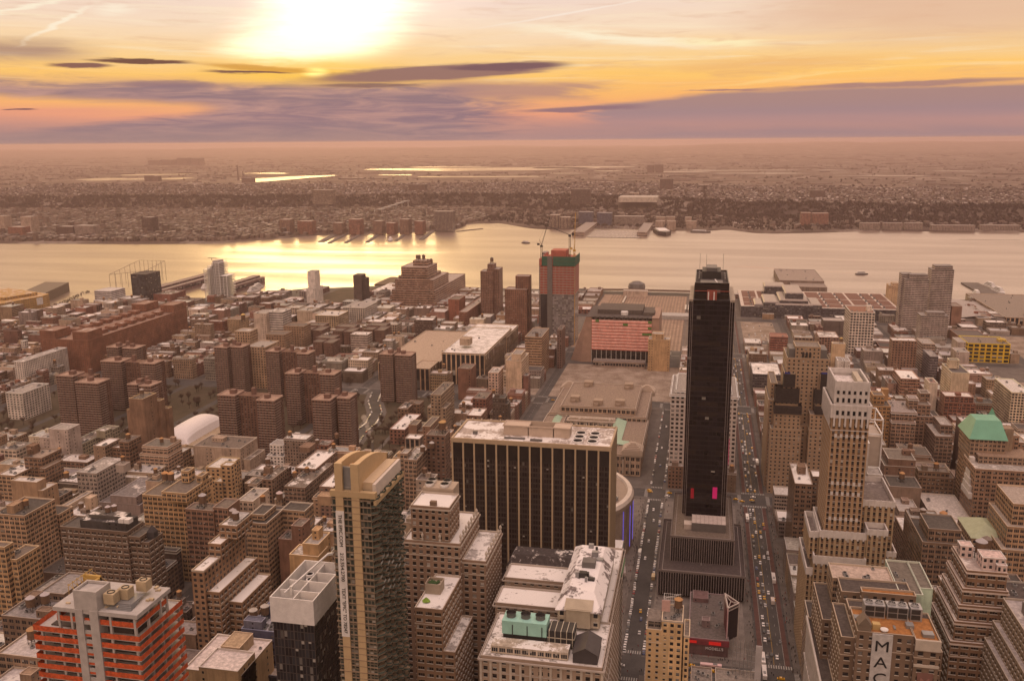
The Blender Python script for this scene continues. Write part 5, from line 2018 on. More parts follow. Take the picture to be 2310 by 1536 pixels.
building('dark_red_block', 'dark red brick block with roof tank, north of the tall tan apartment tower', 'office building', [(-245.1, -229.7, 947.2, 980.3, 0, 40)], 'punch', (.20,.10,.08), BRF, snow=1, units=2, tanks=[(-225,965,40,1)])
building('white_flat_roof_block', 'brown block with a clean white flat roof right behind the ribbed slab', 'office building', [(-232.0, -216.8, 871.8, 898.8, 0, 44)], 'punch', (.22,.14,.11), SRF, snow=2, units=1)
building('mail_hall', 'huge stone mail hall with tall dark window bays and rooftop plant', 'postal building', [(-338.9, -279.7, 1149.0, 1323.3, 0, 42.6), (-345.0, -279.0, 1285.0, 1372.0, 0.0, 38.0)], 'rib', (.40,.32,.235), SRF, snow=2, units=3, bay=6.5,fl=20,bulks=[(-322,-308,1180,1196,47,56)],cornice=1.2)
building('mail_annex', 'low tan annex with a wide empty roof, south of the mail hall', 'postal building', [(-370.1, -345.3, 1111.9, 1157.8, 0, 28.6), (-430.0, -348.0, 1150.0, 1372.0, 0.0, 24.0)], 'rib', (.36,.28,.20), (.42,.33,.26), snow=0, units=6, bay=6.5,fl=14)
building('twin_tan_slab', 'tan office slab with diagonal banded windows, next to the mail hall', 'office building', [(-233.9, -210.8, 1195.8, 1258.9, 0, 58)], 'strip', (.36,.26,.18), (.2,.18,.17), snow=0, units=4)
building('dark_tank_tower', 'narrow dark brick tower with a black tank, behind the banded tan slab', 'office building', [(-199.4, -192.7, 1258.4, 1293.0, 0, 56)], 'punch', (.17,.12,.11), BRF, snow=0, units=1, tanks=[(-218,1200,56,1.2,(.12,.1,.1))])
building('cream_deco_tower', 'cream apartment tower with a pointed penthouse and pale blank east wall', 'apartment building', [(-232.1, -212.2, 1063.9, 1110.0, 0, 56), (-225.4, -213.1, 1066.0, 1093.3, 56.9, 64)], 'punch', (.55,.43,.33), (.28,.25,.24), snow=0, units=4, blank=(0,))
building('pink_stone_building', 'pale pink apartment building with small dark windows, beside the cream deco tower', 'apartment building', [(-250.9, -238.6, 1048.6, 1076.8, 0, 44)], 'punch', (.56,.42,.36), LRF, snow=1, units=2)
building('brick_blank_slab', 'dark red brown blank slab in front of the mail hall', 'apartment building', [(-297.1, -280.0, 1077.1, 1104.2, 0, 40)], 'sparse', (.20,.115,.09), BRF, snow=1, units=1)
building('cream_factory', 'cream factory block with tall window bays, south of the mail annex', 'office building', [(-635.8, -594.8, 1409.9, 1456.4, 0, 35.2)], 'grid', (.50,.42,.30), SRF, snow=1, units=5)
building('white_factory', 'long white factory with many windows behind the cream factory', 'office building', [(-622.7, -581.9, 1500.1, 1564.1, 0, 33.0)], 'grid', (.55,.51,.47), LRF, snow=1, units=4)
building('long_red_loft', 'long red brick loft with even rows of windows running towards the river', 'office building', [(-415.2, -400.7, 1519.9, 1680.3, 0, 27.3)], 'strip', (.27,.13,.095), (.35,.3,.27), snow=1, units=6)
building('red_block', 'plain red brick block just south of the long red loft', 'office building', [(-445.5, -425.6, 1559.9, 1605.2, 0, 41.8)], 'sparse', (.25,.11,.08), BRF, snow=1, units=2)
building('dark_sign_tower', 'slim dark tower with an open square frame on top, by the river', 'apartment building', [(-656.7, -640.5, 1640.0, 1665.0, 0, 69.6), (-645.0, -636.1, 1649.8, 1670.3, 0, 62.0)], 'strip', (.10,.085,.085), TAR, snow=0, units=0, blank=(0,))
building('white_sail_tower', 'slim white tower with dark inset windows near the river park', 'apartment building', [(-773.7, -757.7, 1690.1, 1713.8, 0, 67.4), (-773.5, -755.8, 1680.2, 1721.0, 0, 34.6)], 'sparse', (.66,.63,.62), LRF, snow=0, units=1)
building('black_river_tower', 'dark faceted apartment tower beside the golf net frame', 'apartment building', [(-1122.3, -1088.9, 1620.4, 1671.1, 0, 64.2)], 'curtain', (.055,.045,.05), TAR, snow=0, units=2)
building('white_gridded_office', 'low office with a bold white frame round black glass', 'office building', [(-1015.4, -973.0, 1429.6, 1468.7, 0, 20)], 'curtain', (.62,.59,.58), LRF, snow=1, units=3, bay=7,fl=9)
building('white_sail_office', 'white curving glass office shaped like folded sails', 'office building', [(-1234.8, -1195.7, 1655.2, 1702.9, 0, 22.1), (-1227.4, -1165.2, 1640.4, 1702.5, 0, 5.1)], 'strip', (.55,.53,.54), SRF, snow=1, units=1)
building('brick_gallery_block', 'red brick block next to the dark river tower', 'office building', [(-1089.5, -1048.4, 1640.2, 1693.1, 0, 21.9)], 'sparse', (.24,.12,.10), BRF, snow=1, units=2)
building('garden_apartment_block', 'vast dark red apartment block with terraced towers and light courts', 'apartment building', [(-925.0, -848.0, 1112.0, 1368.0, 0.0, 48.0), (-925.0, -900.0, 1112.0, 1145.0, 48.9, 60.0), (-872.0, -848.0, 1112.0, 1145.0, 48.9, 60.0), (-925.0, -900.0, 1330.0, 1368.0, 48.9, 60.0), (-872.0, -848.0, 1330.0, 1368.0, 48.9, 60.0), (-872.0, -858.0, 1160.0, 1172.0, 48.9, 53.0), (-872.0, -858.0, 1184.0, 1196.0, 48.9, 53.0), (-872.0, -858.0, 1208.0, 1220.0, 48.9, 53.0), (-872.0, -858.0, 1232.0, 1244.0, 48.9, 53.0), (-872.0, -858.0, 1256.0, 1268.0, 48.9, 53.0), (-872.0, -858.0, 1280.0, 1292.0, 48.9, 53.0), (-872.0, -858.0, 1304.0, 1316.0, 48.9, 53.0), (-915.0, -900.0, 1160.0, 1172.0, 48.9, 53.0), (-915.0, -900.0, 1184.0, 1196.0, 48.9, 53.0), (-915.0, -900.0, 1208.0, 1220.0, 48.9, 53.0), (-915.0, -900.0, 1232.0, 1244.0, 48.9, 53.0), (-915.0, -900.0, 1256.0, 1268.0, 48.9, 53.0), (-915.0, -900.0, 1280.0, 1292.0, 48.9, 53.0), (-915.0, -900.0, 1304.0, 1316.0, 48.9, 53.0)], 'small', (.235,.12,.085), (.3,.2,.16), snow=1, units=10, bay=3.2,fl=3.0)
building('white_slab_house', 'white apartment slab with a grid of small windows and a brown end wall', 'apartment building', [(-885.9, -871.8, 1011.8, 1097.9, 0, 40), (-935.0, -929.0, 1085.0, 1092.0, 40.0, 50.0)], 'punch', (.62,.58,.56), LRF, snow=1, units=2, bay=3.2,fl=2.9)
building('white_striped_house', 'white apartment house with dark recessed strips and a cream end', 'apartment building', [(-805.4, -782.6, 900.0, 946.4, 0, 32)], 'punch', (.60,.56,.53), LRF, snow=1, units=4, bay=4.6,fl=3)
building('white_midrise', 'white midrise with banded windows, north of the garden apartment block', 'apartment building', [(-660.8, -636.0, 1290.0, 1321.6, 0, 62.4)], 'strip', (.55,.52,.51), LRF, snow=1, units=3)
building('grey_tall_slab', 'grey blank slab with a stair shaft beside the white midrise', 'apartment building', [(-679.3, -658.3, 1279.8, 1312.1, 0, 61.2)], 'sparse', (.50,.45,.41), LRF, snow=0, units=1, blank=(0,))
building('tan_twin_house', 'tan apartment house with a yellow tank and brick tower, behind the park', 'apartment building', [(-588.2, -560.6, 1081.4, 1121.8, 0, 56), (-618.7, -596.6, 1109.5, 1132.2, 0, 70)], 'punch', (.40,.31,.23), LRF, snow=1, units=2, tanks=[(-640,1175,70,1.6,(.6,.42,.16))])
building('brown_tower_house', 'brown apartment house beside the terraced garden block', 'apartment building', [(-623.6, -591.0, 1266.2, 1292.5, 0, 46), (-621.6, -593.0, 1203.5, 1230.6, 0, 46)], 'punch', (.30,.22,.16), BRF, snow=0, units=3)
building('cross_plan_tower', 'dark red brown cross shaped housing tower south of the cream factory', 'housing tower', [(-555.2, -541.1, 1218.6, 1236.9, 0, 34), (-537.3, -523.3, 1215.6, 1245.2, 0, 34), (-562.8, -533.9, 1246.6, 1269.2, 0, 34)], 'small', (.15,.095,.08), BRF, snow=0, units=1)
building('cross_plan_tower', 'dark red brown cross shaped housing tower west of the white balcony block', 'housing tower', [(-557.7, -542.7, 1299.0, 1319.4, 0, 34), (-538.7, -523.9, 1295.4, 1328.5, 0, 34), (-565.8, -535.2, 1330.4, 1355.6, 0, 34)], 'small', (.15,.095,.08), BRF, snow=0, units=1)
building('cross_plan_tower', 'dark red brown cross shaped housing tower behind the brown tower house', 'housing tower', [(-610.0, -594.8, 1300.4, 1321.0, 0, 34), (-590.6, -575.5, 1296.8, 1330.3, 0, 34), (-619.3, -588.2, 1332.1, 1357.6, 0, 34)], 'small', (.15,.095,.08), BRF, snow=0, units=1)
building('cross_plan_tower', 'dark red brown cross shaped housing tower facing the playing field', 'housing tower', [(-513.6, -498.7, 1316.8, 1337.5, 0, 34), (-494.7, -479.9, 1313.2, 1346.8, 0, 34), (-520.8, -490.1, 1348.7, 1374.4, 0, 34)], 'small', (.15,.095,.08), BRF, snow=0, units=1)
building('white_balcony_block', 'grey and white apartment block with a dark stair tower', 'apartment building', [(-516.8, -489.9, 1269.0, 1289.9, 0, 36)], 'strip', (.42,.38,.36), SRF, snow=2, units=2)
building('brown_flats_tower', 'dark apartment tower near the playing field', 'apartment building', [(-456.6, -425.8, 1395.6, 1416.7, 0, 36)], 'strip', (.13,.095,.085), SRF, snow=2, units=1)
building('dark_banded_block', 'dark blue grey banded office with a white roof, across from the stepped hotel', 'office building', [(67.4, 102.2, 1161.2, 1225.0, 0, 28)], 'strip', (.10,.095,.105), SRF, snow=2, units=2, bay=6,fl=3.4)
building('gothic_brown_tower', 'narrow brown tower with copper trim squeezed in beside the setback tower', 'office building', [(73.9, 86.7, 676.8, 722.9, 0, 66), (90.6, 99.0, 711.0, 725.8, 0, 60)], 'pair', (.20,.145,.11), LRF, snow=2, units=1, bulks=[(78,84,700,710,66,72)])
building('stone_office_block', 'grey stone office with dark glass bands on the avenue below the stepped hotel', 'office building', [(68.0, 96.0, 770.0, 790.0, 0.0, 20.0)], 'strip', (.36,.32,.29), SRF, snow=1, units=2)
building('tan_ochre_block', 'ochre brick office with a square water house, behind the white framed roof', 'office building', [(164.2, 183.0, 903.5, 941.5, 0, 66), (167.2, 177.6, 908.5, 924.1, 66.9, 75)], 'pair', (.38,.25,.13), BRF, snow=0, units=1, bulks=[(178,184,925,932,66,78)])
building('crenellated_block', 'broad brown office whose ledges carry white battlements', 'office building', [(183.2, 206.0, 899.0, 940.0, 0, 62), (183.0, 204.5, 894.6, 926.1, 0, 54), (200.9, 209.5, 914.0, 926.3, 62.9, 72)], 'loft', (.25,.185,.145), (.3,.26,.25), snow=0, units=3, coping=(.66,.60,.58),cornice=.5)
building('domed_brick_tower', 'brown tower with white battlements in three tiers, beside the crenellated block', 'office building', [(214.3, 223.3, 928.6, 942.9, 0, 74), (209.6, 221.5, 915.0, 929.8, 0, 66), (207.6, 223.6, 909.4, 924.9, 0, 56)], 'pair', (.25,.18,.14), BRF, snow=0, units=0, coping=(.66,.60,.58))
building('brown_stepped_block', 'brown brick block stepping back from its street, south of the green roofed tower', 'office building', [(222.5, 233.0, 876.8, 906.3, 0, 58), (216.4, 231.3, 866.8, 910.1, 0, 50)], 'loft', (.20,.15,.12), LRF, snow=1, units=2)
building('dark_blank_block', 'tall dark brown block with one blank wall next to the green roofed tower', 'office building', [(236.4, 254.1, 862.6, 881.2, 0, 66)], 'sparse', (.135,.095,.085), SRF, snow=2, units=3, blank=(0,))
building('green_roofed_tower', 'brown stepped office under a steep green copper roof', 'office building', [(236.5, 257.4, 758.6, 785.2, 0, 82), (226.3, 248.3, 749.8, 772.9, 0, 90), (214.7, 224.4, 713.0, 784.7, 0, 68), (208.0, 260.0, 712.0, 745.0, 0.0, 74.0)], 'pair', (.29,.205,.15), LRF, snow=1, units=0, coping=(.62,.50,.42))
building('cream_slab_tower', 'slim cream apartment tower with a blank east wall and open roof house', 'apartment building', [(279.8, 298.7, 1078.9, 1123.1, 0, 60), (281.0, 292.0, 1098.0, 1108.0, 60.9, 70.0)], 'punch', (.58,.49,.38), (.12,.11,.11), snow=0, units=2, blank=(0,),bay=3.2,fl=3)
building('cream_balcony_tower', 'cream apartment tower with a grid of balconies beyond the green roofed tower', 'apartment building', [(322.0, 340.8, 1009.2, 1068.7, 0, 58)], 'grid', (.60,.51,.39), SRF, snow=1, units=3, bay=3.4,fl=3)
building('brown_avenue_loft', 'brown loft with many small windows, behind the white columned office', 'office building', [(256.9, 288.5, 1293.6, 1314.1, 0, 50)], 'punch', (.25,.165,.125), SRF, snow=2, units=2, tanks=[(270,1330,50,1)])
building('white_columned_office', 'tall white office with rows of large windows and a red brown roof', 'office building', [(220.7, 255.7, 1426.0, 1482.8, 0, 64)], 'grid', (.66,.60,.55), (.25,.13,.09), snow=0, units=3, bay=4.6,fl=4.2,bulks=[(246,253,1440,1450,64,72)])
building('tan_tank_slab', 'plain tan slab with a yellow tank, in front of the white columned office', 'office building', [(178.8, 195.8, 1286.4, 1299.8, 0, 44)], 'sparse', (.50,.40,.28), LRF, snow=0, units=0, blank=(0,),tanks=[(190,1290,44,1.2,(.6,.42,.15))])
building('white_split_building', 'pair of white blank walls split by a dark stripe, below the tan tank slab', 'office building', [(183.5, 190.7, 1261.1, 1285.6, 0, 26), (192.8, 199.7, 1261.4, 1287.5, 0, 26), (184.5, 199.5, 1264.0, 1284.0, 0.0, 25.0)], 'sparse', (.62,.59,.58), LRF, snow=1, units=0, blank=(0,))
building('red_banded_tower', 'red brick tower with pale sill bands near the expressway ramps', 'office building', [(101.4, 126.3, 1358.5, 1385.1, 0, 36)], 'strip', (.27,.12,.095), (.3,.16,.12), snow=0, units=1)
building('red_tile_factory', 'brick factory with big windows, beyond the tan tank slab', 'office building', [(175.3, 203.8, 1406.0, 1450.7, 0, 28)], 'grid', (.27,.17,.13), LRF, snow=2, units=1)
building('yellow_gridded_warehouse', 'bright yellow framed warehouse with dark windows above a red base', 'warehouse', [(381.8, 438.8, 1401.8, 1455.0, 0, 27.4)], 'grid', (.62,.42,.03), (.22,.18,.15), snow=0, units=5, bay=8.2,fl=5,bulks=[(428,438,1420,1432,26,31)])
building('grey_midrise', 'grey blank fronted midrise in front of the yellow warehouse', 'office building', [(347.8, 364.2, 1325.2, 1354.9, 0, 30), (358.3, 368.9, 1365.0, 1397.5, 0, 36)], 'sparse', (.42,.38,.36), LRF, snow=1, units=2)
building('dark_glass_midrise', 'dark glass midrise with a pale blue end wall', 'apartment building', [(297.6, 307.8, 1256.2, 1297.3, 0, 38)], 'strip', (.16,.15,.17), LRF, snow=1, units=2)
building('tan_stair_midrise', 'tan midrise with white framed end and stepped top, by the river towers', 'apartment building', [(302.5, 319.1, 1326.0, 1363.3, 0, 40)], 'strip', (.38,.31,.26), LRF, snow=1, units=1)
building('brown_corner_block', 'brown brick block with a flat white roof and bands of windows', 'office building', [(240.6, 262.2, 1145.4, 1190.6, 0, 34)], 'strip', (.32,.20,.15), SRF, snow=2, units=2)
building('white_red_slab', 'white blank slab with a red brick edge, in front of the slim cream tower', 'apartment building', [(250.9, 259.6, 1050.6, 1074.5, 0, 54)], 'sparse', (.56,.49,.43), (.3,.2,.17), snow=0, units=1, blank=(0,))
# ================================================================== LANDMARKS OF THE MIDDLE DISTANCE
# green copper roof on the stepped brown office
root = bpy.data.objects['green_roofed_tower']
COPPER = plain('green_copper', (.16, .40, .29), .6, var=.15, scale=.1)
m = MB()
a, b, c, d, z0, z1 = 208, 236, 735, 770, 90.8, 104
m.quad([(a, c, z0), (b, c, z0), (b - 4, c + 9, z1), (a + 6, c + 9, z1)])
m.quad([(b, c, z0), (b, d, z0), (b - 4, d - 9, z1), (b - 4, c + 9, z1)])
m.quad([(b, d, z0), (a, d, z0), (a + 6, d - 9, z1), (b - 4, d - 9, z1)])
m.quad([(a, d, z0), (a, c, z0), (a + 6, c + 9, z1), (a + 6, d - 9, z1)])
m.quad([(a + 6, c + 9, z1), (b - 4, c + 9, z1), (b - 4, d - 9, z1), (a + 6, d - 9, z1)])
m.quad([(228, 771, 96), (238, 771, 96), (233, 771, 107)])
m.quad([(228, 771, 96), (233, 771, 107), (233, 780, 96)])
m.quad([(233, 771, 107), (238, 771, 96), (233, 780, 96)])
m.build('copper_roof', COPPER, root)
m = MB()
m.box(209.5, 235, 736.5, 769, 74, 90.8, 0, 3.4, 3.7)
m.box(214, 252, 728, 752, 74, 80, 0, 3.4, 3.7, top=1)
m.build('upper_wall', [FAC['pair'], ROOF], root, (.29, .205, .15))
m = MB()
for i in range(6):
    m.box(205.5 + i * .7, 209 + i * .7, 713 + i * 3.5, 735, 50 + i * 4.6, 54.4 + i * 4.6)
m.build('ledge_parapet', TRIMW, root)
bulkhead(root, 234, 242, 744, 754, 80, 98, (.30, .22, .16))

# ---- inflated dome
root = empty('inflated_dome', 'white inflated sports dome on a low tan building', 'sports dome', (-538, 872, 0))
hold = empty_shift(root)
TAKEN.append((-566, -512, 826, 918))
m = MB()
m.box(-562, -514, 828, 918, 0, 8.5, 0, 4, 4, lid=False)
m.quad([(-562, 828, 8.5), (-514, 828, 8.5), (-514, 918, 8.5), (-562, 918, 8.5)], None, 1)
m.build('base_wall', [FAC['sparse'], ROOF_CLEAN], hold, (.36, .28, .20))
m = MB()
nx, ny = 14, 30
V = {}
for i in range(nx + 1):
    for j in range(ny + 1):
        u, v = i / nx * 2 - 1, j / ny * 2 - 1
        k_ = max(abs(u), abs(v))
        h = (max(0, 1 - abs(u) ** 2.3) ** .55) * (max(0, 1 - abs(v) ** 3.4) ** .55)
        V[i, j] = (-544 + u * 17, 872 + v * 42, 8.5 + 14.5 * h + (.12 if j % 3 == 0 else 0))
for i in range(nx):
    for j in range(ny):
        m.quad([V[i, j], V[i + 1, j], V[i + 1, j + 1], V[i, j + 1]])
m.build('dome_skin', plain('white_fabric', (.72, .68, .69), .6, var=.05), hold, smooth=True)

# ---- courtyard housing towers in the park
PSB = (.155, .088, .068)
PSW = facade('housing_brick', (.28, .72, .30, .74), 1, sill=False, blind=.22)
BSLAB = plain('balcony_concrete', (.56, .46, .42), .85)
BRAIL = plain('balcony_brick', (.17, .10, .08), .85)


def park_tower(label, pa, pb, tall=61, depth=21):
    xs = (pa[0] + pb[1]) / 2
    root = empty('park_housing_tower', label, 'housing tower', (xs, pa[2] + 12, 0), 0, 'brick housing towers in the park')
    hold = empty_shift(root)
    TAKEN.append((pa[0] - 2, pb[1] + 2, min(pa[2], pb[2]) - 3, max(pa[2], pb[2]) + depth))
    for (x0, x1, y0) in (pa, pb):
        y1 = y0 + depth
        m = MB()
        m.box(x0, x1, y0, y1, 0, tall, 0, 3.4, 2.77, lid=False)
        w = m.build('pavilion_wall', PSW, hold, PSB)
        m = MB()
        m.quad([(x0, y0, tall), (x1, y0, tall), (x1, y1, tall), (x0, y1, tall)])
        put('roof', m.mesh('roof', ROOF_CLEAN), w, (.36, .25, .20))
        m = MB()
        ring(m, x0, x1, y0, y1, tall, tall + 1.1, .5, .15)
        put('parapet', m.mesh('parapet', COPING), w, (.44, .32, .27))
        for f in range(1, 22):
            z = f * 2.77
            m = MB()
            m.box(x0 + 1.5, x1 + 1.4, y0 - 1.7, y0 + .1, z - .22, z + .24, 0)
            m.box(x1 - .1, x1 + 1.4, y0, y0 + depth * .55, z - .22, z + .24, 0)
            m.box(x0 + 1.5, x1 + 1.4, y0 - 1.72, y0 - 1.6, z + .24, z + 1.0, 1)
            m.box(x1 + 1.3, x1 + 1.42, y0 - 1.6, y0 + depth * .55, z + .24, z + 1.0, 1)
            put('balcony', m.mesh('balcony', [BSLAB, BRAIL]), w)
    yl = max(pa[2], pb[2]) + 6
    m = MB()
    m.box(pa[1] - .5, pb[0] + .5, yl, yl + depth - 6.3, 0, tall - .6, 0, 3.4, 2.77, lid=False)
    m.quad([(pa[1], yl, tall - .6), (pb[0], yl, tall - .6), (pb[0], yl + depth - 6, tall - .6), (pa[1], yl + depth - 6, tall - .6)], None, 1)
    m.build('link_wall', [PSW, ROOF_CLEAN], hold, PSB)
    for x, y, w_, h in (((pa[0] + pa[1]) / 2 + 3, pa[2] + 11, 6, 4.5), ((pb[0] + pb[1]) / 2 - 3, pb[2] + 12, 5, 4), (xs, yl + 8, 4, 6.5)):
        m = MB()
        m.box(x - w_ / 2, x + w_ / 2, y - w_ / 2, y + w_ / 2, tall - .6, tall + h)
        m.build('lift_housing', WALLPLAIN, hold, (.20, .12, .10))


for lab, pa, pb in (('brick balcony tower nearest the white inflated dome on its south side', (-721, -699, 884), (-679, -650, 861)),
                    ('brick balcony tower behind the one south of the white dome', (-715, -687, 956), (-661, -641, 955)),
                    ('brick balcony tower beside the terraced garden block', (-758, -741, 1028), (-733, -713, 1026)),
                    ('wide brick balcony tower just north of the white inflated dome', (-495, -475, 842), (-445, -425, 831)),
                    ('brick balcony tower standing in front of the tan twin house', (-540, -522, 1041), (-495, -479, 1036)),
                    ('brick balcony tower in mid park, behind the one north of the dome', (-465, -448, 940), (-424, -406, 943)),
                    ('brick balcony tower beside the curved street, behind the white apartment house', (-389, -369, 843), (-366, -352, 854)),
                    ('brick balcony tower at the bend of the curved street in front of the mail annex', (-391, -374, 1051), (-370, -349, 1049)),
                    ('brick balcony tower with a yellow tank rising right behind it', (-617, -599, 1051), (-597, -580, 1057)),
                    ('brick balcony tower half hidden by the stepped cream edged slab', (-616, -604, 864), (-600, -585, 861))):
    park_tower(lab, pa, pb)

# ---- monumental post office: low block, two courts, green copper roofs and a corner pavilion
STONE = (.40, .33, .27)
root = building('post_office', 'vast low stone post office with green copper roof edges and a flat brown roof', 'post office',
                [(-162, -52, 846, 868, 0, 21), (-162, -140, 868, 960, 0, 24), (-76, -52, 868, 960, 0, 22), (-160, -54, 955, 1078, 0, 26), (-148, -66, 962, 1062, 26, 33)],
                style='pair', wall=STONE, roof=(.26, .20, .16), bay=5, fl=7, coping=(.50, .42, .36), units=3, cornice=1.)
hold = root
for x, y in ((-60, 853), (-154, 853), (-60, 1070), (-154, 1070)):
    m = MB()
    m.box(x - 10, x + 10, y - 9, y + 9, 21.2, 26.5, 0)
    for i in range(5):
        m.box(x - 9 + i * 1.6, x + 9 - i * 1.6, y - 8.4 + i * 1.5, y + 8.4 - i * 1.5, 26.5 + i * 1.2, 27.7 + i * 1.2, 0)
    m.build('corner_pavilion', CREAM, hold, (.42, .34, .28))
m = MB()
for x0, x1, y0, y1 in ((-84, -74, 872, 952), (-150, -141, 905, 952), (-96, -66, 870, 884)):
    m.quad([(x0, y0, 26), (x1, y0, 22.8), (x1, y1, 22.8), (x0, y1, 26)])
    m.quad([(x0 - 3, y0, 24), (x0, y0, 26), (x0, y1, 26), (x0 - 3, y1, 24)])
m.build('copper_roof', plain('pale_copper', (.33, .47, .36), .7, var=.15), hold)
m = MB()
m.box(-138, -84, 936, 950, 0, 25, 0, 5, 7)
m.box(-136, -86, 940, 948, 25, 27, 1)
m.build('court_range', [FAC['pair'], ROOF], hold, STONE)
for x, y in ((-135, 985), (-108, 975), (-84, 978), (-128, 1052), (-80, 1050)):
    m = MB()
    m.box(x - 5, x + 5, y - 5, y + 5, 33, 39, 0, 3, 3)
    m.box(x - 4, x + 1, y - 8, y - 5, 33, 36, 0, 3, 3)
    m.build('roof_bulkhead', WALLPLAIN, hold, (.36, .28, .22))
m = MB()
for i in range(14):
    x = -148 + i * 6.6
    m.lathe(x, 845, [(1.1, 3), (1.0, 17)], 8)
m.build('colonnade', CREAM, hold, STONE)

# ---- office block under pink screens
root = empty('screened_office_block', 'broad sloping office block with floors glowing behind pink and red screens', 'office building', (-112, 1350, 0))
hold = empty_shift(root)
TAKEN.append((-200, -56, 1298, 1402))
m = MB()
m.quad([(-172, 1306, 0), (-156, 1306, 0), (-156, 1306, 68), (-164, 1306, 68)])
m.quad([(-156, 1306, 0), (-156, 1398, 0), (-156, 1398, 68), (-156, 1306, 68)])
m.quad([(-156, 1398, 0), (-188, 1398, 0), (-164, 1398, 68), (-156, 1398, 68)])
m.quad([(-188, 1398, 0), (-188, 1316, 0), (-164, 1306, 68), (-164, 1398, 68)])
m.quad([(-188, 1316, 0), (-172, 1306, 0), (-164, 1306, 68)])
m.box(-68.5, -58.3, 1306, 1398, 0, 69)
m.box(-156, -68.5, 1310, 1398, 0, 64)
m.build('wall', WALLPLAIN, hold, (.36, .24, .19))
m = MB()
m.quad([(-164, 1305, 68.2), (-58, 1305, 68.2), (-58, 1399, 68.2), (-164, 1399, 68.2)])
m.box(-150, -84, 1330, 1385, 68.2, 75)
m.box(-82, -66, 1325, 1350, 68.2, 73)
for i in range(12):
    m.box(-152 + i * 6.8, -149 + i * 6.8, 1307, 1311, 64, 68.2)
m.build('roof', ROOF_CLEAN, hold, (.10, .085, .08))
m = MB()
m.lathe(-110, 1328, [(5.5, 68.4), (5.5, 73), (4.5, 74)], 20)
m.build('water_tank', WHITE, hold)
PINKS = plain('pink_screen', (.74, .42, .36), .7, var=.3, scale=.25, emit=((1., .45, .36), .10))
REDB = plain('red_band', (.56, .17, .12), .7, var=.3)
GREENS = plain('green_screen', (.10, .22, .06), .8)
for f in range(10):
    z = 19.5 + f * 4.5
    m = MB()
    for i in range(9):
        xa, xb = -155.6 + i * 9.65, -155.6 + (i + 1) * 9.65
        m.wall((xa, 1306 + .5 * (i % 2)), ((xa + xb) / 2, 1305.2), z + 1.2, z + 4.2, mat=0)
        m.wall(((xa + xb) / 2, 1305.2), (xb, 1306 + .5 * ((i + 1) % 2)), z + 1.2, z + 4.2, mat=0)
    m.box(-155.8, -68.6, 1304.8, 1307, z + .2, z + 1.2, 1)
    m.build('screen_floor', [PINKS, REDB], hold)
for x0, x1, f in ((-110, -103, 8), (-82, -68.8, 5), (-74, -68.8, 9), (-74, -68.8, 7), (-150, -145, 9), (-72, -68.8, 3)):
    m = MB()
    m.box(x0, x1, 1304.3, 1304.9, 20.5 + f * 4.5, 23.8 + f * 4.5)
    m.build('green_screen', GREENS, hold)
m = MB()
m.box(-155.5, -68.7, 1307.5, 1310, 2, 19, 0, lid=False)
for i in range(13):
    m.box(-156 + i * 7.2, -155 + i * 7.2, 1306.5, 1307.6, 0, 19.4, 1)
m.build('ground_storey', [GLASS, CONCRETE], hold)
building('tan_corner_block', 'tan office block with orange roof houses, in front of the pink screened block', 'office building', [(-71, -41, 1268, 1292, 0, 45), (-66, -50, 1272, 1290, 45, 52)], style='sparse', wall=(.46, .34, .21), roof=(.4, .36, .32), units=4)
building('covered_shed', 'long low grey shed in front of the pink screened block', 'shed', [(-150, -76, 1278, 1294, 0, 8)], style='strip', wall=(.26, .22, .20), roof=(.2, .17, .16), bay=8, fl=8)

# ---- glass tower under construction by the rail yard
root = empty('unfinished_glass_tower', 'unfinished glass tower with red upper floors, green netting and cranes', 'construction tower', (-224, 1450, 0))
hold = empty_shift(root)
TAKEN.append((-258, -192, 1410, 1480))
GT = facade('blue_grey_curtain', (.04, .96, .05, .95), 1, sill=False, glass=(.10, .095, .10), blind=.25, rough=.4)
m = MB()
m.box(-232, -197.5, 1415, 1470, 0, 82, 0, 3.2, 4, lid=False)
m.build('glass_wall', GT, hold, (.20, .18, .18))
m = MB()
m.quad([(-251, 1425, 0), (-232, 1416, 0), (-234, 1416, 82), (-252, 1418, 82)])
m.quad([(-251, 1470, 0), (-251, 1425, 0), (-252, 1418, 82), (-252, 1470, 82)])
m.build('dark_glass_facet', plain('facet_glass', (.03, .028, .035), .2, spec=.5), hold)
REDF = plain('red_frame', (.42, .12, .09), .8, var=.25)
for f in range(11):
    z = 82 + f * 4.1
    m = MB()
    m.box(-252.5, -196.5, 1414.5, 1470, z - .5, z + .2, 1)
    m.box(-252, -197, 1415.6, 1469, z + .2, z + 3.0, 0, lid=False)
    for i in range(10):
        m.box(-252.3 + i * 6.15, -251.7 + i * 6.15, 1414.4, 1415.2, z, z + 4, 1)
    m.build('open_floor', [REDF, plain('pale_frame', (.42, .33, .30), .8) if 'pale_frame' not in MATS else MATS['pale_frame']], hold)
m = MB()
m.box(-240, -232, 1413.6, 1415, 0, 142)
m.build('hoist_mast', STEEL, hold)
m = MB()
for z in (127, 134.5):
    m.box(-249, -240, 1413.8, 1414.6, z, z + 7.2)
    m.box(-231, -196, 1413.8, 1414.6, z, z + 7.2)
    m.box(-196.4, -195.8, 1414, 1470, z, z + 7.2)
m.build('green_netting', plain('green_net', (.03, .12, .085), .85, var=.25, scale=.3), hold)
m = MB()
m.box(-253, -196, 1415, 1470, 127, 138)
m.box(-236, -212, 1425, 1455, 138, 150)
rr = random.Random(9)
for i in range(30):
    x, y = rr.uniform(-250, -198), rr.uniform(1416, 1468)
    m.box(x, x + rr.uniform(.5, 3), y, y + rr.uniform(.5, 3), 138, 138 + rr.uniform(1, 7))
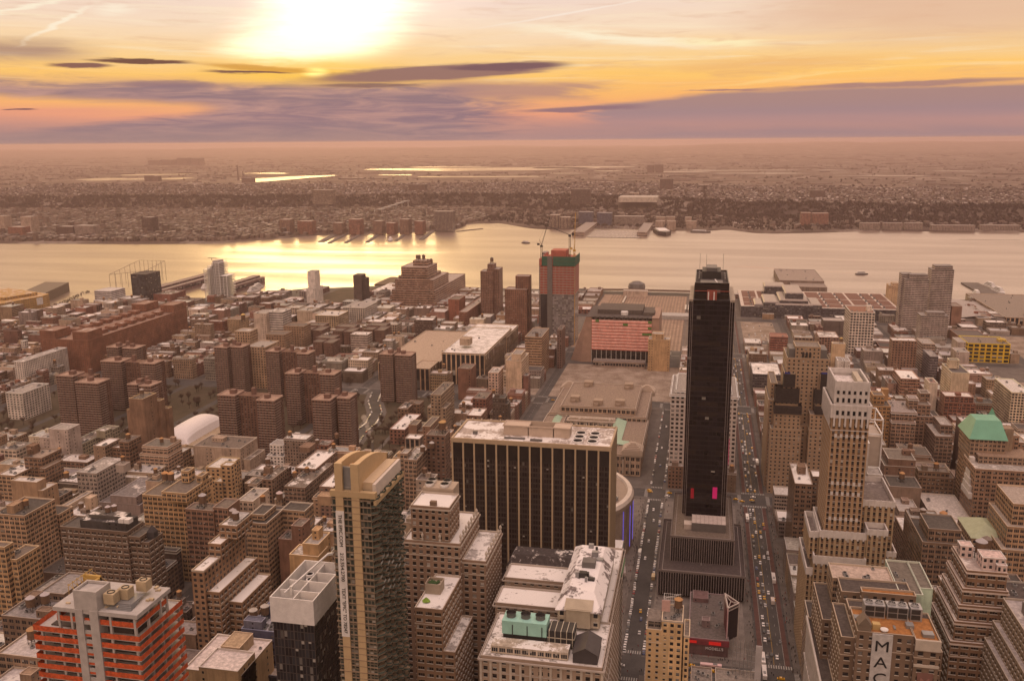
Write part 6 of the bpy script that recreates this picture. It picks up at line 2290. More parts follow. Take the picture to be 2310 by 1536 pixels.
m.build('top_formwork', REDF, hold)
for i, (cx, cy, zt, bx, by, bz, col) in enumerate(((-250, 1418, 156, -236, 1418, 205, 'dark'), (-206, 1425, 172, -252, 1420, 193, 'dark'), (-197.5, 1417, 150, -196.5, 1419, 210, 'yellow'))):
    m = MB()
    w = 1.1
    z0 = 138 if i < 2 else 0
    for sx in (-w, w):
        for sy in (-w, w):
            m.bar((cx + sx, cy + sy, z0), (cx + sx, cy + sy, zt), .28)
    z = z0
    k_ = 0
    while z < zt - 4:
        m.bar((cx - w, cy - w, z), (cx + w, cy - w, z + 4), .18)
        m.bar((cx + w, cy - w, z), (cx + w, cy + w, z + 4), .18)
        z += 4
    m.box(cx - 2, cx + 2, cy - 2, cy + 2, zt, zt + 3)
    for s in (-.6, .6):
        m.bar((cx + s, cy + s, zt + 3), (bx + s * .5, by, bz), .28)
    for q in range(12):
        t, t2 = q / 12, (q + 1) / 12
        m.bar((cx - .6 + (bx - cx) * t, cy + (by - cy) * t, zt + 3 + (bz - zt - 3) * t), (cx + .6 + (bx - cx) * t2, cy + (by - cy) * t2, zt + 3 + (bz - zt - 3) * t2), .16)
    m.bar((cx, cy, zt + 3), (cx + (cx - bx) * .25, cy, zt + 12), .3)
    m.box(cx + (3 if bx < cx else -7), cx + (7 if bx < cx else -3), cy - 1, cy + 1, zt + 3, zt + 6)
    m.bar((cx + (cx - bx) * .25, cy, zt + 12), (bx, by, bz), .1)
    if i == 2:
        for zz in range(0, 150, 12):
            m.box(cx - 1.6, cx + 1.6, cy - 1.6, cy + 1.6, zz, zz + .5)
    o = m.build('tower_crane', plain('crane_yellow', (.50, .30, .06), .6) if i == 2 else DARK)
    tag(o, ('dark luffing crane on the south corner of the unfinished glass tower', 'dark hammerhead crane with a long jib on top of the unfinished tower', 'tall yellow crane mast climbing the unfinished glass tower')[i], 'crane', 'cranes on the unfinished tower')
building('grey_slab_tower', 'slim grey glass apartment tower tucked behind the unfinished tower', 'apartment building', [(-266, -253, 1485, 1510, 0, 128), (-262, -253, 1490, 1508, 128, 138)], style='strip', wall=(.42, .39, .38), roof=(.3, .28, .27))
building('brown_river_tower', 'brown apartment tower with a taller stair shaft, south of the unfinished tower', 'apartment building', [(-313, -277, 1432, 1460, 0, 84), (-298, -275, 1445, 1465, 0, 104)], style='punch', wall=(.22, .125, .095), roof=(.35, .3, .28), bay=3.4, fl=3)
building('dark_brick_tower', 'brown brick apartment tower topped by a black tank near the river', 'apartment building', [(-395, -372, 1600, 1630, 0, 88), (-384, -361, 1605, 1635, 0, 92), (-384, -372, 1610, 1630, 88, 100)], style='punch', wall=(.22, .14, .115), roof=(.3, .28, .27), bay=3.2, fl=3, tanks=[(-378, 1620, 100, 1.6, (.1, .09, .09))])

# ---- long terraced loft with tanks
building('terraced_warehouse', 'huge warehouse with continuous bands of windows, terraced top and roof tanks', 'warehouse',
         [(-596, -508, 1686, 1920, 0, 36), (-590, -512, 1690, 1800, 36, 56), (-584, -522, 1694, 1780, 56, 62), (-578, -524, 1694, 1760, 62, 80), (-560, -530, 1715, 1745, 80, 90)], style='strip', wall=(.33, .23, .185), roof=(.40, .34, .31), bay=6, fl=4.4,
         tanks=[(-548, 1718, 90, 1.6, (.1, .08, .08)), (-540, 1722, 90, 1.6, (.1, .08, .08)), (-533, 1728, 80, 1.6, (.1, .08, .08)), (-530, 1740, 80, 1.6, (.1, .08, .08)), (-556, 1730, 90, 1.4, (.1, .08, .08))], units=8, coping=(.36, .28, .24))

# ---- twin river towers and their smaller neighbour
for lab, ts in (('tall grey balcony tower, the highest of the river pair', [(379, 414, 1640, 1668, 0, 102), (384, 412, 1643, 1664, 102, 108)]),
                ('grey balcony tower with a slanted top, south of its taller twin', [(327, 364, 1585, 1612, 0, 92), (334, 362, 1588, 1606, 92, 100), (324, 342, 1600, 1622, 0, 99)]),
                ('shorter grey balcony tower in front of the river pair', [(337, 377, 1500, 1528, 0, 48), (346, 372, 1503, 1520, 48, 53)])):
    building('river_tower', lab, 'apartment building', ts, style='balc', wall=(.26, .24, .24), roof=(.3, .28, .27), bay=5, fl=3.0, group='grey river towers')
    root = COL.objects[-1]

# ---- convention centre
root = empty('convention_centre', 'long dark glass convention centre with pale ribbed brown roofs and stepped lanterns', 'convention centre', (210, 1790, 0))
hold = empty_shift(root)
TAKEN.append((66, 360, 1696, 1900))
JG = facade('dark_space_frame', (.04, .96, .04, .96), 1, sill=False, glass=(.035, .034, .04), blind=.08, rough=.4)
m = MB()
m.box(72, 348, 1703, 1890, 0, 20.5, 0, 3, 3, lid=False)
m.build('glass_wall', JG, hold, (.10, .09, .09))
m = MB()
m.quad([(72, 1703, 20.5), (348, 1703, 20.5), (348, 1890, 20.5), (72, 1890, 20.5)])
m.build('roof', ROOF_CLEAN, hold, (.56, .49, .44))
RB = plain('brown_membrane', (.17, .085, .065), .85)
cells = [(78, 104), (108, 128), (200, 224), (228, 252), (256, 272), (276, 300), (304, 320), (324, 344)]
for x0, x1 in cells:
    for y0, y1 in ((1712, 1745), (1750, 1800), (1806, 1880)):
        m = MB()
        m.box(x0, x1, y0, y1, 20.5, 20.9)
        m.build('roof_panel', RB, hold)
for i in range(6):
    for j in range(5):
        x, y = (91, 118, 226, 254, 302, 322)[i], 1716 + j * 34
        put('roof_unit', UNIT_ME, hold, None, (x, y, 20.9), 0, (4, 5, 3))
for x0, x1, y0, y1, z0, z1 in ((132, 198, 1700, 1790, 0, 27), (140, 190, 1706, 1800, 27, 34), (150, 182, 1715, 1810, 34, 46), (112, 138, 1704, 1790, 0, 30), (192, 214, 1704, 1780, 0, 27), (96, 112, 1706, 1770, 0, 25), (120, 160, 1830, 1880, 20, 40)):
    m = MB()
    c_ = 2.2
    m.prism([(x0, y0), (x1, y0), (x1, y1), (x0, y1)], z0, z1 - c_, 0, bay=3, fl=3, lid=False)
    m.quad([(x0, y0, z1 - c_), (x1, y0, z1 - c_), (x1 - c_, y0 + c_, z1), (x0 + c_, y0 + c_, z1)], None, 1)
    m.quad([(x0, y1, z1 - c_), (x0, y0, z1 - c_), (x0 + c_, y0 + c_, z1), (x0 + c_, y1 - c_, z1)], None, 1)
    m.quad([(x1, y0, z1 - c_), (x1, y1, z1 - c_), (x1 - c_, y1 - c_, z1), (x1 - c_, y0 + c_, z1)], None, 1)
    m.quad([(x0 + c_, y0 + c_, z1), (x1 - c_, y0 + c_, z1), (x1 - c_, y1 - c_, z1), (x0 + c_, y1 - c_, z1)], None, 1)
    m.build('lantern', [JG, plain('pale_lantern_roof', (.34, .29, .26), .5) if 'pale_lantern_roof' not in MATS else MATS['pale_lantern_roof']], hold, (.09, .085, .085))
building('dark_box_building', 'plain dark box building in front of the convention centre', 'office building', [(200, 232, 1560, 1590, 0, 24)], style='sparse', wall=(.13, .115, .115), roof=(.4, .36, .34))
building('river_shed', 'grey river shed with a white apron, jutting out beyond the convention centre', 'pier shed', [(168, 262, 2075, 2260, -1, 14), (190, 262, 2020, 2075, -1, 9)], style='sparse', wall=(.22, .19, .17), roof=(.30, .25, .22), units=10)
building('tan_shaft_building', 'tan windowless ventilation tower beside the convention centre', 'ventilation building', [(348, 372, 1820, 1850, 0, 46), (354, 366, 1826, 1842, 46, 50)], style='sparse', wall=(.50, .39, .27), roof=(.4, .35, .3))
building('brown_wedge_block', 'brown brick block behind the tallest river tower', 'office building', [(416, 432, 1640, 1680, 0, 40)], style='sparse', wall=(.22, .14, .11), roof=(.3, .25, .22))
m = MB()
m.box(430, 520, 1700, 1880, 0, 9)
m.quad([(430, 1700, 9), (475, 1700, 15), (475, 1880, 15), (430, 1880, 9)])
m.quad([(475, 1700, 15), (520, 1700, 9), (520, 1880, 9), (475, 1880, 15)])
tag(m.build('grey_hall', plain('grey_sheet_roof', (.33, .29, .28), .6)), 'wide grey metal roofed hall beside the cruise piers', 'hall')
building('pier_terminal', 'long tan pier terminal with buttressed side and parked coaches on its roof', 'pier terminal', [(520, 640, 1700, 1960, 0, 13), (560, 600, 1700, 1740, 13, 19)], style='rib', wall=(.36, .28, .21), roof=(.25, .21, .18), bay=7, fl=12, units=8)
building('expressway_depot', 'low brick depot with dark roof by the expressway ramps', 'depot', [(398, 440, 1520, 1570, 0, 14)], style='sparse', wall=(.26, .15, .11), roof=(.14, .12, .11))

# ---- riverside sheds, golf net, towers on the left bank
root = empty('ochre_pier_building', 'long ochre pier building with a white notice board, at the river edge', 'pier building', (-1360, 1540, 0))
hold = empty_shift(root)
m = MB()
m.prism([(-1303, 1470), (-1283, 1562), (-1290, 1590), (-1420, 1640), (-1440, 1500)], -1.5, 26, 0, bay=5, fl=5, lid=False)
m.quad([(-1303, 1470, 26), (-1283, 1562, 26), (-1290, 1590, 26), (-1420, 1640, 26), (-1440, 1500, 26)], None, 1)
m.prism([(-1318, 1500), (-1300, 1570), (-1400, 1610), (-1425, 1540)], 26, 32, 0, bay=6, fl=6, top=1)
m.build('wall', [FAC['small'], ROOF_CLEAN], hold, (.46, .30, .13)).data.materials[1] = ROOF
m = MB()
m.prism([(-1286.6, 1548), (-1283.2, 1562), (-1282.7, 1561.8), (-1286.1, 1547.8)], 10, 24)
m.build('notice_board', WHITE, hold)
m = MB()
m.prism([(-1400, 1650), (-1340, 1640), (-1390, 1780), (-1450, 1780)], -1.5, 18, 0)
m.build('pier_shed_roof', ROOF_CLEAN, hold, (.20, .17, .13))
for lab, x0, x1, y0, y1, h in (('blue and red sided pier shed beside the golf net', -1180, -1132, 1745, 1985, 12), ('grey pier shed with a yacht alongside, north of the pale frame tower', -1040, -1005, 1800, 1960, 12)):
    building('pier_shed', lab, 'pier shed', [(x0, x1, y0, y1, -1.5, h), ((x0 + x1) / 2 - 8, (x0 + x1) / 2 + 8, y0 + 5, y1 - 5, h, h + 4)], style='strip', wall=(.22, .16, .17), roof=(.36, .30, .25), bay=10, fl=12, units=6)
m = MB()
pts = [(-1322, 1830), (-1330, 1960), (-1262, 1960), (-1256, 1870)]
tops = [30, 46, 46, 34]
for i in range(4):
    (xa, ya), (xb, yb) = pts[i], pts[(i + 1) % 4]
    for q in range(7):
        t = q / 6
        x, y, zt = xa + (xb - xa) * t, ya + (yb - ya) * t, tops[i] + (tops[(i + 1) % 4] - tops[i]) * t
        m.bar((x, y, -1), (x, y, zt), .35)
    m.bar((xa, ya, tops[i]), (xb, yb, tops[(i + 1) % 4]), .45)
o = m.build('golf_net_frame', STEEL)
tag(o, 'tall steel frame for golf nets on a pier', 'net frame')
root = empty('pale_frame_tower', 'unfinished pale concrete tower with open stepped floors and a crane', 'construction tower', (-985, 1720, 0))
hold = empty_shift(root)
TAKEN.append((-1015, -950, 1695, 1745))
for x0, x1, y0, y1, n in ((-1008, -984, 1700, 1738, 20), (-990, -974, 1702, 1740, 24), (-974, -958, 1702, 1738, 16), (-1000, -985, 1702, 1736, 22)):
    for f in range(n):
        m = MB()
        z = 3 + f * 3.3
        m.box(x0, x1, y0, y1, z, z + .7)
        for x in (x0 + .6, (x0 + x1) / 2, x1 - .6):
            m.box(x - .5, x + .5, y0 + .2, y0 + 1.2, z - 2.4, z)
        m.build('floor_slab', WHITE, hold)
m = MB()
m.box(-989, -978, 1705, 1730, 0, 84)
m.build('stair_core', FRESH, hold)
m = MB()
m.bar((-990, 1705, 84), (-990, 1705, 90), .6)
m.bar((-998, 1705, 90), (-978, 1705, 89), .5)
m.build('hoist_crane', DARK, hold)
# planted pier and old pier heads
m = MB()
m.box(-735, -700, 1962, 2075, -1.5, 2.2)
tag(m.build('pier', ground_mat('pier_turf', (.10, .075, .05), (.17, .13, .09))), 'old planted pier behind the railway shed', 'pier')
m = MB()
m.box(570, 606, 1962, 2195, -1.5, 1.8)
tag(m.build('pier', PAVE), 'long concrete pier with white ships moored along it', 'pier')
m = MB()
m.box(-690, -615, 1830, 1940, 0, 9)
tag(m.build('railway_shed', ROOF_SNOW, None, (.42, .36, .32)), 'flat white roofed shed with rows of skylights near the planted pier', 'shed')
m = MB()
rr = random.Random(12)
for i in range(120):
    t = rr.random()
    x, y = -1282 - t * 62 + rr.uniform(-8, 8), 1590 + t * 190
    m.box(x, x + .7, y, y + .7, -2, rr.uniform(.3, 2.2))
tag(m.build('old_piling', plain('wet_timber', (.05, .04, .035), .9)), 'scattered rotten timber piles of a vanished pier', 'piles', kind='stuff')
# lens shaped artwork / heap by the river
m = MB()
m.lathe(-139, 1985, [(16, -1.5), (19, 6), (17, 14), (8, 19), (.5, 20)], 10)
tag(m.build('spoil_heap', STEEL), 'rounded grey salt shed beside the rail yard shore', 'shed')
# curving elevated railway round the yard
m = MB()
prev = None
line = [(-300, 1560), (-296, 1760), (-285, 1850), (-260, 1905), (-220, 1928), (-150, 1934), (20, 1934), (60, 1925)]
for p, q in zip(line, line[1:]):
    d = Vector((q[0] - p[0], q[1] - p[1], 0)).normalized()
    nrm = Vector((-d.y, d.x, 0)) * 6
    for z in (9., ):
        A, B, C_, D = (p[0] + nrm.x, p[1] + nrm.y), (p[0] - nrm.x, p[1] - nrm.y), (q[0] - nrm.x, q[1] - nrm.y), (q[0] + nrm.x, q[1] + nrm.y)
        m.prism([B, C_, D, A], 7, 9.5)
    m.box(p[0] - 1, p[0] + 1, p[1] - 1, p[1] + 1, 0, 7)
tag(m.build('elevated_railway', plain('rusty_deck', (.13, .09, .075), .9)), 'disused elevated railway curving round the rail yard', 'elevated railway')
# carriages standing in the yard
TRM = MB()
TRM.box(-1.5, 1.5, 0, 25, .6, 4.2)
TRM.box(-1.53, 1.53, 1, 24, 2.3, 3.2, 1)
TR_ME = TRM.mesh('passenger_carriage', [plain('silver_carriage', (.52, .48, .45), .5, .3), GLASS])
k = 0
for x, y0, n, lab in ((-141, 1620, 4, 'silver carriage in the long train standing alone in the rail yard'), (-29, 1740, 2, 'silver carriage on the track nearest the black tower'), (-23, 1740, 2, 'silver carriage second from the edge of the yard'),
                      (-153, 1800, 3, 'silver carriage in the short train at the river end of the yard')):
    for i in range(n):
        o = put('passenger_carriage', TR_ME, None, None, (x, y0 + i * 26, .3))
        tag(o, lab, 'train carriage', lab.replace('silver carriage', 'carriages'))
for lab, x0, x1, y0, y1, h in (('white control house at the river end of the rail yard', -160, -110, 1890, 1905, 12), ('second white control house at the yard, further north', -20, 30, 1890, 1904, 12), ('low white shed by the rail yard fence', -200, -182, 1700, 1715, 7)):
    building('yard_house', lab, 'rail building', [(x0, x1, y0, y1, 0, h)], style='sparse', wall=(.48, .43, .39), roof=(.4, .36, .33))
m = MB()
m.box(-180, 22, 1656, 1687, 0, 7)
tag(m.build('yard_bridge', CONCRETE), 'avenue bridge crossing the rail yard tracks', 'bridge')
# ---- low roofs and towers between the sixth and seventh avenues
building('tan_terraced_block', 'tan block with pale stepped roofs and a bare end wall, behind the netted tower', 'office building', [(-236, -206, 352, 384, 0, 74), (-226, -206, 349, 366, 0, 78, 'plain')], style='sparse', wall=(.42, .32, .20), roof=(.62, .54, .52), coping=(.62, .56, .52), units=7,
         bulks=[(-224, -214, 366, 380, 74, 80)])
building('blue_walled_block', 'block with a blue painted roof wall and silver tanks, beside the white crowned hotel', 'office building', [(-225, -206, 388, 402, 0, 76), (-218, -208, 402, 425, 0, 82)], style='sparse', wall=(.10, .115, .20), roof=(.40, .39, .42), units=6,
         tanks=[(-222, 396, 76, 1.1, (.48, .44, .40)), (-218, 401, 76, 1.1, (.48, .44, .40))], bulks=[(-224, -214, 389, 394, 76, 81)])
building('brown_roof_tank_block', 'brown block crowded with round tanks and black roof boxes, next to the netted tower', 'office building', [(-357, -326, 376, 396, 0, 76), (-349, -334, 396, 420, 0, 80)], style='pair', wall=(.19, .145, .115), roof=(.26, .24, .24), units=8,
         tanks=[(-345, 384, 76, 1.2, (.46, .42, .44)), (-340, 389, 76, 1.2, (.46, .42, .44))], bulks=[(-338, -330, 379, 384, 76, 80), (-352, -346, 388, 395, 76, 82)])
building('rusty_tank_block', 'tan and brown block with two rusty legged tanks on a snowy roof', 'office building', [(-326, -292, 338, 362, 0, 80), (-318, -290, 322, 338, 0, 74)], style='loft', wall=(.27, .21, .16), roof=(.46, .42, .42), units=5,
         tanks=[(-316, 350, 80, 1.2, (.44, .26, .13)), (-308, 356, 80, 1.2, (.44, .26, .13)), (-322, 330, 74, 1.3, (.3, .26, .26))], bulks=[(-304, -298, 326, 332, 74, 80)], snow=1)
building('dark_roof_terrace_block', 'dark building with a tan roof terrace in front of the white crowned hotel', 'office building', [(-214, -190, 378, 386, 0, 58)], style='curtain', wall=(.05, .05, .07), roof=(.40, .34, .30), units=2)
# ---- corner shops, billboards
root = building('sports_shop', 'low purple grey shop with a red sign band and lettered front, below the black tower', 'shop', [(0, 24.5, 537, 598, 0, 11)], style='sparse', wall=(.16, .11, .12), roof=(.13, .11, .105), units=9, par_h=.6,
                bulks=[(8, 13, 552, 557, 11, 16), (2, 12, 585, 596, 11, 14)])
m = MB()
m.box(-.2, 25, 536.4, 537, 7.6, 11.4)
m.build('sign_band', plain('maroon_band', (.24, .055, .07), .6), root)
m = MB()
m.box(12.5, 20, 536.1, 536.4, 8.3, 10.4)
m.build('lit_sign', plain('red_sign', (.4, .01, .01), .5, emit=((1., .03, .02), .3)), root)
m = MB()
m.box(.2, 5, 536.1, 536.4, 8.6, 10.2)
m.build('lit_sign', MATS['red_sign'], root)
text("MODELL'S", 2.5, WHITE, root, face_east(16, 536.2, 5.6), name='lettering')
m = MB()
T = [(23.6, 541), (30.5, 549), (22, 560)]
for i in range(3):
    p, q = T[i], T[(i + 1) % 3]
    m.wall(p, q, 9, 32, mat=1 if i == 0 else 0)
for z in (32, 30):
    for i in range(3):
        m.bar((*T[i], z), (*T[(i + 1) % 3], z), .5, 2)
for i in range(3):
    m.bar((*T[i], 0), (*T[i], 32.4), .5, 2)
    m.bar((*T[i], 32), (25.4, 550, 32), .25, 2)
m.wall((23.2, 541), (23.6, 540.6), 9, 32, mat=3)
m.build('corner_billboard', [plain('maroon_screen', (.16, .05, .06), .6), plain('dark_billboard', (.035, .025, .03), .5), plain('pale_truss', (.48, .42, .40), .6), plain('pink_strip', (.5, .1, .16), .5, emit=((1, .2, .3), .35))], root)
m = MB()
for i in range(6):
    for j in range(6):
        x0, z0 = 25.5 + i * 2.1, 14 + j * 3.6
        m.bar((x0, 497 - i * .6, z0), (x0 + 2.1, 496.4 - i * .6, z0), .13)
        m.bar((x0, 497 - i * .6, z0), (x0, 497 - i * .6, z0 + 3.6), .13)
        m.bar((x0, 500 - i * .6, z0), (x0, 497 - i * .6, z0 + 3.6), .1)
        m.bar((x0, 500 - i * .6, z0), (x0, 500 - i * .6, z0 + 3.6), .13)
for x in (26, 31, 37.6):
    m.bar((x, 497, 0), (x, 497, 16), .3)
m.box(38, 41.5, 492.4, 492.9, 13, 36, 1)
o = m.build('billboard_scaffold', [METAL, WALLPLAIN], None, (.48, .46, .48))
tag(o, 'bare steel back of a billboard frame on the avenue corner', 'billboard')
for lab, x0, x1, y0, y1, h, wl in (('low shop building with white roof units, beside the yellow brick tower', 2, 14, 478, 501, 13, (.2, .15, .12)), ('low corner building with pale roof strips below the billboard scaffold', 16, 40, 464, 500, 14, (.24, .2, .17)),
                                   ('low brown building right behind the yellow brick tower', -24, 0, 472, 500, 18, (.22, .16, .13))):
    building('corner_shop', lab, 'shop', [(x0, x1, y0, y1, 0, h)], style='sparse', wall=wl, roof=(.24, .21, .19), units=7)
# ---- a few more on the north side
building('brown_court_loft', 'brown loft with a dark roof and two wooden tanks west of the blank pale tower', 'office building', [(148, 176, 600, 640, 0, 60), (152, 172, 604, 630, 60, 68)], style='loft', wall=(.20, .15, .115), roof=TAR, units=5, tanks=[(168, 634, 60, 1.3, (.42, .22, .1))])
building('theatre_block', 'long low hall with a white roof and small gable, between the brown lofts', 'theatre', [(180, 208, 690, 760, 0, 34), (183, 205, 690, 700, 34, 38)], style='sparse', wall=(.40, .35, .31), roof=(.55, .5, .47), units=3)
root = building('hipped_roof_hall', 'tan hall with a pale green hipped roof and skylight', 'hall', [(188, 212, 636, 672, 0, 50)], style='punch', wall=(.33, .26, .19), roof=(.3, .3, .24))
m = MB()
a, b, c, d = 187.4, 212.6, 635.4, 672.6
m.quad([(a, c, 51), (b, c, 51), (200, 648, 57)])
m.quad([(b, c, 51), (b, d, 51), (200, 660, 57), (200, 648, 57)])
m.quad([(b, d, 51), (a, d, 51), (200, 660, 57)])
m.quad([(a, d, 51), (a, c, 51), (200, 648, 57), (200, 660, 57)])
m.build('hipped_roof', plain('pale_green_copper', (.38, .42, .29), .7), root)
building('tan_stepped_corner', 'tan and brown office stepping down at the picture edge below the green roofed tower', 'office building', [(209, 232, 628, 664, 0, 80), (205, 232, 622, 664, 0, 66), (201, 232, 616, 664, 0, 52)], style='loft', wall=(.34, .25, .17), roof=(.35, .3, .27), units=4)

# ================================================================== THE REST OF THE STREETS
R8 = random.Random(41)
LMK = [('the striped glass tower', -137, 365), ('the ribbed office slab', -108, 585), ('the round arena', -112, 692), ('the black tower', 8, 690), ('the setback tower', 88, 560), ('the stepped hotel', 92, 860),
       ('the post office', -108, 960), ('the pink screened block', -112, 1350), ('the unfinished glass tower', -224, 1450), ('the mail hall', -310, 1230), ('the inflated dome', -538, 872), ('the garden apartment block', -886, 1240),
       ('the cream factory', -615, 1430), ('the terraced warehouse', -552, 1760), ('the pale frame tower', -985, 1720), ('the dark river tower', -1105, 1640), ('the convention centre', 210, 1720), ('the yellow warehouse', 410, 1420),
       ('the white columned office', 238, 1450), ('the tall river towers', 370, 1610), ('the green roofed tower', 230, 745), ('the crenellated block', 195, 915), ('the ziggurat office', 150, 490), ('the dark brick block', -380, 500),
       ('the grey ribbed block', -510, 665), ('the cream stepped loft', -382, 580), ('the stepped brick slab', -285, 470), ('the white slab house', -880, 1050), ('the white striped house', -794, 920), ('the long red loft', -408, 1600),
       ('the white factory', -602, 1530), ('the tan twin house', -575, 1100), ('the cream slab tower', 290, 1100), ('the red banded tower', 114, 1370), ('the cream deco tower', -222, 1080), ('the pale green apartment house', -620, 805),
       ('the cream sided block', -268, 840), ('the tall tan apartment tower', -266, 890), ('the school block', -450, 770), ('the L shaped loft', -280, 550), ('the ochre pier building', -1450, 1640), ('the dark banded block', 85, 1190)]
NUM = 'one two three four five six seven eight nine ten eleven twelve thirteen fourteen fifteen sixteen seventeen eighteen'.split()
USED = set()


def colour_word(c):
    r, g, b = c
    l = (r + g + b) / 3
    if r - b < .05:
        return 'white' if l > .5 else 'grey' if l > .2 else 'dark grey'
    if r > 1.75 * g:
        return 'red brick'
    return 'cream' if l > .42 else 'tan' if l > .27 else 'brown' if l > .16 else 'dark brown'


def label_for(noun, wall, roof, h, feats, x, y):
    near = sorted(LMK, key=lambda q: (q[1] - x) ** 2 + (q[2] - y) ** 2)
    st = NUM[min(17, max(0, round(h / 3.6) - 1))]
    rf = 'white roof' if sum(roof) > 1.35 else 'pale roof' if sum(roof) > .8 else 'dark roof'
    for k in range(9):
        nm, lx, ly = near[k % 6]
        dx_, dy_ = x - lx, y - ly
        if abs(dy_) > abs(dx_):
            rel = ('right behind' if dy_ < 70 else 'a block behind' if dy_ < 190 else 'far behind') if dy_ > 0 else ('just before' if dy_ > -70 else 'a block before' if dy_ > -190 else 'well before')
        else:
            rel = ('just north of' if dx_ < 50 else 'some way north of') if dx_ > 0 else ('just south of' if dx_ > -50 else 'some way south of')
        for ft in [feats[i % len(feats)] for i in range(k, k + len(feats))]:
            s = f"{colour_word(wall)} {st} storey {noun} with {ft} and {rf}, {rel} {nm}"
            if len(s.split()) > 16:
                s = f"{colour_word(wall)} {st} storey {noun} with {ft}, {rel} {nm}"
            if s not in USED and len(s.split()) <= 16:
                USED.add(s)
                return s
            if k > 1:
                n2 = near[(k + 1) % 6][0]
                s = f"{st} storey {colour_word(wall)} {noun} between {nm} and {n2}"
                if s not in USED and len(s.split()) <= 16:
                    USED.add(s)
                    return s
    s = f"{colour_word(wall)} {noun} with {rf}, {rel} {nm}, beside {near[1][0]}"
    return s


def jit(c, s=.18):
    k = R8.uniform(1 - s, 1 + s)
    g = sum(c) / 3
    q = R8.uniform(0, .45)
    return tuple(max(.02, (v + (g - v) * q) * k * R8.uniform(.96, 1.04)) for v in c)


def zone(x, y):
    "heights, lot widths, wall palette and share of pale roofs by neighbourhood"
    if y < 502:
        return (18, 34, 14, 30, [BRN, TAN, DBR], .3, 'loft')
    if y < 790:
        if x > 60:
            return ((12, 24, 14, 26, [TAN, GRY, BRN], .4, 'mid') if x < 135 else (34, 62, 15, 30, [BRN, TAN, BRN, DBR, (.26, .19, .14)], .3, 'loft'))
        return (22, 46, 13, 26, [BRN, TAN, TAN2, DBR, (.26, .19, .14), CRM], .35, 'loft') if x > -620 else (14, 36, 12, 24, [BRN, TAN, RED, CRM], .5, 'mid')
    if y < 1080:
        if x > 60:
            return (10, 26, 12, 26, [BRN, RED, TAN, GRY], .5, 'mid') if x < 135 else (16, 44, 12, 26, [BRN, TAN, DBR, RED, (.3, .22, .16)], .35, 'mid')
        return (16, 40, 10, 22, [BRN, RED, DBR, TAN], .5, 'mid') if x > -300 else (12, 21, 7, 16, [RED, BRN, (.2, .12, .1), TAN, GRY, CRM], .75, 'row')
    if y < 1370:
        if x > 60:
            return (8, 26, 12, 30, [BRN, RED, TAN, GRY, (.3, .2, .15)], .6, 'mid')
        return (11, 19, 7, 15, [RED, BRN, (.2, .12, .1), TAN, GRY], .75, 'row') if x < -650 else (12, 28, 12, 26, [RED, BRN, TAN, GRY, CRM], .7, 'mid')
    if y < 1660:
        return (6, 16, 16, 36, [BRN, RED, GRY, TAN, (.36, .33, .31)], .6, 'low') if x > 60 else (9, 26, 14, 34, [RED, BRN, TAN, GRY, CRM, (.3, .16, .12)], .6, 'low')
    return (6, 14, 20, 44, [GRY, RED, BRN, TAN], .6, 'low')


COUNT = {}
SKIPPED = []


def overlaps(x0, x1, y0, y1, pad=1.0):
    for a, b, c, d in TAKEN:
        if x0 < b + pad and x1 > a - pad and y0 < d + pad and y1 > c - pad:
            return (a, b, c, d)
    return None


HEROES += [(-562, -514, 828, 20), (-182, -42, 760, 40)]
PTS = np.array([(x0 + (x1 - x0) * f, y0, z * g) for x0, x1, y0, z in HEROES if y0 > 540 for f in (.08, .5, .92) for g in (.5, .75, .97)])


def clear_height(x0, x1, y0, y1, h):
    "tallest a street building may be without hiding a measured one behind it"
    P_ = PTS[PTS[:, 1] > y1]
    ta, tb = y0 / P_[:, 1], y1 / P_[:, 1]
    with np.errstate(divide='ignore'):
        sa, sb = x0 / P_[:, 0], x1 / P_[:, 0]
    lo, hi = np.maximum(ta, np.minimum(sa, sb)), np.minimum(tb, np.maximum(sa, sb))
    ok = lo < hi
    if not ok.any():
        return h
    z = CAM_H + (P_[ok, 2] - CAM_H) * hi[ok]
    return min(h, float(z.min()) - 4.)


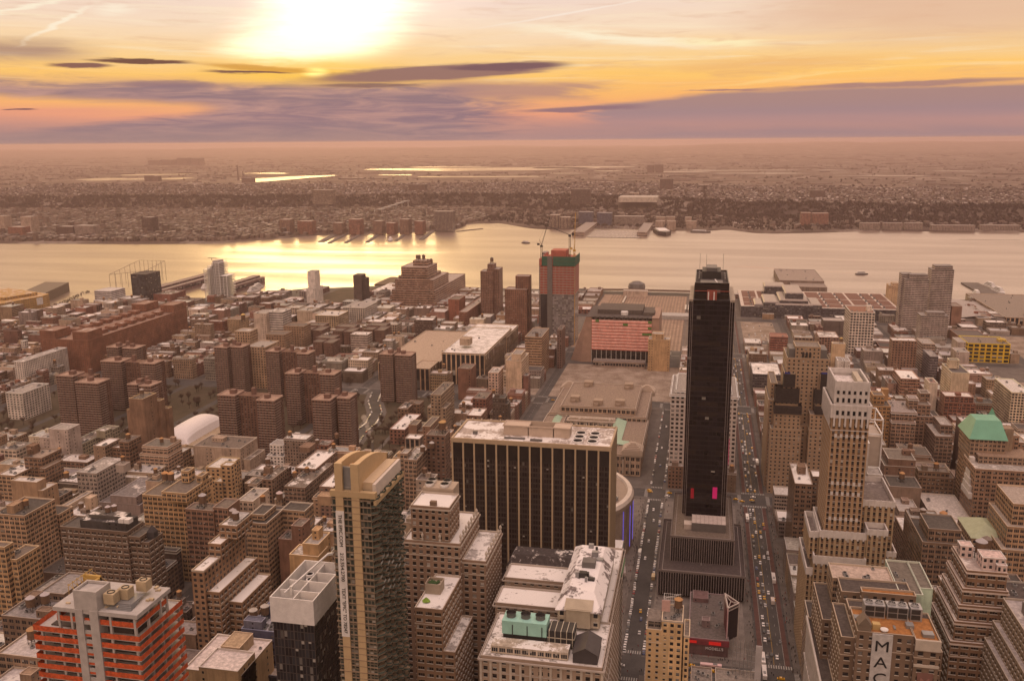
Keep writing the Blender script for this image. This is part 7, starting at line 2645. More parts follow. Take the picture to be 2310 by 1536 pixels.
def fill_lot(x0, x1, y0, y1, street_side, end):
    zc = zone((x0 + x1) / 2, (y0 + y1) / 2)
    for _ in range(4):
        hit = overlaps(x0, x1, y0, y1)
        if not hit:
            break
        a, b, c, d = hit
        best = max(((b + 1.2, x1, y0, y1), (x0, a - 1.2, y0, y1), (x0, x1, d + 1.2, y1), (x0, x1, y0, c - 1.2)), key=lambda r: max(0, r[1] - r[0]) * max(0, r[3] - r[2]))
        x0, x1, y0, y1 = best
        if x1 - x0 < 6 or y1 - y0 < 5:
            return
    else:
        return
    h = zc[0] + (zc[1] - zc[0]) * R8.random() ** 1.4
    if zc[6] == 'row' and R8.random() < .06:
        h *= 1.9
    h = clear_height(x0, x1, y0, y1, h)
    if h < 5:
        return
    if y0 < 520 and (x0 + x1) / 2 > -190:
        h = min(h, 20)
    if not in_view((x0 + x1) / 2, (y0 + y1) / 2, h, .02):
        return
    wall = jit(R8.choice(zc[4]))
    roof = jit(SRF if R8.random() < zc[5] * .6 else LRF if R8.random() < zc[5] + .1 else R8.choice([BRF, TAR, (.22, .16, .13)]))
    if zc[6] == 'row':
        kind, noun, cat, st = ('brick_tenement', 'tenement', 'tenement', R8.choice(['punch', 'small', 'punch', 'pair']))
    elif zc[6] == 'low':
        kind, noun, cat, st = R8.choice([('gallery_block', 'workshop block', 'workshop', 'grid'), ('garage', 'garage', 'garage', 'sparse'), ('storage_block', 'storage block', 'warehouse', 'strip'), ('gallery_block', 'workshop block', 'workshop', 'punch')])
    elif zc[6] == 'mid':
        kind, noun, cat, st = R8.choice([('street_block', 'street building', 'office building', 'punch'), ('street_house', 'apartment house', 'apartment building', 'pair'), ('street_block', 'street building', 'office building', 'loft'), ('street_house', 'apartment house', 'apartment building', 'small')])
    else:
        kind, noun, cat, st = ('loft_building', 'loft', 'office building', R8.choice(['loft', 'loft2', 'pair', 'punch', 'loft', 'grid']))
    COUNT[kind] = COUNT.get(kind, 0) + 1
    tiers = [(x0, x1, y0, y1, 0, h)]
    w, d = x1 - x0, y1 - y0
    if h > 34 and R8.random() < .55 and w > 14:
        k = R8.uniform(2, 4.5)
        if street_side > 0:
            tiers.append((x0, x1 - k, y0 + .4, y1 - .4, h + .9, h + R8.uniform(4, 9)))
        else:
            tiers.append((x0 + k, x1, y0 + .4, y1 - .4, h + .9, h + R8.uniform(4, 9)))
    zt = tiers[-1][5]
    a, b, c, d_ = tiers[-1][:4]
    tanks, bulks, feats = [], [], []
    far = y0 > 1250
    if w > 9 and d > 7 and R8.random() < (.85 if not far else .5):
        bw, bd = R8.uniform(3, min(7, w * .4)), R8.uniform(3, min(7, d * .6))
        bx, by = R8.uniform(a + 1, b - 1 - bw), R8.uniform(c + 1, max(c + 1.1, d_ - 1 - bd))
        bulks.append((bx, bx + bw, by, by + bd, zt, zt + R8.uniform(2.6, 5)))
        feats.append('a roof house')
    if h > 17 and w > 9 and d > 8 and R8.random() < .42:
        cc = R8.choice(CAPCOL)
        tanks.append((R8.uniform(a + 3, b - 3), R8.uniform(c + 3, d_ - 3), bulks[0][5] - .2 if bulks and R8.random() < .3 else zt, R8.uniform(.85, 1.15), cc))
        if bulks and tanks[0][2] > zt:
            tanks[0] = ((bulks[0][0] + bulks[0][1]) / 2, (bulks[0][2] + bulks[0][3]) / 2) + tanks[0][2:]
        feats.append('a rusty capped tank' if cc[0] > .4 and cc[2] < .2 else 'a wooden tank')
    units = R8.choice([1, 2, 3, 4, 6] if y0 < 1000 else [0, 1, 2, 3]) if not far else R8.choice([0, 0, 1, 2])
    if units > 1:
        feats.append('roof machinery')
    if len(tiers) > 1:
        feats.append('a set back top')
    feats = feats or ['a bare flat top']
    blank = [s for s in (0, 2) if R8.random() < (.55 if not end else .1)]
    building(kind, label_for(noun, wall, roof, zt, feats, (x0 + x1) / 2, (y0 + y1) / 2), cat, tiers, style=st, wall=wall, roof=roof, tanks=tanks, bulks=bulks, units=units, snow=R8.choice([0, 1, 1, 1, 2]) if sum(roof) > .7 else R8.choice([0, 0, 1]),
             blank=blank, bay=R8.uniform(2.6, 3.4) if st in ('punch', 'small', 'pair') else R8.uniform(4, 5.6), fl=R8.uniform(3.1, 3.8), reserve=False, cornice=.5 if R8.random() < .3 else None,
             coping=None if R8.random() < .6 else jit((.46, .40, .35)))


EMPTYLOTS = [(372, 445, 1300, 1400), (68, 125, 1470, 1660), (146, 205, 1395, 1495), (225, 300, 1685, 1725), (385, 445, 1115, 1295), (470, 540, 1290, 1610), (-320, -205, 1112, 1145), (-440, -345, 1100, 1160), (-450, -420, 1180, 1300), (-185, -44, 1110, 1296), (-190, 24, 1398, 1960), (-268, -190, 1480, 1660),
             (-800, -695, 1676, 1930)]
TAKEN += EMPTYLOTS
for n, a, x0, x1, y0, y1, ok in BLOCKS:
    if not ok or (n in (32, 31) and a in (7, 8)) or (n == 33 and a == 7):
        continue
    mid = (x0 + x1) / 2 + R8.uniform(-2, 2)
    for s, (xa, xb) in ((-1, (x0 + .5, mid - R8.uniform(.5, 4))), (1, (mid + R8.uniform(.5, 4), x1 - .5))):
        y = y0
        while y < y1 - 5:
            zc = zone(mid, y)
            w = R8.uniform(zc[2], zc[3])
            if y1 - (y + w) < zc[2] * .7:
                w = y1 - y
            inset = R8.choice([0, 0, 2, 5, 8])
            p, q = (xa, xb - inset) if s < 0 else (xa + inset, xb)
            if R8.random() > (.04 if y < 1100 else .12):
                fill_lot(p, q, y + .15, y + w - .15, s, y == y0)
            y += w
print('fill', COUNT)
# ================================================================== THE FAR BANK
NJB = [
      ('wide pale slab standing on the far ridge', -1764, -1668, 3955, 3995, 42, 107, (.42, .36, .32), 'rib'),
            ('broad dark block on the far ridge, above the old ramp', -1600, -1504, 4864, 4904, 45, 89, (.12, .09, .085), 'small'),
            ('tall dark slab on the far ridge above the yacht basin', -587, -501, 4089, 4129, 42, 106, (.12, .09, .085), 'strip'),
            ('dark twin slab far behind the ridge houses', -245, -173, 5123, 5163, 45, 110, (.12, .09, .085), 'small'),
            ('dark red block among the ridge houses opposite the twin river towers', 474, 538, 4441, 4481, 45, 86, (.12, .09, .085), 'small'),
            ('dark far tower in the meadows, south one of two', -565, -496, 9181, 9271, 1, 77, (.12, .09, .085), 'small'),
            ('dark far tower in the meadows, north one of two', -487, -410, 9179, 9269, 1, 81, (.12, .09, .085), 'small'),
            ('lone riverside tower with one pale side, across the river', -1990, -1949, 2968, 3008, 0, 60, (.12, .09, .085), 'strip'),
            ('pale tower at the south end of the far waterfront', -2444, -2401, 2910, 2950, 0, 63, (.42, .36, .32), 'small'),
            ('brown waterfront block next to the pale south tower', -2399, -2341, 2790, 2830, 0, 37, (.26, .14, .11), 'small'),
            ('tall pale block at the very south of the far bank', -2604, -2569, 2974, 3014, 0, 59, (.42, .36, .32), 'small'),
            ('dark low block on the far waterfront', -2246, -2180, 2842, 2882, 0, 36, (.12, .09, .085), 'small'),
            ('second dark low block on the far waterfront, further north', -2182, -2104, 2851, 2891, 0, 39, (.28, .25, .24), 'small'),
            ('big grey gridded block at the north end of the far town', -958, -891, 3199, 3239, 0, 72, (.28, .25, .24), 'grid'),
            ('brown waterfront block beside the grass pier head', -1477, -1438, 3017, 3057, 0, 53, (.24, .17, .14), 'punch'),
            ('wide brown waterfront block behind the first finger pier', -1413, -1359, 3026, 3066, 0, 47, (.26, .14, .11), 'punch'),
            ('brown waterfront tower between the finger piers', -1285, -1252, 3042, 3082, 0, 41, (.24, .17, .14), 'punch'),
            ('yellow topped waterfront tower', -1228, -1188, 3049, 3089, 0, 53, (.26, .14, .11), 'punch'),
            ('reddish waterfront tower behind the moored ferry', -1143, -1110, 3060, 3100, 0, 47, (.24, .17, .14), 'punch'),
            ('slim reddish waterfront tower', -1095, -1066, 3066, 3106, 0, 40, (.26, .14, .11), 'punch'),
            ('dark waterfront tower near the old ramp', -1048, -1016, 3072, 3112, 0, 53, (.24, .17, .14), 'punch'),
            ('brown waterfront tower beside the grey gridded block', -995, -966, 3078, 3118, 0, 46, (.26, .14, .11), 'punch'),
            ('pale apartment slab on the point across the river', -566, -530, 3385, 3425, 0, 48, (.42, .36, .32), 'rib'),
            ('second pale apartment slab on the point', -522, -486, 3354, 3394, 0, 42, (.42, .36, .32), 'rib'),
            ('blue glass office by the yacht basin', -474, -420, 3508, 3548, 0, 50, (.10, .12, .20), 'strip'),
            ('second blue glass office by the yacht basin, lower', -402, -346, 3498, 3538, 0, 48, (.10, .12, .20), 'strip'),
            ('long grey waterfront hall behind the yacht basin', -337, -224, 3509, 3549, 0, 35, (.28, .25, .24), 'strip'),
            ('pale terraced flats behind the moored barge, south pair', -179, -145, 3523, 3549, 0, 33, (.42, .36, .32), 'punch'),
            ('pale gabled flats behind the moored barge, north pair', -143, -110, 3546, 3572, 0, 32, (.42, .36, .32), 'punch'),
            ('white waterfront flats right at the barge', -172, -141, 3345, 3371, 0, 32, (.42, .36, .32), 'punch'),
            ('pale waterfront flats north of the barge', -131, -100, 3351, 3377, 0, 32, (.42, .36, .32), 'punch'),
            ('pale flats further north behind the cove', -72, -47, 3573, 3599, 0, 28, (.42, .36, .32), 'punch'),
            ('white flats beside the cove', -63, -28, 3393, 3419, 0, 29, (.42, .36, .32), 'punch'),
            ('red brown tower below the far cliff', 353, 388, 3568, 3608, 0, 49, (.26, .14, .11), 'punch'),
            ('wider red brown tower below the far cliff', 395, 452, 3575, 3615, 0, 47, (.26, .14, .11), 'punch'),
            ('long grey terrace at the foot of the far cliff', 543, 610, 3436, 3460, 0, 25, (.28, .25, .24), 'punch'),
            ('second grey terrace at the foot of the far cliff', 622, 686, 3446, 3470, 0, 25, (.28, .25, .24), 'punch'),
            ('third grey terrace at the foot of the far cliff', 695, 756, 3455, 3479, 0, 25, (.28, .25, .24), 'punch'),
            ('low long terrace at the water below the far cliff', 779, 922, 3438, 3462, 0, 20, (.28, .25, .24), 'punch'),
            ('lowest terrace at the north end of the far bank', 945, 1070, 3457, 3481, 0, 20, (.28, .25, .24), 'punch'),
            ('far hazy town block on the plain towards the hills', -8245, -8052, 12606, 12756, 1, 76, (.12, .09, .085), 'small'),
            ('second far hazy town block on the plain towards the hills', -8002, -7832, 12585, 12735, 1, 82, (.12, .09, .085), 'small'),
            ('taller far hazy town block on the plain towards the hills', -7737, -7584, 12561, 12711, 1, 108, (.12, .09, .085), 'small'),
            ('northern far hazy town block on the plain towards the hills', -7491, -7360, 12540, 12690, 1, 101, (.12, .09, .085), 'small'),
            ('power station hall beside the tall chimney in the meadows', -3644, -3563, 6819, 6899, 1, 46, (.12, .09, .085), 'small'),
            ('dark hazy blocks in the meadows south of the chimney', -4704, -4645, 7112, 7172, 1, 53, (.12, .09, .085), 'small'),
            ('dark hazy block near the far creek', -4638, -4579, 7114, 7174, 1, 49, (.12, .09, .085), 'small'),
            ('pale ridge hospital block', -355, -312, 4442, 4482, 45, 71, (.42, .36, .32), 'small'),
            ('long pale roofed reservoir building on the ridge', -385, -212, 4200, 4360, 44, 65, (.6, .55, .5), 'small')]
for lab, xa, xb, ya, yb, z0, z1, wl, st in NJB:
    building('waterfront_block' if z0 < 2 else 'ridge_block', lab, 'far building', [(xa, xb, ya, yb, z0, z1)], style=st, wall=wl, roof=(.4, .36, .33), units=0, bay=5, fl=4, reserve=False)
for lab, x, y, h, r in (('tall power station chimney in the hazy meadows', -3933, 7305, 135, 6), ('shorter chimney beside the tall one in the meadows', -3885, 7305, 85, 5)):
    m = MB()
    m.lathe(x, y, [(r * 1.3, 0), (r, h), (r * .8, h)], 12)
    tag(m.build('chimney_stack', WALLPLAIN, None, (.2, .15, .14)), lab, 'chimney')
m = MB()
for i in range(9):
    t = i / 8
    x, y, z = -1480 + 60 * t, 3720 + 560 * t, 6 + 38 * t
    if i:
        m.prism([(px_, py_ - 0), (px_ + 16, py_), (x + 16, y), (x, y)], pz_ - 2, (z + pz_) / 2)
        m.box(x + 4, x + 10, y - 3, y + 3, 0, z - 1)
    px_, py_, pz_ = x, y, z
tag(m.build('viaduct_ramp', CONCRETE), 'pale ramp climbing the far ridge behind the waterfront towers', 'viaduct')


def town_mat():
    m, b = material('town_houses')
    g = node('ShaderNodeNewGeometry')
    r = N(g.outputs['Random Per Island'])
    nz = sepxyz(g.outputs['Normal'])[2]
    wall = ramp(r, [(0, (.08, .055, .045)), (.3, (.13, .09, .075)), (.6, (.17, .12, .10)), (.85, (.22, .175, .15)), (1, (.34, .30, .27))], 'CONSTANT')
    rf = ramp(N.op('FRACT', r * 7.7), [(0, (.07, .055, .05)), (.42, (.16, .12, .11)), (.70, (.24, .205, .185)), (.90, (.48, .43, .40))], 'CONSTANT')
    lk(mix(nz > .4, wall, rf), b.inputs['Base Color'])
    b.inputs['Roughness'].default_value = .8
    return m


TOWN = town_mat()


def houses(name, label, spots):
    V_, F_ = [], []
    for x, y, z, w, d, h, gable in spots:
        k = len(V_)
        V_.extend([(x, y, z), (x + w, y, z), (x + w, y + d, z), (x, y + d, z), (x, y, z + h), (x + w, y, z + h), (x + w, y + d, z + h), (x, y + d, z + h)])
        F_.extend([(k, k + 1, k + 5, k + 4), (k + 1, k + 2, k + 6, k + 5), (k + 2, k + 3, k + 7, k + 6), (k + 3, k, k + 4, k + 7)])
        if gable:
            V_.extend([(x, y + d / 2, z + h + gable), (x + w, y + d / 2, z + h + gable)])
            F_.extend([(k + 4, k + 5, k + 9, k + 8), (k + 6, k + 7, k + 8, k + 9), (k + 5, k + 6, k + 9), (k + 7, k + 4, k + 8)])
        else:
            F_.append((k + 4, k + 5, k + 6, k + 7))
    me = bpy.data.meshes.new(name)
    me.from_pydata(V_, [], F_)
    me.materials.append(TOWN)
    tag(put(name, me), label, 'houses', kind='stuff')


RN = random.Random(77)
S1, S2, S3 = [], [], []
TREES = []


def wet(x, y):
    return any(((x - p[0]) / p[2]) ** 2 + ((y + 250 - p[1]) / (p[3] + 260)) ** 2 < 1 for p in PONDS)


def in_nj_box(x, y):
    return any(r[1] - 12 < x < r[2] + 12 and r[3] - 14 < y < r[4] + 14 for r in NJB)


for r in np.arange(-.98, .42, .0045):          # rows of houses by direction, depth by steps
    pass
x = -4300.
while x < 2300:
    x += 11
    shore = at_x(NJ, x) + 40
    cl = at_x(CLIFF, x)
    y = shore + RN.uniform(0, 20)
    # river town at the foot of the ridge
    while y < cl - 40:
        d = RN.uniform(12, 22)
        dens = .80 if x < -900 else .10
        if (int(x / 11) % 9) and RN.random() < dens and not in_nj_box(x, y) and in_view(x, y, 8, .03):
            S1.append((x + RN.uniform(-1, 1), y, 1.5, RN.choice([10.6, 10.6, 8, 18]), d, RN.uniform(8, 15) * (2 if RN.random() < .04 else 1), 0))
        elif RN.random() < .3:
            TREES.append((x, y, 2.4, 4))
        y += d + RN.choice([2, 3, 12, 16])
    # ridge town
    y = cl + 200 + RN.uniform(0, 30)
    while y < cl + 1750:
        d = RN.uniform(9, 18)
        q = (y - cl) / 1750
        if (int(x / 11) % 8) and RN.random() < .62 - .25 * q and not in_nj_box(x, y) and in_view(x, y, 50, .03):
            S2.append((x + RN.uniform(-2, 2), y, terrain(x, y) - .6, RN.uniform(7, 12), d, RN.uniform(6, 10) * (2.2 if RN.random() < .03 else 1), RN.choice([0, 0, 2.4, 3])))
        elif RN.random() < .25:
            TREES.append((x, y, terrain(x, y), 5))
        y += d + RN.choice([4, 9, 20, 26])
for i in range(1500):
    y = 6200 + RN.random() ** 1.5 * 11500
    x = y * RN.uniform(-.9, .38)
    w = RN.uniform(25, 150) * (y / 8000)
    big = RN.random() < .25
    if wet(x, y):
        continue
    S3.append((x, y, terrain(x, y) - .5, w * (1.6 if big else .4), RN.uniform(20, 70) * (1 if big else .6), RN.uniform(6, 13), 0))
houses('town_houses', 'packed low houses of the river town on the far bank', S1)
houses('ridge_houses', 'rows of pale roofed houses on the far ridge', S2)
houses('depot_sheds', 'scattered flat roofed sheds across the far meadows', S3)
# bare woods on the cliff and between the houses
for i in range(5200):
    x = RN.uniform(-4300, 2300)
    cl = at_x(CLIFF, x)
    TREES.append((x, cl + RN.uniform(-50, 215), None, 8))
for i in range(2500):
    x = RN.uniform(-900, 2300)
    TREES.append((x, at_x(NJ, x) + RN.uniform(60, 600), None, 5))
for i in range(1300):
    y = RN.uniform(5600, 12000)
    x = y * RN.uniform(-.9, .36)
    if not wet(x, y):
        TREES.append((x, y, None, 8))
V_, F_ = [], []
for x, y, z, r in TREES:
    if not in_view(x, y, 30, .03) or in_nj_box(x, y) or (y < at_x(NJ, x) + 25):
        continue
    z = terrain(x, y) if z is None else z
    r *= RN.uniform(.7, 1.3)
    for q in range(7):
        c = Vector((x + RN.uniform(-r, r), y + RN.uniform(-r, r), z + RN.uniform(.3, 1.5) * r))
        k = len(V_)
        a = RN.random() * 3.14
        e, s = Vector((math.cos(a), math.sin(a), RN.uniform(-.5, .5))) * r * .7, Vector((-math.sin(a) * .3, math.cos(a) * .3, 1)) * r * .75
        V_.extend([tuple(c - e), tuple(c + e), tuple(c + s), tuple(c - s * .5)])
        F_.extend([(k, k + 1, k + 2), (k, k + 3, k + 1)])
me = bpy.data.meshes.new('winter_woods')
me.from_pydata(V_, [], F_)
me.materials.append(plain('bare_twigs', (.055, .036, .030), .95, var=.45, scale=.02))
tag(put('winter_woods', me), 'bare brown winter woods covering the far cliff', 'woods', kind='stuff')
# piers and boats of the far bank
for i, (xa, ya, xb, yb, w) in enumerate(((-1237, 2824, -1300, 3068, 22), (-1195, 2790, -1251, 3011, 13), (-1145, 2810, -1197, 3018, 12), (-1080, 2832, -1137, 3057, 12), (-1000, 2890, -1050, 3100, 12), (-927, 2935, -972, 3158, 16), (-881, 3219, -813, 3279, 9))):
    o = ribbon('finger_pier', [(xa, ya), (xb, yb + 60)], w, .6, PAVE, None)
    m = MB()
    d = Vector((xb - xa, yb - ya, 0)).normalized()
    nn = Vector((-d.y, d.x, 0)) * (w / 2)
    p = [(xa - nn.x, ya - nn.y), (xb - nn.x, yb + 60 - nn.y), (xb + nn.x, yb + 60 + nn.y), (xa + nn.x, ya + nn.y)]
    m.prism(p, -2, .55)
    put('pier_wall', m.mesh('pier_wall', STEEL), o)
    tag(o, ['widest finger pier of the far bank', 'second finger pier of the far bank', 'third finger pier of the far bank', 'fourth finger pier of the far bank', 'finger pier beside the moored ferry', 'last finger pier below the grey gridded block', 'short skewed pier off the far point'][i], 'pier', 'finger piers across the river')
for lab, x0, x1, y0, y1, h in (('long pier building with pale bands south of the yacht basin', -441, -398, 3100, 3480, 14), ('long pier building with pale bands north of the yacht basin', -222, -188, 3125, 3480, 14)):
    building('pier_building', lab, 'pier building', [(x0, x1, y0, y1, -1.6, h)], style='strip', wall=(.40, .34, .30), roof=(.3, .26, .24), bay=12, fl=7, reserve=False)


def hull(m, L, B, H, mat=0):
    pts = [(0, -L / 2), (B / 2, -L * .25), (B / 2, L / 2), (-B / 2, L / 2), (-B / 2, -L * .25)]
    m.prism(pts, 0, H, mat, bay=30, fl=30)


def boat(name, lab, cat, x, y, L, B, deck, rz, hullm, group=None):
    root = empty(name, lab, cat, (x, y, -1.7), rz, group)
    m = MB()
    hull(m, L, B, B * .3)
    put('hull', m.mesh('hull', hullm), root)
    for k_ in range(deck):
        m = MB()
        s = 1 - k_ * .18
        m.box(-B * .38 * s, B * .38 * s, -L * .25 * s, L * .42 * s, B * .3 + k_ * 2.6, B * .3 + k_ * 2.6 + 2.5)
        m.box(-B * .385 * s, B * .385 * s, -L * .24 * s, L * .41 * s, B * .3 + k_ * 2.6 + .9, B * .3 + k_ * 2.6 + 1.8, 1, lid=False)
        put('deck_house', m.mesh('deck_house', [WHITE, GLASS]), root)
    return root


DH = plain('dark_hull', (.04, .035, .04), .5)
boat('ferry', 'small dark ferry alone in mid river, beyond the unfinished tower', 'ferry', -557, 2876, 30, 10, 2, 1.2, DH)
boat('ferry', 'dark ferry trailing a wake off the convention centre', 'ferry', 377, 2311, 30, 9, 2, 1.75, DH)
boat('ferry', 'white ferry moored between the finger piers', 'ferry', -1022, 2895, 45, 14, 3, .25, WHITE)
boat('barge', 'dark barge moored north of the yacht basin', 'barge', -140, 3225, 150, 46, 1, .2, DH)
boat('workboat', 'rusty work boat moored in the cove across the river', 'boat', -10, 3300, 70, 20, 1, 1.3, STEEL)
for i, (x, y, L) in enumerate(((-1108, 1905, 46), (-1102, 1862, 40), (-985, 1880, 44), (-975, 1840, 40), (620, 2150, 60), (617, 2080, 54), (560, 2030, 50), (660, 2020, 48))):
    boat('cruise_yacht', ['white yacht at the outer end of the red sided shed', 'white yacht nearer the shore by the red sided shed', 'outer white yacht by the grey pier shed', 'inner white yacht by the grey pier shed', 'outermost white ship at the long concrete pier', 'second white ship at the long concrete pier', 'white ship on the south side of the concrete pier', 'white ship north of the concrete pier'][i], 'yacht', x, y, L, 12, 3, RN.uniform(-.3, .3), WHITE, 'white yachts at the piers')
m = MB()
hull(m, 14, 4, 1.6)
m.box(-1.2, 1.2, -2, 3, 1.6, 3.4)
m.bar((0, 0, 1.6), (0, 0, 17), .25)
MOOR = m.mesh('moored_boat', WHITE)
for i in range(70):
    o = put('moored_boat', MOOR, None, None, (-380 + (i % 14) * 12.6 + RN.uniform(-1, 1), 3098 + (i // 14) * 52 + RN.uniform(-3, 3), -1.6), 1.57 + RN.uniform(-.1, .1))
    tag(o, 'small white boat moored in the yacht basin across the river', 'boat', 'boats in the yacht basin')
m = MB()
m.box(-386, -204, 3080, 3084, -1.8, -.2)
tag(m.build('breakwater', STEEL), 'thin breakwater closing the yacht basin', 'breakwater')
m = MB()
for i in range(24):
    m.lathe(806 + i * 7.8, 3165 + i * .5, [(1.4, -1.8), (1.4, -.4), (.1, .2)], 6)
tag(m.build('buoy_line', DH), 'line of dark floats on the river off the far cliff', 'floats', kind='stuff')
FOAM = plain('wake_foam', (.50, .42, .36), .9)
m = MB()
m.quad([(372, 2330, -1.55), (380, 2332, -1.55), (110, 2425, -1.55), (60, 2410, -1.55)])
tag(m.build('wake_water', FOAM), kind='structure')
# ================================================================== STREET LIFE
RL = random.Random(19)


def sedan(L=4.6, W=1.85):
    prof = [(-.5, .28), (.5, .28), (.5, .62), (.46, .78), (.36, .86), (.22, 1.42), (-.16, 1.46), (-.30, .95), (-.47, .82), (-.5, .6)]
    m = MB()
    pts = [(u * L, z) for u, z in prof]
    n = len(pts)
    k = len(m.v)
    for s in (-W / 2, W / 2):
        for y, z in pts:
            ins = .86 if z > 1 else 1
            m.v.append((s * ins, y, z))
    m.f.append(tuple(k + i for i in range(n)))
    m.f.append(tuple(k + 2 * n - 1 - i for i in range(n)))
    m.uv.extend([(0, 0)] * (2 * n))
    m.m.extend([0, 0])
    for i in range(n):
        j = (i + 1) % n
        m.f.append((k + j, k + i, k + n + i, k + n + j))
        m.uv.extend([(0, 0)] * 4)
        m.m.append(1 if i in (4, 6) else 0)
    for s in (-1, 1):
        x = s * W * .47
        m.quad([(x, .31 * L, .92), (x * .93, .20 * L, 1.36), (x * .93, -.15 * L, 1.38), (x, -.27 * L, .96)], None, 1)
    return m


CARPAINT = plain('car_paint', None, .25, spec=.5, var=.05)
TYRE = plain('tyre_rubber', (.02, .02, .02), .8)
m = sedan()
BODY_ME = m.mesh('parked_car', [CARPAINT, GLASS])
m = MB()
for i in range(14):
    pass
m.lathe(0, 0, [(.33, -.11), (.33, .11)], 12, mats=[0, 0])
WHEEL_ME = m.mesh('wheel', TYRE)
m = sedan()
for sx in (-.85, .85):
    for sy in (-1.4, 1.4):
        m.bar((sx - .1, sy, .33), (sx + .1, sy, .33), .34, 2, n=10)
CAR_ME = m.mesh('parked_car', [CARPAINT, GLASS, TYRE])
m = MB()
m.box(-.35, .35, -.12, .12, 1.45, 1.66)
SIGN_ME = m.mesh('roof_sign', WHITE)
PAL = [((.80, .78, .77), 'white', 44), ((.50, .49, .49), 'silver', 20), ((.035, .033, .035), 'black', 20), ((.13, .13, .135), 'grey', 14), ((.25, .03, .03), 'red', 4), ((.04, .06, .16), 'blue', 4)]
NCAR = [0]


def car(x, y, rz, where, near=False, moving=False, yellow=False):
    c, w, _ = PAL[RL.choices(range(6), [p[2] for p in PAL])[0]]
    if yellow:
        c, w = (.62, .33, .015), 'yellow'
    if not in_view(x, y, 1, .01):
        return
    k = 'taxi' if yellow else 'parked_car'
    NCAR[0] += not yellow
    o = put(k, BODY_ME if near else CAR_ME, None, c, (x, y, .16 if near is None else .012), rz)
    tag(o, f"{w} {'taxi' if yellow else 'car'} {'driving' if moving else 'parked'} {where}", 'taxi' if yellow else 'car', f"{w} {'taxis' if yellow else 'cars'} {'driving' if moving else 'parked'} {where}")
    if near:
        for sx in (-.84, .84):
            for sy in (-1.4, 1.4):
                t = put('wheel', WHEEL_ME, o, None, (sx, sy, .33))
                t.rotation_euler = (0, math.pi / 2, 0)
        if yellow:
            put('roof_sign', SIGN_ME, o)


def van(name, lab, cat, x, y, rz, L, W, H, col, group=None, bus=False):
    root = empty(name, lab, cat, (x, y, .012), rz, group)
    m = MB()
    m.box(-W / 2, W / 2, -L / 2, L / 2 - (0 if bus else 2.2), .6, H)
    put('bus_body' if bus else 'cargo_box', m.mesh('body', CARPAINT), root, col)
    m = MB()
    if bus:
        m.box(-W / 2 - .02, W / 2 + .02, -L / 2 + .6, L / 2 + .02, 1.5, 2.5, lid=False)
        m.box(-W * .3, W * .3, -L * .3, -L * .1, H, H + .35, 1)
        put('bus_window', m.mesh('bus_window', [GLASS, METAL]), root)
    else:
        m.box(-W * .46, W * .46, L / 2 - 2.1, L / 2, .5, min(2.5, H))
        m.quad([(-W * .44, L / 2 + .02, 1.4), (W * .44, L / 2 + .02, 1.4), (W * .44, L / 2 - .25, min(2.5, H) + .02), (-W * .44, L / 2 - .25, min(2.5, H) + .02)], None, 1)
        put('cab', m.mesh('cab', [CARPAINT, GLASS]), root, col)
    for sx in (-W * .45, W * .45):
        for sy in (-L * .32, L * .32):
            t = put('wheel', WHEEL_ME, root, None, (sx, sy, .42), 0, (1.3, 1.3, 1.3))
            t.rotation_euler = (0, math.pi / 2, 0)


# street between the arena and the black tower
y = 532
while y < 1085:
    if not 786 < y < 828:
        for x, p in ((-40.2, .93), (-27.8, .85)):
            if RL.random() < p * (1 if y < 790 else .6):
                car(x + RL.uniform(-.2, .2), y, 0, 'at the kerb between the arena and the black tower' if y < 790 else 'at the kerb beside the post office', y < 640)
    y += RL.uniform(5.7, 7.2)
for y in (556, 574, 668, 700, 742, 766, 880, 935, 1010):
    car(-34 + RL.uniform(-2, 2), y, 0, 'in the lane between the arena and the black tower' if y < 790 else 'in the lane beside the post office', y < 640, True)
car(-33.5, 585, .05, 'in the lane between the arena and the black tower', True, True, True)
van('delivery_truck', 'tan delivery truck parked below the black tower podium', 'truck', -27.6, 636, 0, 8, 2.5, 3.3, (.55, .40, .22))
van('delivery_truck', 'white box truck at the kerb by the arena', 'truck', -40.4, 676, 0, 8, 2.5, 3.3, (.72, .7, .68))
van('delivery_truck', 'white trailer parked beside the arena loading bay', 'truck', -50, 640, .1, 14, 2.6, 3.8, (.60, .52, .50))
# wide street with bus lanes
RL.seed(5)
for y in np.arange(430, 1370, 9.5):
    if any(abs(y - AV[a]) < 18 for a in (7, 8, 9, 10)):
        continue
    w = 'on the wide street north of the black tower' if y < 790 else 'on the wide street beside the stepped hotel' if y < 1080 else 'on the wide street towards the river'
    for x, p in ((48.6, .8 if y < 640 else .42), (51.6, .8 if y < 640 else .36), (55, .28), (58.4, .34)):
        if RL.random() < p:
            car(x + RL.uniform(-.3, .3), y + RL.uniform(-1.5, 1.5), 0, w, y < 600, True, RL.random() < .22)
for i, (x, y) in enumerate(((46, 522), (46, 537), (60, 650), (45.6, 760), (61, 905))):
    van('city_bus', ['white city bus first in line by the avenue corner', 'white city bus second in line by the avenue corner', 'white city bus opposite the black podium', 'white city bus before the far avenue crossing', 'white city bus beside the stepped hotel'][i], 'bus', x, y, 0, 12.5, 2.6, 3.2, (.70, .66, .65), 'city buses on the wide street', True)
van('coach', 'white and red coach in the avenue in front of the lettered shop', 'bus', 14, 522, math.pi / 2, 13, 2.6, 3.6, (.70, .50, .50), None, True)
van('delivery_truck', 'pale box truck on the wide street beyond the bus lane', 'truck', 57, 615, 0, 8, 2.5, 3.4, (.60, .52, .48))
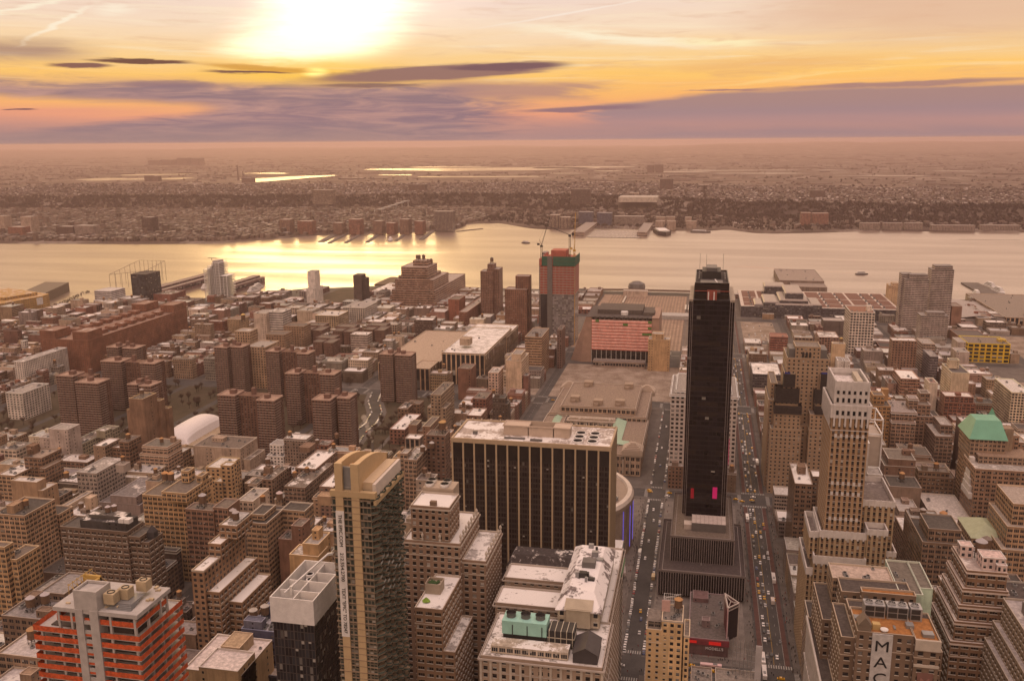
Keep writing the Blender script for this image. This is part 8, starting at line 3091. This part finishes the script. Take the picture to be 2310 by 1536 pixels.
# crossing avenues
for a, ys in ((7, (-6, -2, 2, 6)), (8, (-6, -2, 2, 6)), (9, (-5, 0, 5))):
    where = {7: 'on the avenue in front of the ribbed slab', 8: 'on the avenue behind the black tower', 9: 'on the avenue behind the post office'}[a]
    for x in np.arange(-480, 330, 13):
        for dy_ in ys:
            if RL.random() < (.20 if a == 7 else .30 if abs(x) < 110 and a == 8 else .13):
                car(x + RL.uniform(-3, 3), AV[a] + dy_, math.pi / 2, where, a == 7 and x > -60, True, RL.random() < .42)
# winding park street and side streets
for side, rz in ((-6.2, 0), (6.2, 0)):
    for (xa, ya), (xb, yb) in zip(CURVE, CURVE[1:]):
        d = Vector((xb - xa, yb - ya))
        L = d.length
        d.normalize()
        t = 2.
        while t < L:
            if RL.random() < .85:
                car(xa + d.x * t + d.y * side, ya + d.y * t - d.x * side, math.atan2(d.y, d.x) - math.pi / 2, 'along the winding park street')
            t += 6.1
for n, y0, y1, w in ((31, 545, 790, 'along the street south of the arena'), (30, 822, 1080, 'along the street south of the post office'), (28, 560, 780, 'along the street past the waffle fronted block'), (35, 822, 1080, 'along the street north of the stepped hotel')):
    for x in (ST[n] - 4.5, ST[n] + 4.5):
        for y in np.arange(y0, y1, 7):
            if RL.random() < .45 and NCAR[0] < 330:
                car(x, y, 0, w)
for x0, x1, y0, y1, w in ((75, 122, 1475, 1650, 'in the cleared lot near the convention centre'), (150, 202, 1402, 1488, 'in the car park north of the red banded tower'), (388, 442, 1125, 1285, 'in the sunken ramp lot beside the slim cream tower')):
    for y in np.arange(y0, y1, 13):
        for x in np.arange(x0, x1, 5.2):
            if RL.random() < .16:
                car(x, y, 0, w)
# people: one walker shape, skinned over a small skeleton
bm = bmesh.new()
J = {'hip': (0, 0, .95), 'chest': (0, .02, 1.35), 'neck': (0, .02, 1.52), 'head': (0, .05, 1.66), 'top': (0, .05, 1.76), 'lk': (-.10, .16, .52), 'la': (-.11, .10, .08), 'lt': (-.11, .24, .04), 'rk': (.10, .02, .50), 'ra': (.11, -.26, .12), 'rt': (.11, -.14, .03),
     'ls': (-.20, .02, 1.42), 'le': (-.26, -.08, 1.15), 'lh': (-.24, .06, .92), 'rs': (.20, .02, 1.42), 're': (.26, .08, 1.16), 'rh': (.24, .22, .98)}
E_ = ['hip chest', 'chest neck', 'neck head', 'head top', 'hip lk', 'lk la', 'la lt', 'hip rk', 'rk ra', 'ra rt', 'chest ls', 'ls le', 'le lh', 'chest rs', 'rs re', 're rh']
RAD = dict(hip=.17, chest=.19, neck=.075, head=.105, top=.07, lk=.085, la=.06, lt=.05, rk=.085, ra=.06, rt=.05, ls=.09, le=.065, lh=.05, rs=.09, re=.065, rh=.05)
keys = list(J)
me = bpy.data.meshes.new('person')
me.from_pydata([J[k] for k in keys], [tuple(keys.index(q) for q in e.split()) for e in E_], [])
tmp = bpy.data.objects.new('person_tmp', me)
COL.objects.link(tmp)
tmp.modifiers.new('skin', 'SKIN')
for i, k in enumerate(keys):
    me.skin_vertices[0].data[i].radius = (RAD[k],) * 2
me.skin_vertices[0].data[0].use_root = True
tmp.modifiers.new('sub', 'SUBSURF').levels = 1
PERSON_ME = bpy.data.meshes.new_from_object(tmp.evaluated_get(bpy.context.evaluated_depsgraph_get()))
bpy.data.objects.remove(tmp)
PERSON_ME.materials.clear()
SKIN = plain('face_skin', (.42, .26, .19), .6)
PERSON_ME.materials.append(plain('winter_coat', None, .9))
PERSON_ME.materials.append(SKIN)
for p in PERSON_ME.polygons:
    p.material_index = 1 if p.center.z > 1.56 and p.center.y > .07 else 0
PERSON_ME.name = 'person'
COATS = [(.02, .02, .025), (.035, .03, .03), (.05, .04, .04), (.03, .035, .06), (.12, .09, .07), (.25, .04, .04), (.3, .28, .27)]
np_ = 0
for x0, x1, y0, y1, n, w in ((-48, -42.5, 545, 790, 90, 'on the pavement beside the round arena'), (-25.5, -22, 540, 790, 34, 'on the pavement below the black tower'), (38, 43, 540, 790, 70, 'on the pavement north of the black tower'), (63, 67, 440, 790, 110, 'on the crowded pavement below the setback tower'),
                              (-60, 60, 494, 540, 60, 'crossing near the avenue corner'), (-48, 60, 786, 792, 22, 'waiting at the far avenue crossing'), (0, 25, 528, 535, 14, 'outside the lettered sports shop')):
    for i in range(n):
        x, y = RL.uniform(x0, x1), RL.uniform(y0, y1)
        if not in_view(x, y, 1, 0):
            continue
        o = put('person', PERSON_ME, None, RL.choice(COATS), (x, y, .02 if 494 <= y0 < 541 and x1 - x0 > 50 else .18), RL.choice([0, 3.14]) + RL.uniform(-.5, .5))
        tag(o, 'pedestrian in winter clothes walking ' + w, 'person', 'pedestrians ' + w)
# bare winter trees
TW = plain('twig_bark', (.115, .075, .055), .95, var=.2)
BK = plain('tree_bark', (.06, .042, .034), .95)
TREEKIT = []
for s in range(4):
    rr = random.Random(s)
    m = MB()
    m.bar((0, 0, 0), (0, 0, 3.4), (.26, .17), n=6)
    tips = []
    for i in range(7):
        a = i * 2.4 + rr.random()
        p = Vector((0, 0, rr.uniform(2.4, 3.6)))
        q = p + Vector((math.cos(a) * rr.uniform(1.2, 2.4), math.sin(a) * rr.uniform(1.2, 2.4), rr.uniform(2, 4.2)))
        m.bar(p, q, (.12, .05), n=4)
        tips.append((p, q))
    trunk = m.mesh('trunk', BK)
    m = MB()
    for p, q in tips:
        for k in range(18):
            t = rr.uniform(.35, 1.05)
            b0 = p + (q - p) * t
            d = Vector((rr.gauss(0, 1), rr.gauss(0, 1), abs(rr.gauss(.5, .6)))).normalized() * rr.uniform(.8, 2.3)
            m.bar(b0, b0 + d, (.09, .04), n=3)
            for z in range(2):
                c = b0 + d * rr.uniform(.4, .9)
                d2 = Vector((rr.gauss(0, 1), rr.gauss(0, 1), rr.gauss(.3, .6))).normalized() * rr.uniform(.5, 1.2)
                m.bar(c, c + d2, (.06, .035), n=3)
    TREEKIT.append((trunk, m.mesh('crown', TW)))
NT = 0


def tree(x, y, s, lab, grp):
    global NT
    if not in_view(x, y, 6, 0) or overlaps(x, x, y, y, .5):
        return
    NT += 1
    tr, cr_ = TREEKIT[RL.randrange(4)]
    root = empty('bare_tree', lab, 'tree', (x, y, .1), RL.random() * 6, grp)
    put('trunk', tr, root, None, None, 0, (s, s, s))
    put('crown', cr_, root, None, None, 0, (s, s, s * .95))


def near_line(x, y, line, r):
    p = Vector((x, y))
    for a, b in zip(line, line[1:]):
        a, b = Vector(a), Vector(b)
        t = max(0, min(1, (p - a).dot(b - a) / (b - a).length_squared))
        if (a + (b - a) * t - p).length < r:
            return True
    return False


for i in range(520):
    x, y = RL.uniform(-830, -305), RL.uniform(830, 1076)
    if near_line(x, y, CURVE, 13) or any(abs(x - ST[n]) < 6 for n in (24, 25, 26, 28)) or NT > 280:
        continue
    tree(x, y, RL.uniform(.9, 1.5), 'bare winter tree among the brick towers in the park', 'bare trees in the park')
for i in range(60):
    tree(RL.uniform(-470, -385), RL.uniform(1115, 1150) if i % 2 else RL.uniform(1160, 1290), RL.uniform(.8, 1.2), 'bare winter tree round the playing field south of the mail annex', 'bare trees by the playing field')
for i in range(40):
    tree(-268 + RL.uniform(-5, 5), 1112 + i * 6.5, RL.uniform(.7, 1.1), 'bare street tree beside the mail hall', 'bare trees beside the mail hall')
# steam and small flags of weather
m = MB()
rr = random.Random(6)
for i in range(9):
    t = i / 8
    c = Vector((-143 - 4 * t + rr.uniform(-.4, .4), 371 + 2 * t, 188.6 + 10 * t))
    r = .6 + 1.0 * t * rr.uniform(.7, 1.1)
    m.lathe(c.x, c.y, [(.05, c.z - r), (r * .75, c.z - r * .6), (r, c.z), (r * .7, c.z + r * .65), (.05, c.z + r)], 9)
st = bpy.data.materials.new('steam')
st.use_nodes = True
N.tree = st.node_tree
N.tree.nodes.clear()
pv = node('ShaderNodeVolumePrincipled')
pv.inputs['Color'].default_value = (.95, .88, .82, 1)
pv.inputs['Density'].default_value = .16
pv.inputs['Density Attribute'].default_value = ''
lk(pv.outputs[0], node('ShaderNodeOutputMaterial').inputs['Volume'])
tag(m.build('steam', st), 'pale plume of steam from the flue on the striped tower', 'steam', kind='stuff')
print('cars', NCAR, 'trees', NT)

for i in range(34):
    tree(RL.uniform(-798, -702), RL.uniform(1690, 1915), RL.uniform(.9, 1.4), 'bare tree on the river lawn near the white sail tower', 'bare trees on the river lawn')
for i in range(50):
    t_ = i / 50
    tree(-1240 + 550 * t_, 1520 + 400 * t_ + RL.uniform(0, 14), RL.uniform(.8, 1.2), 'bare tree along the riverside road', 'bare trees along the riverside road')
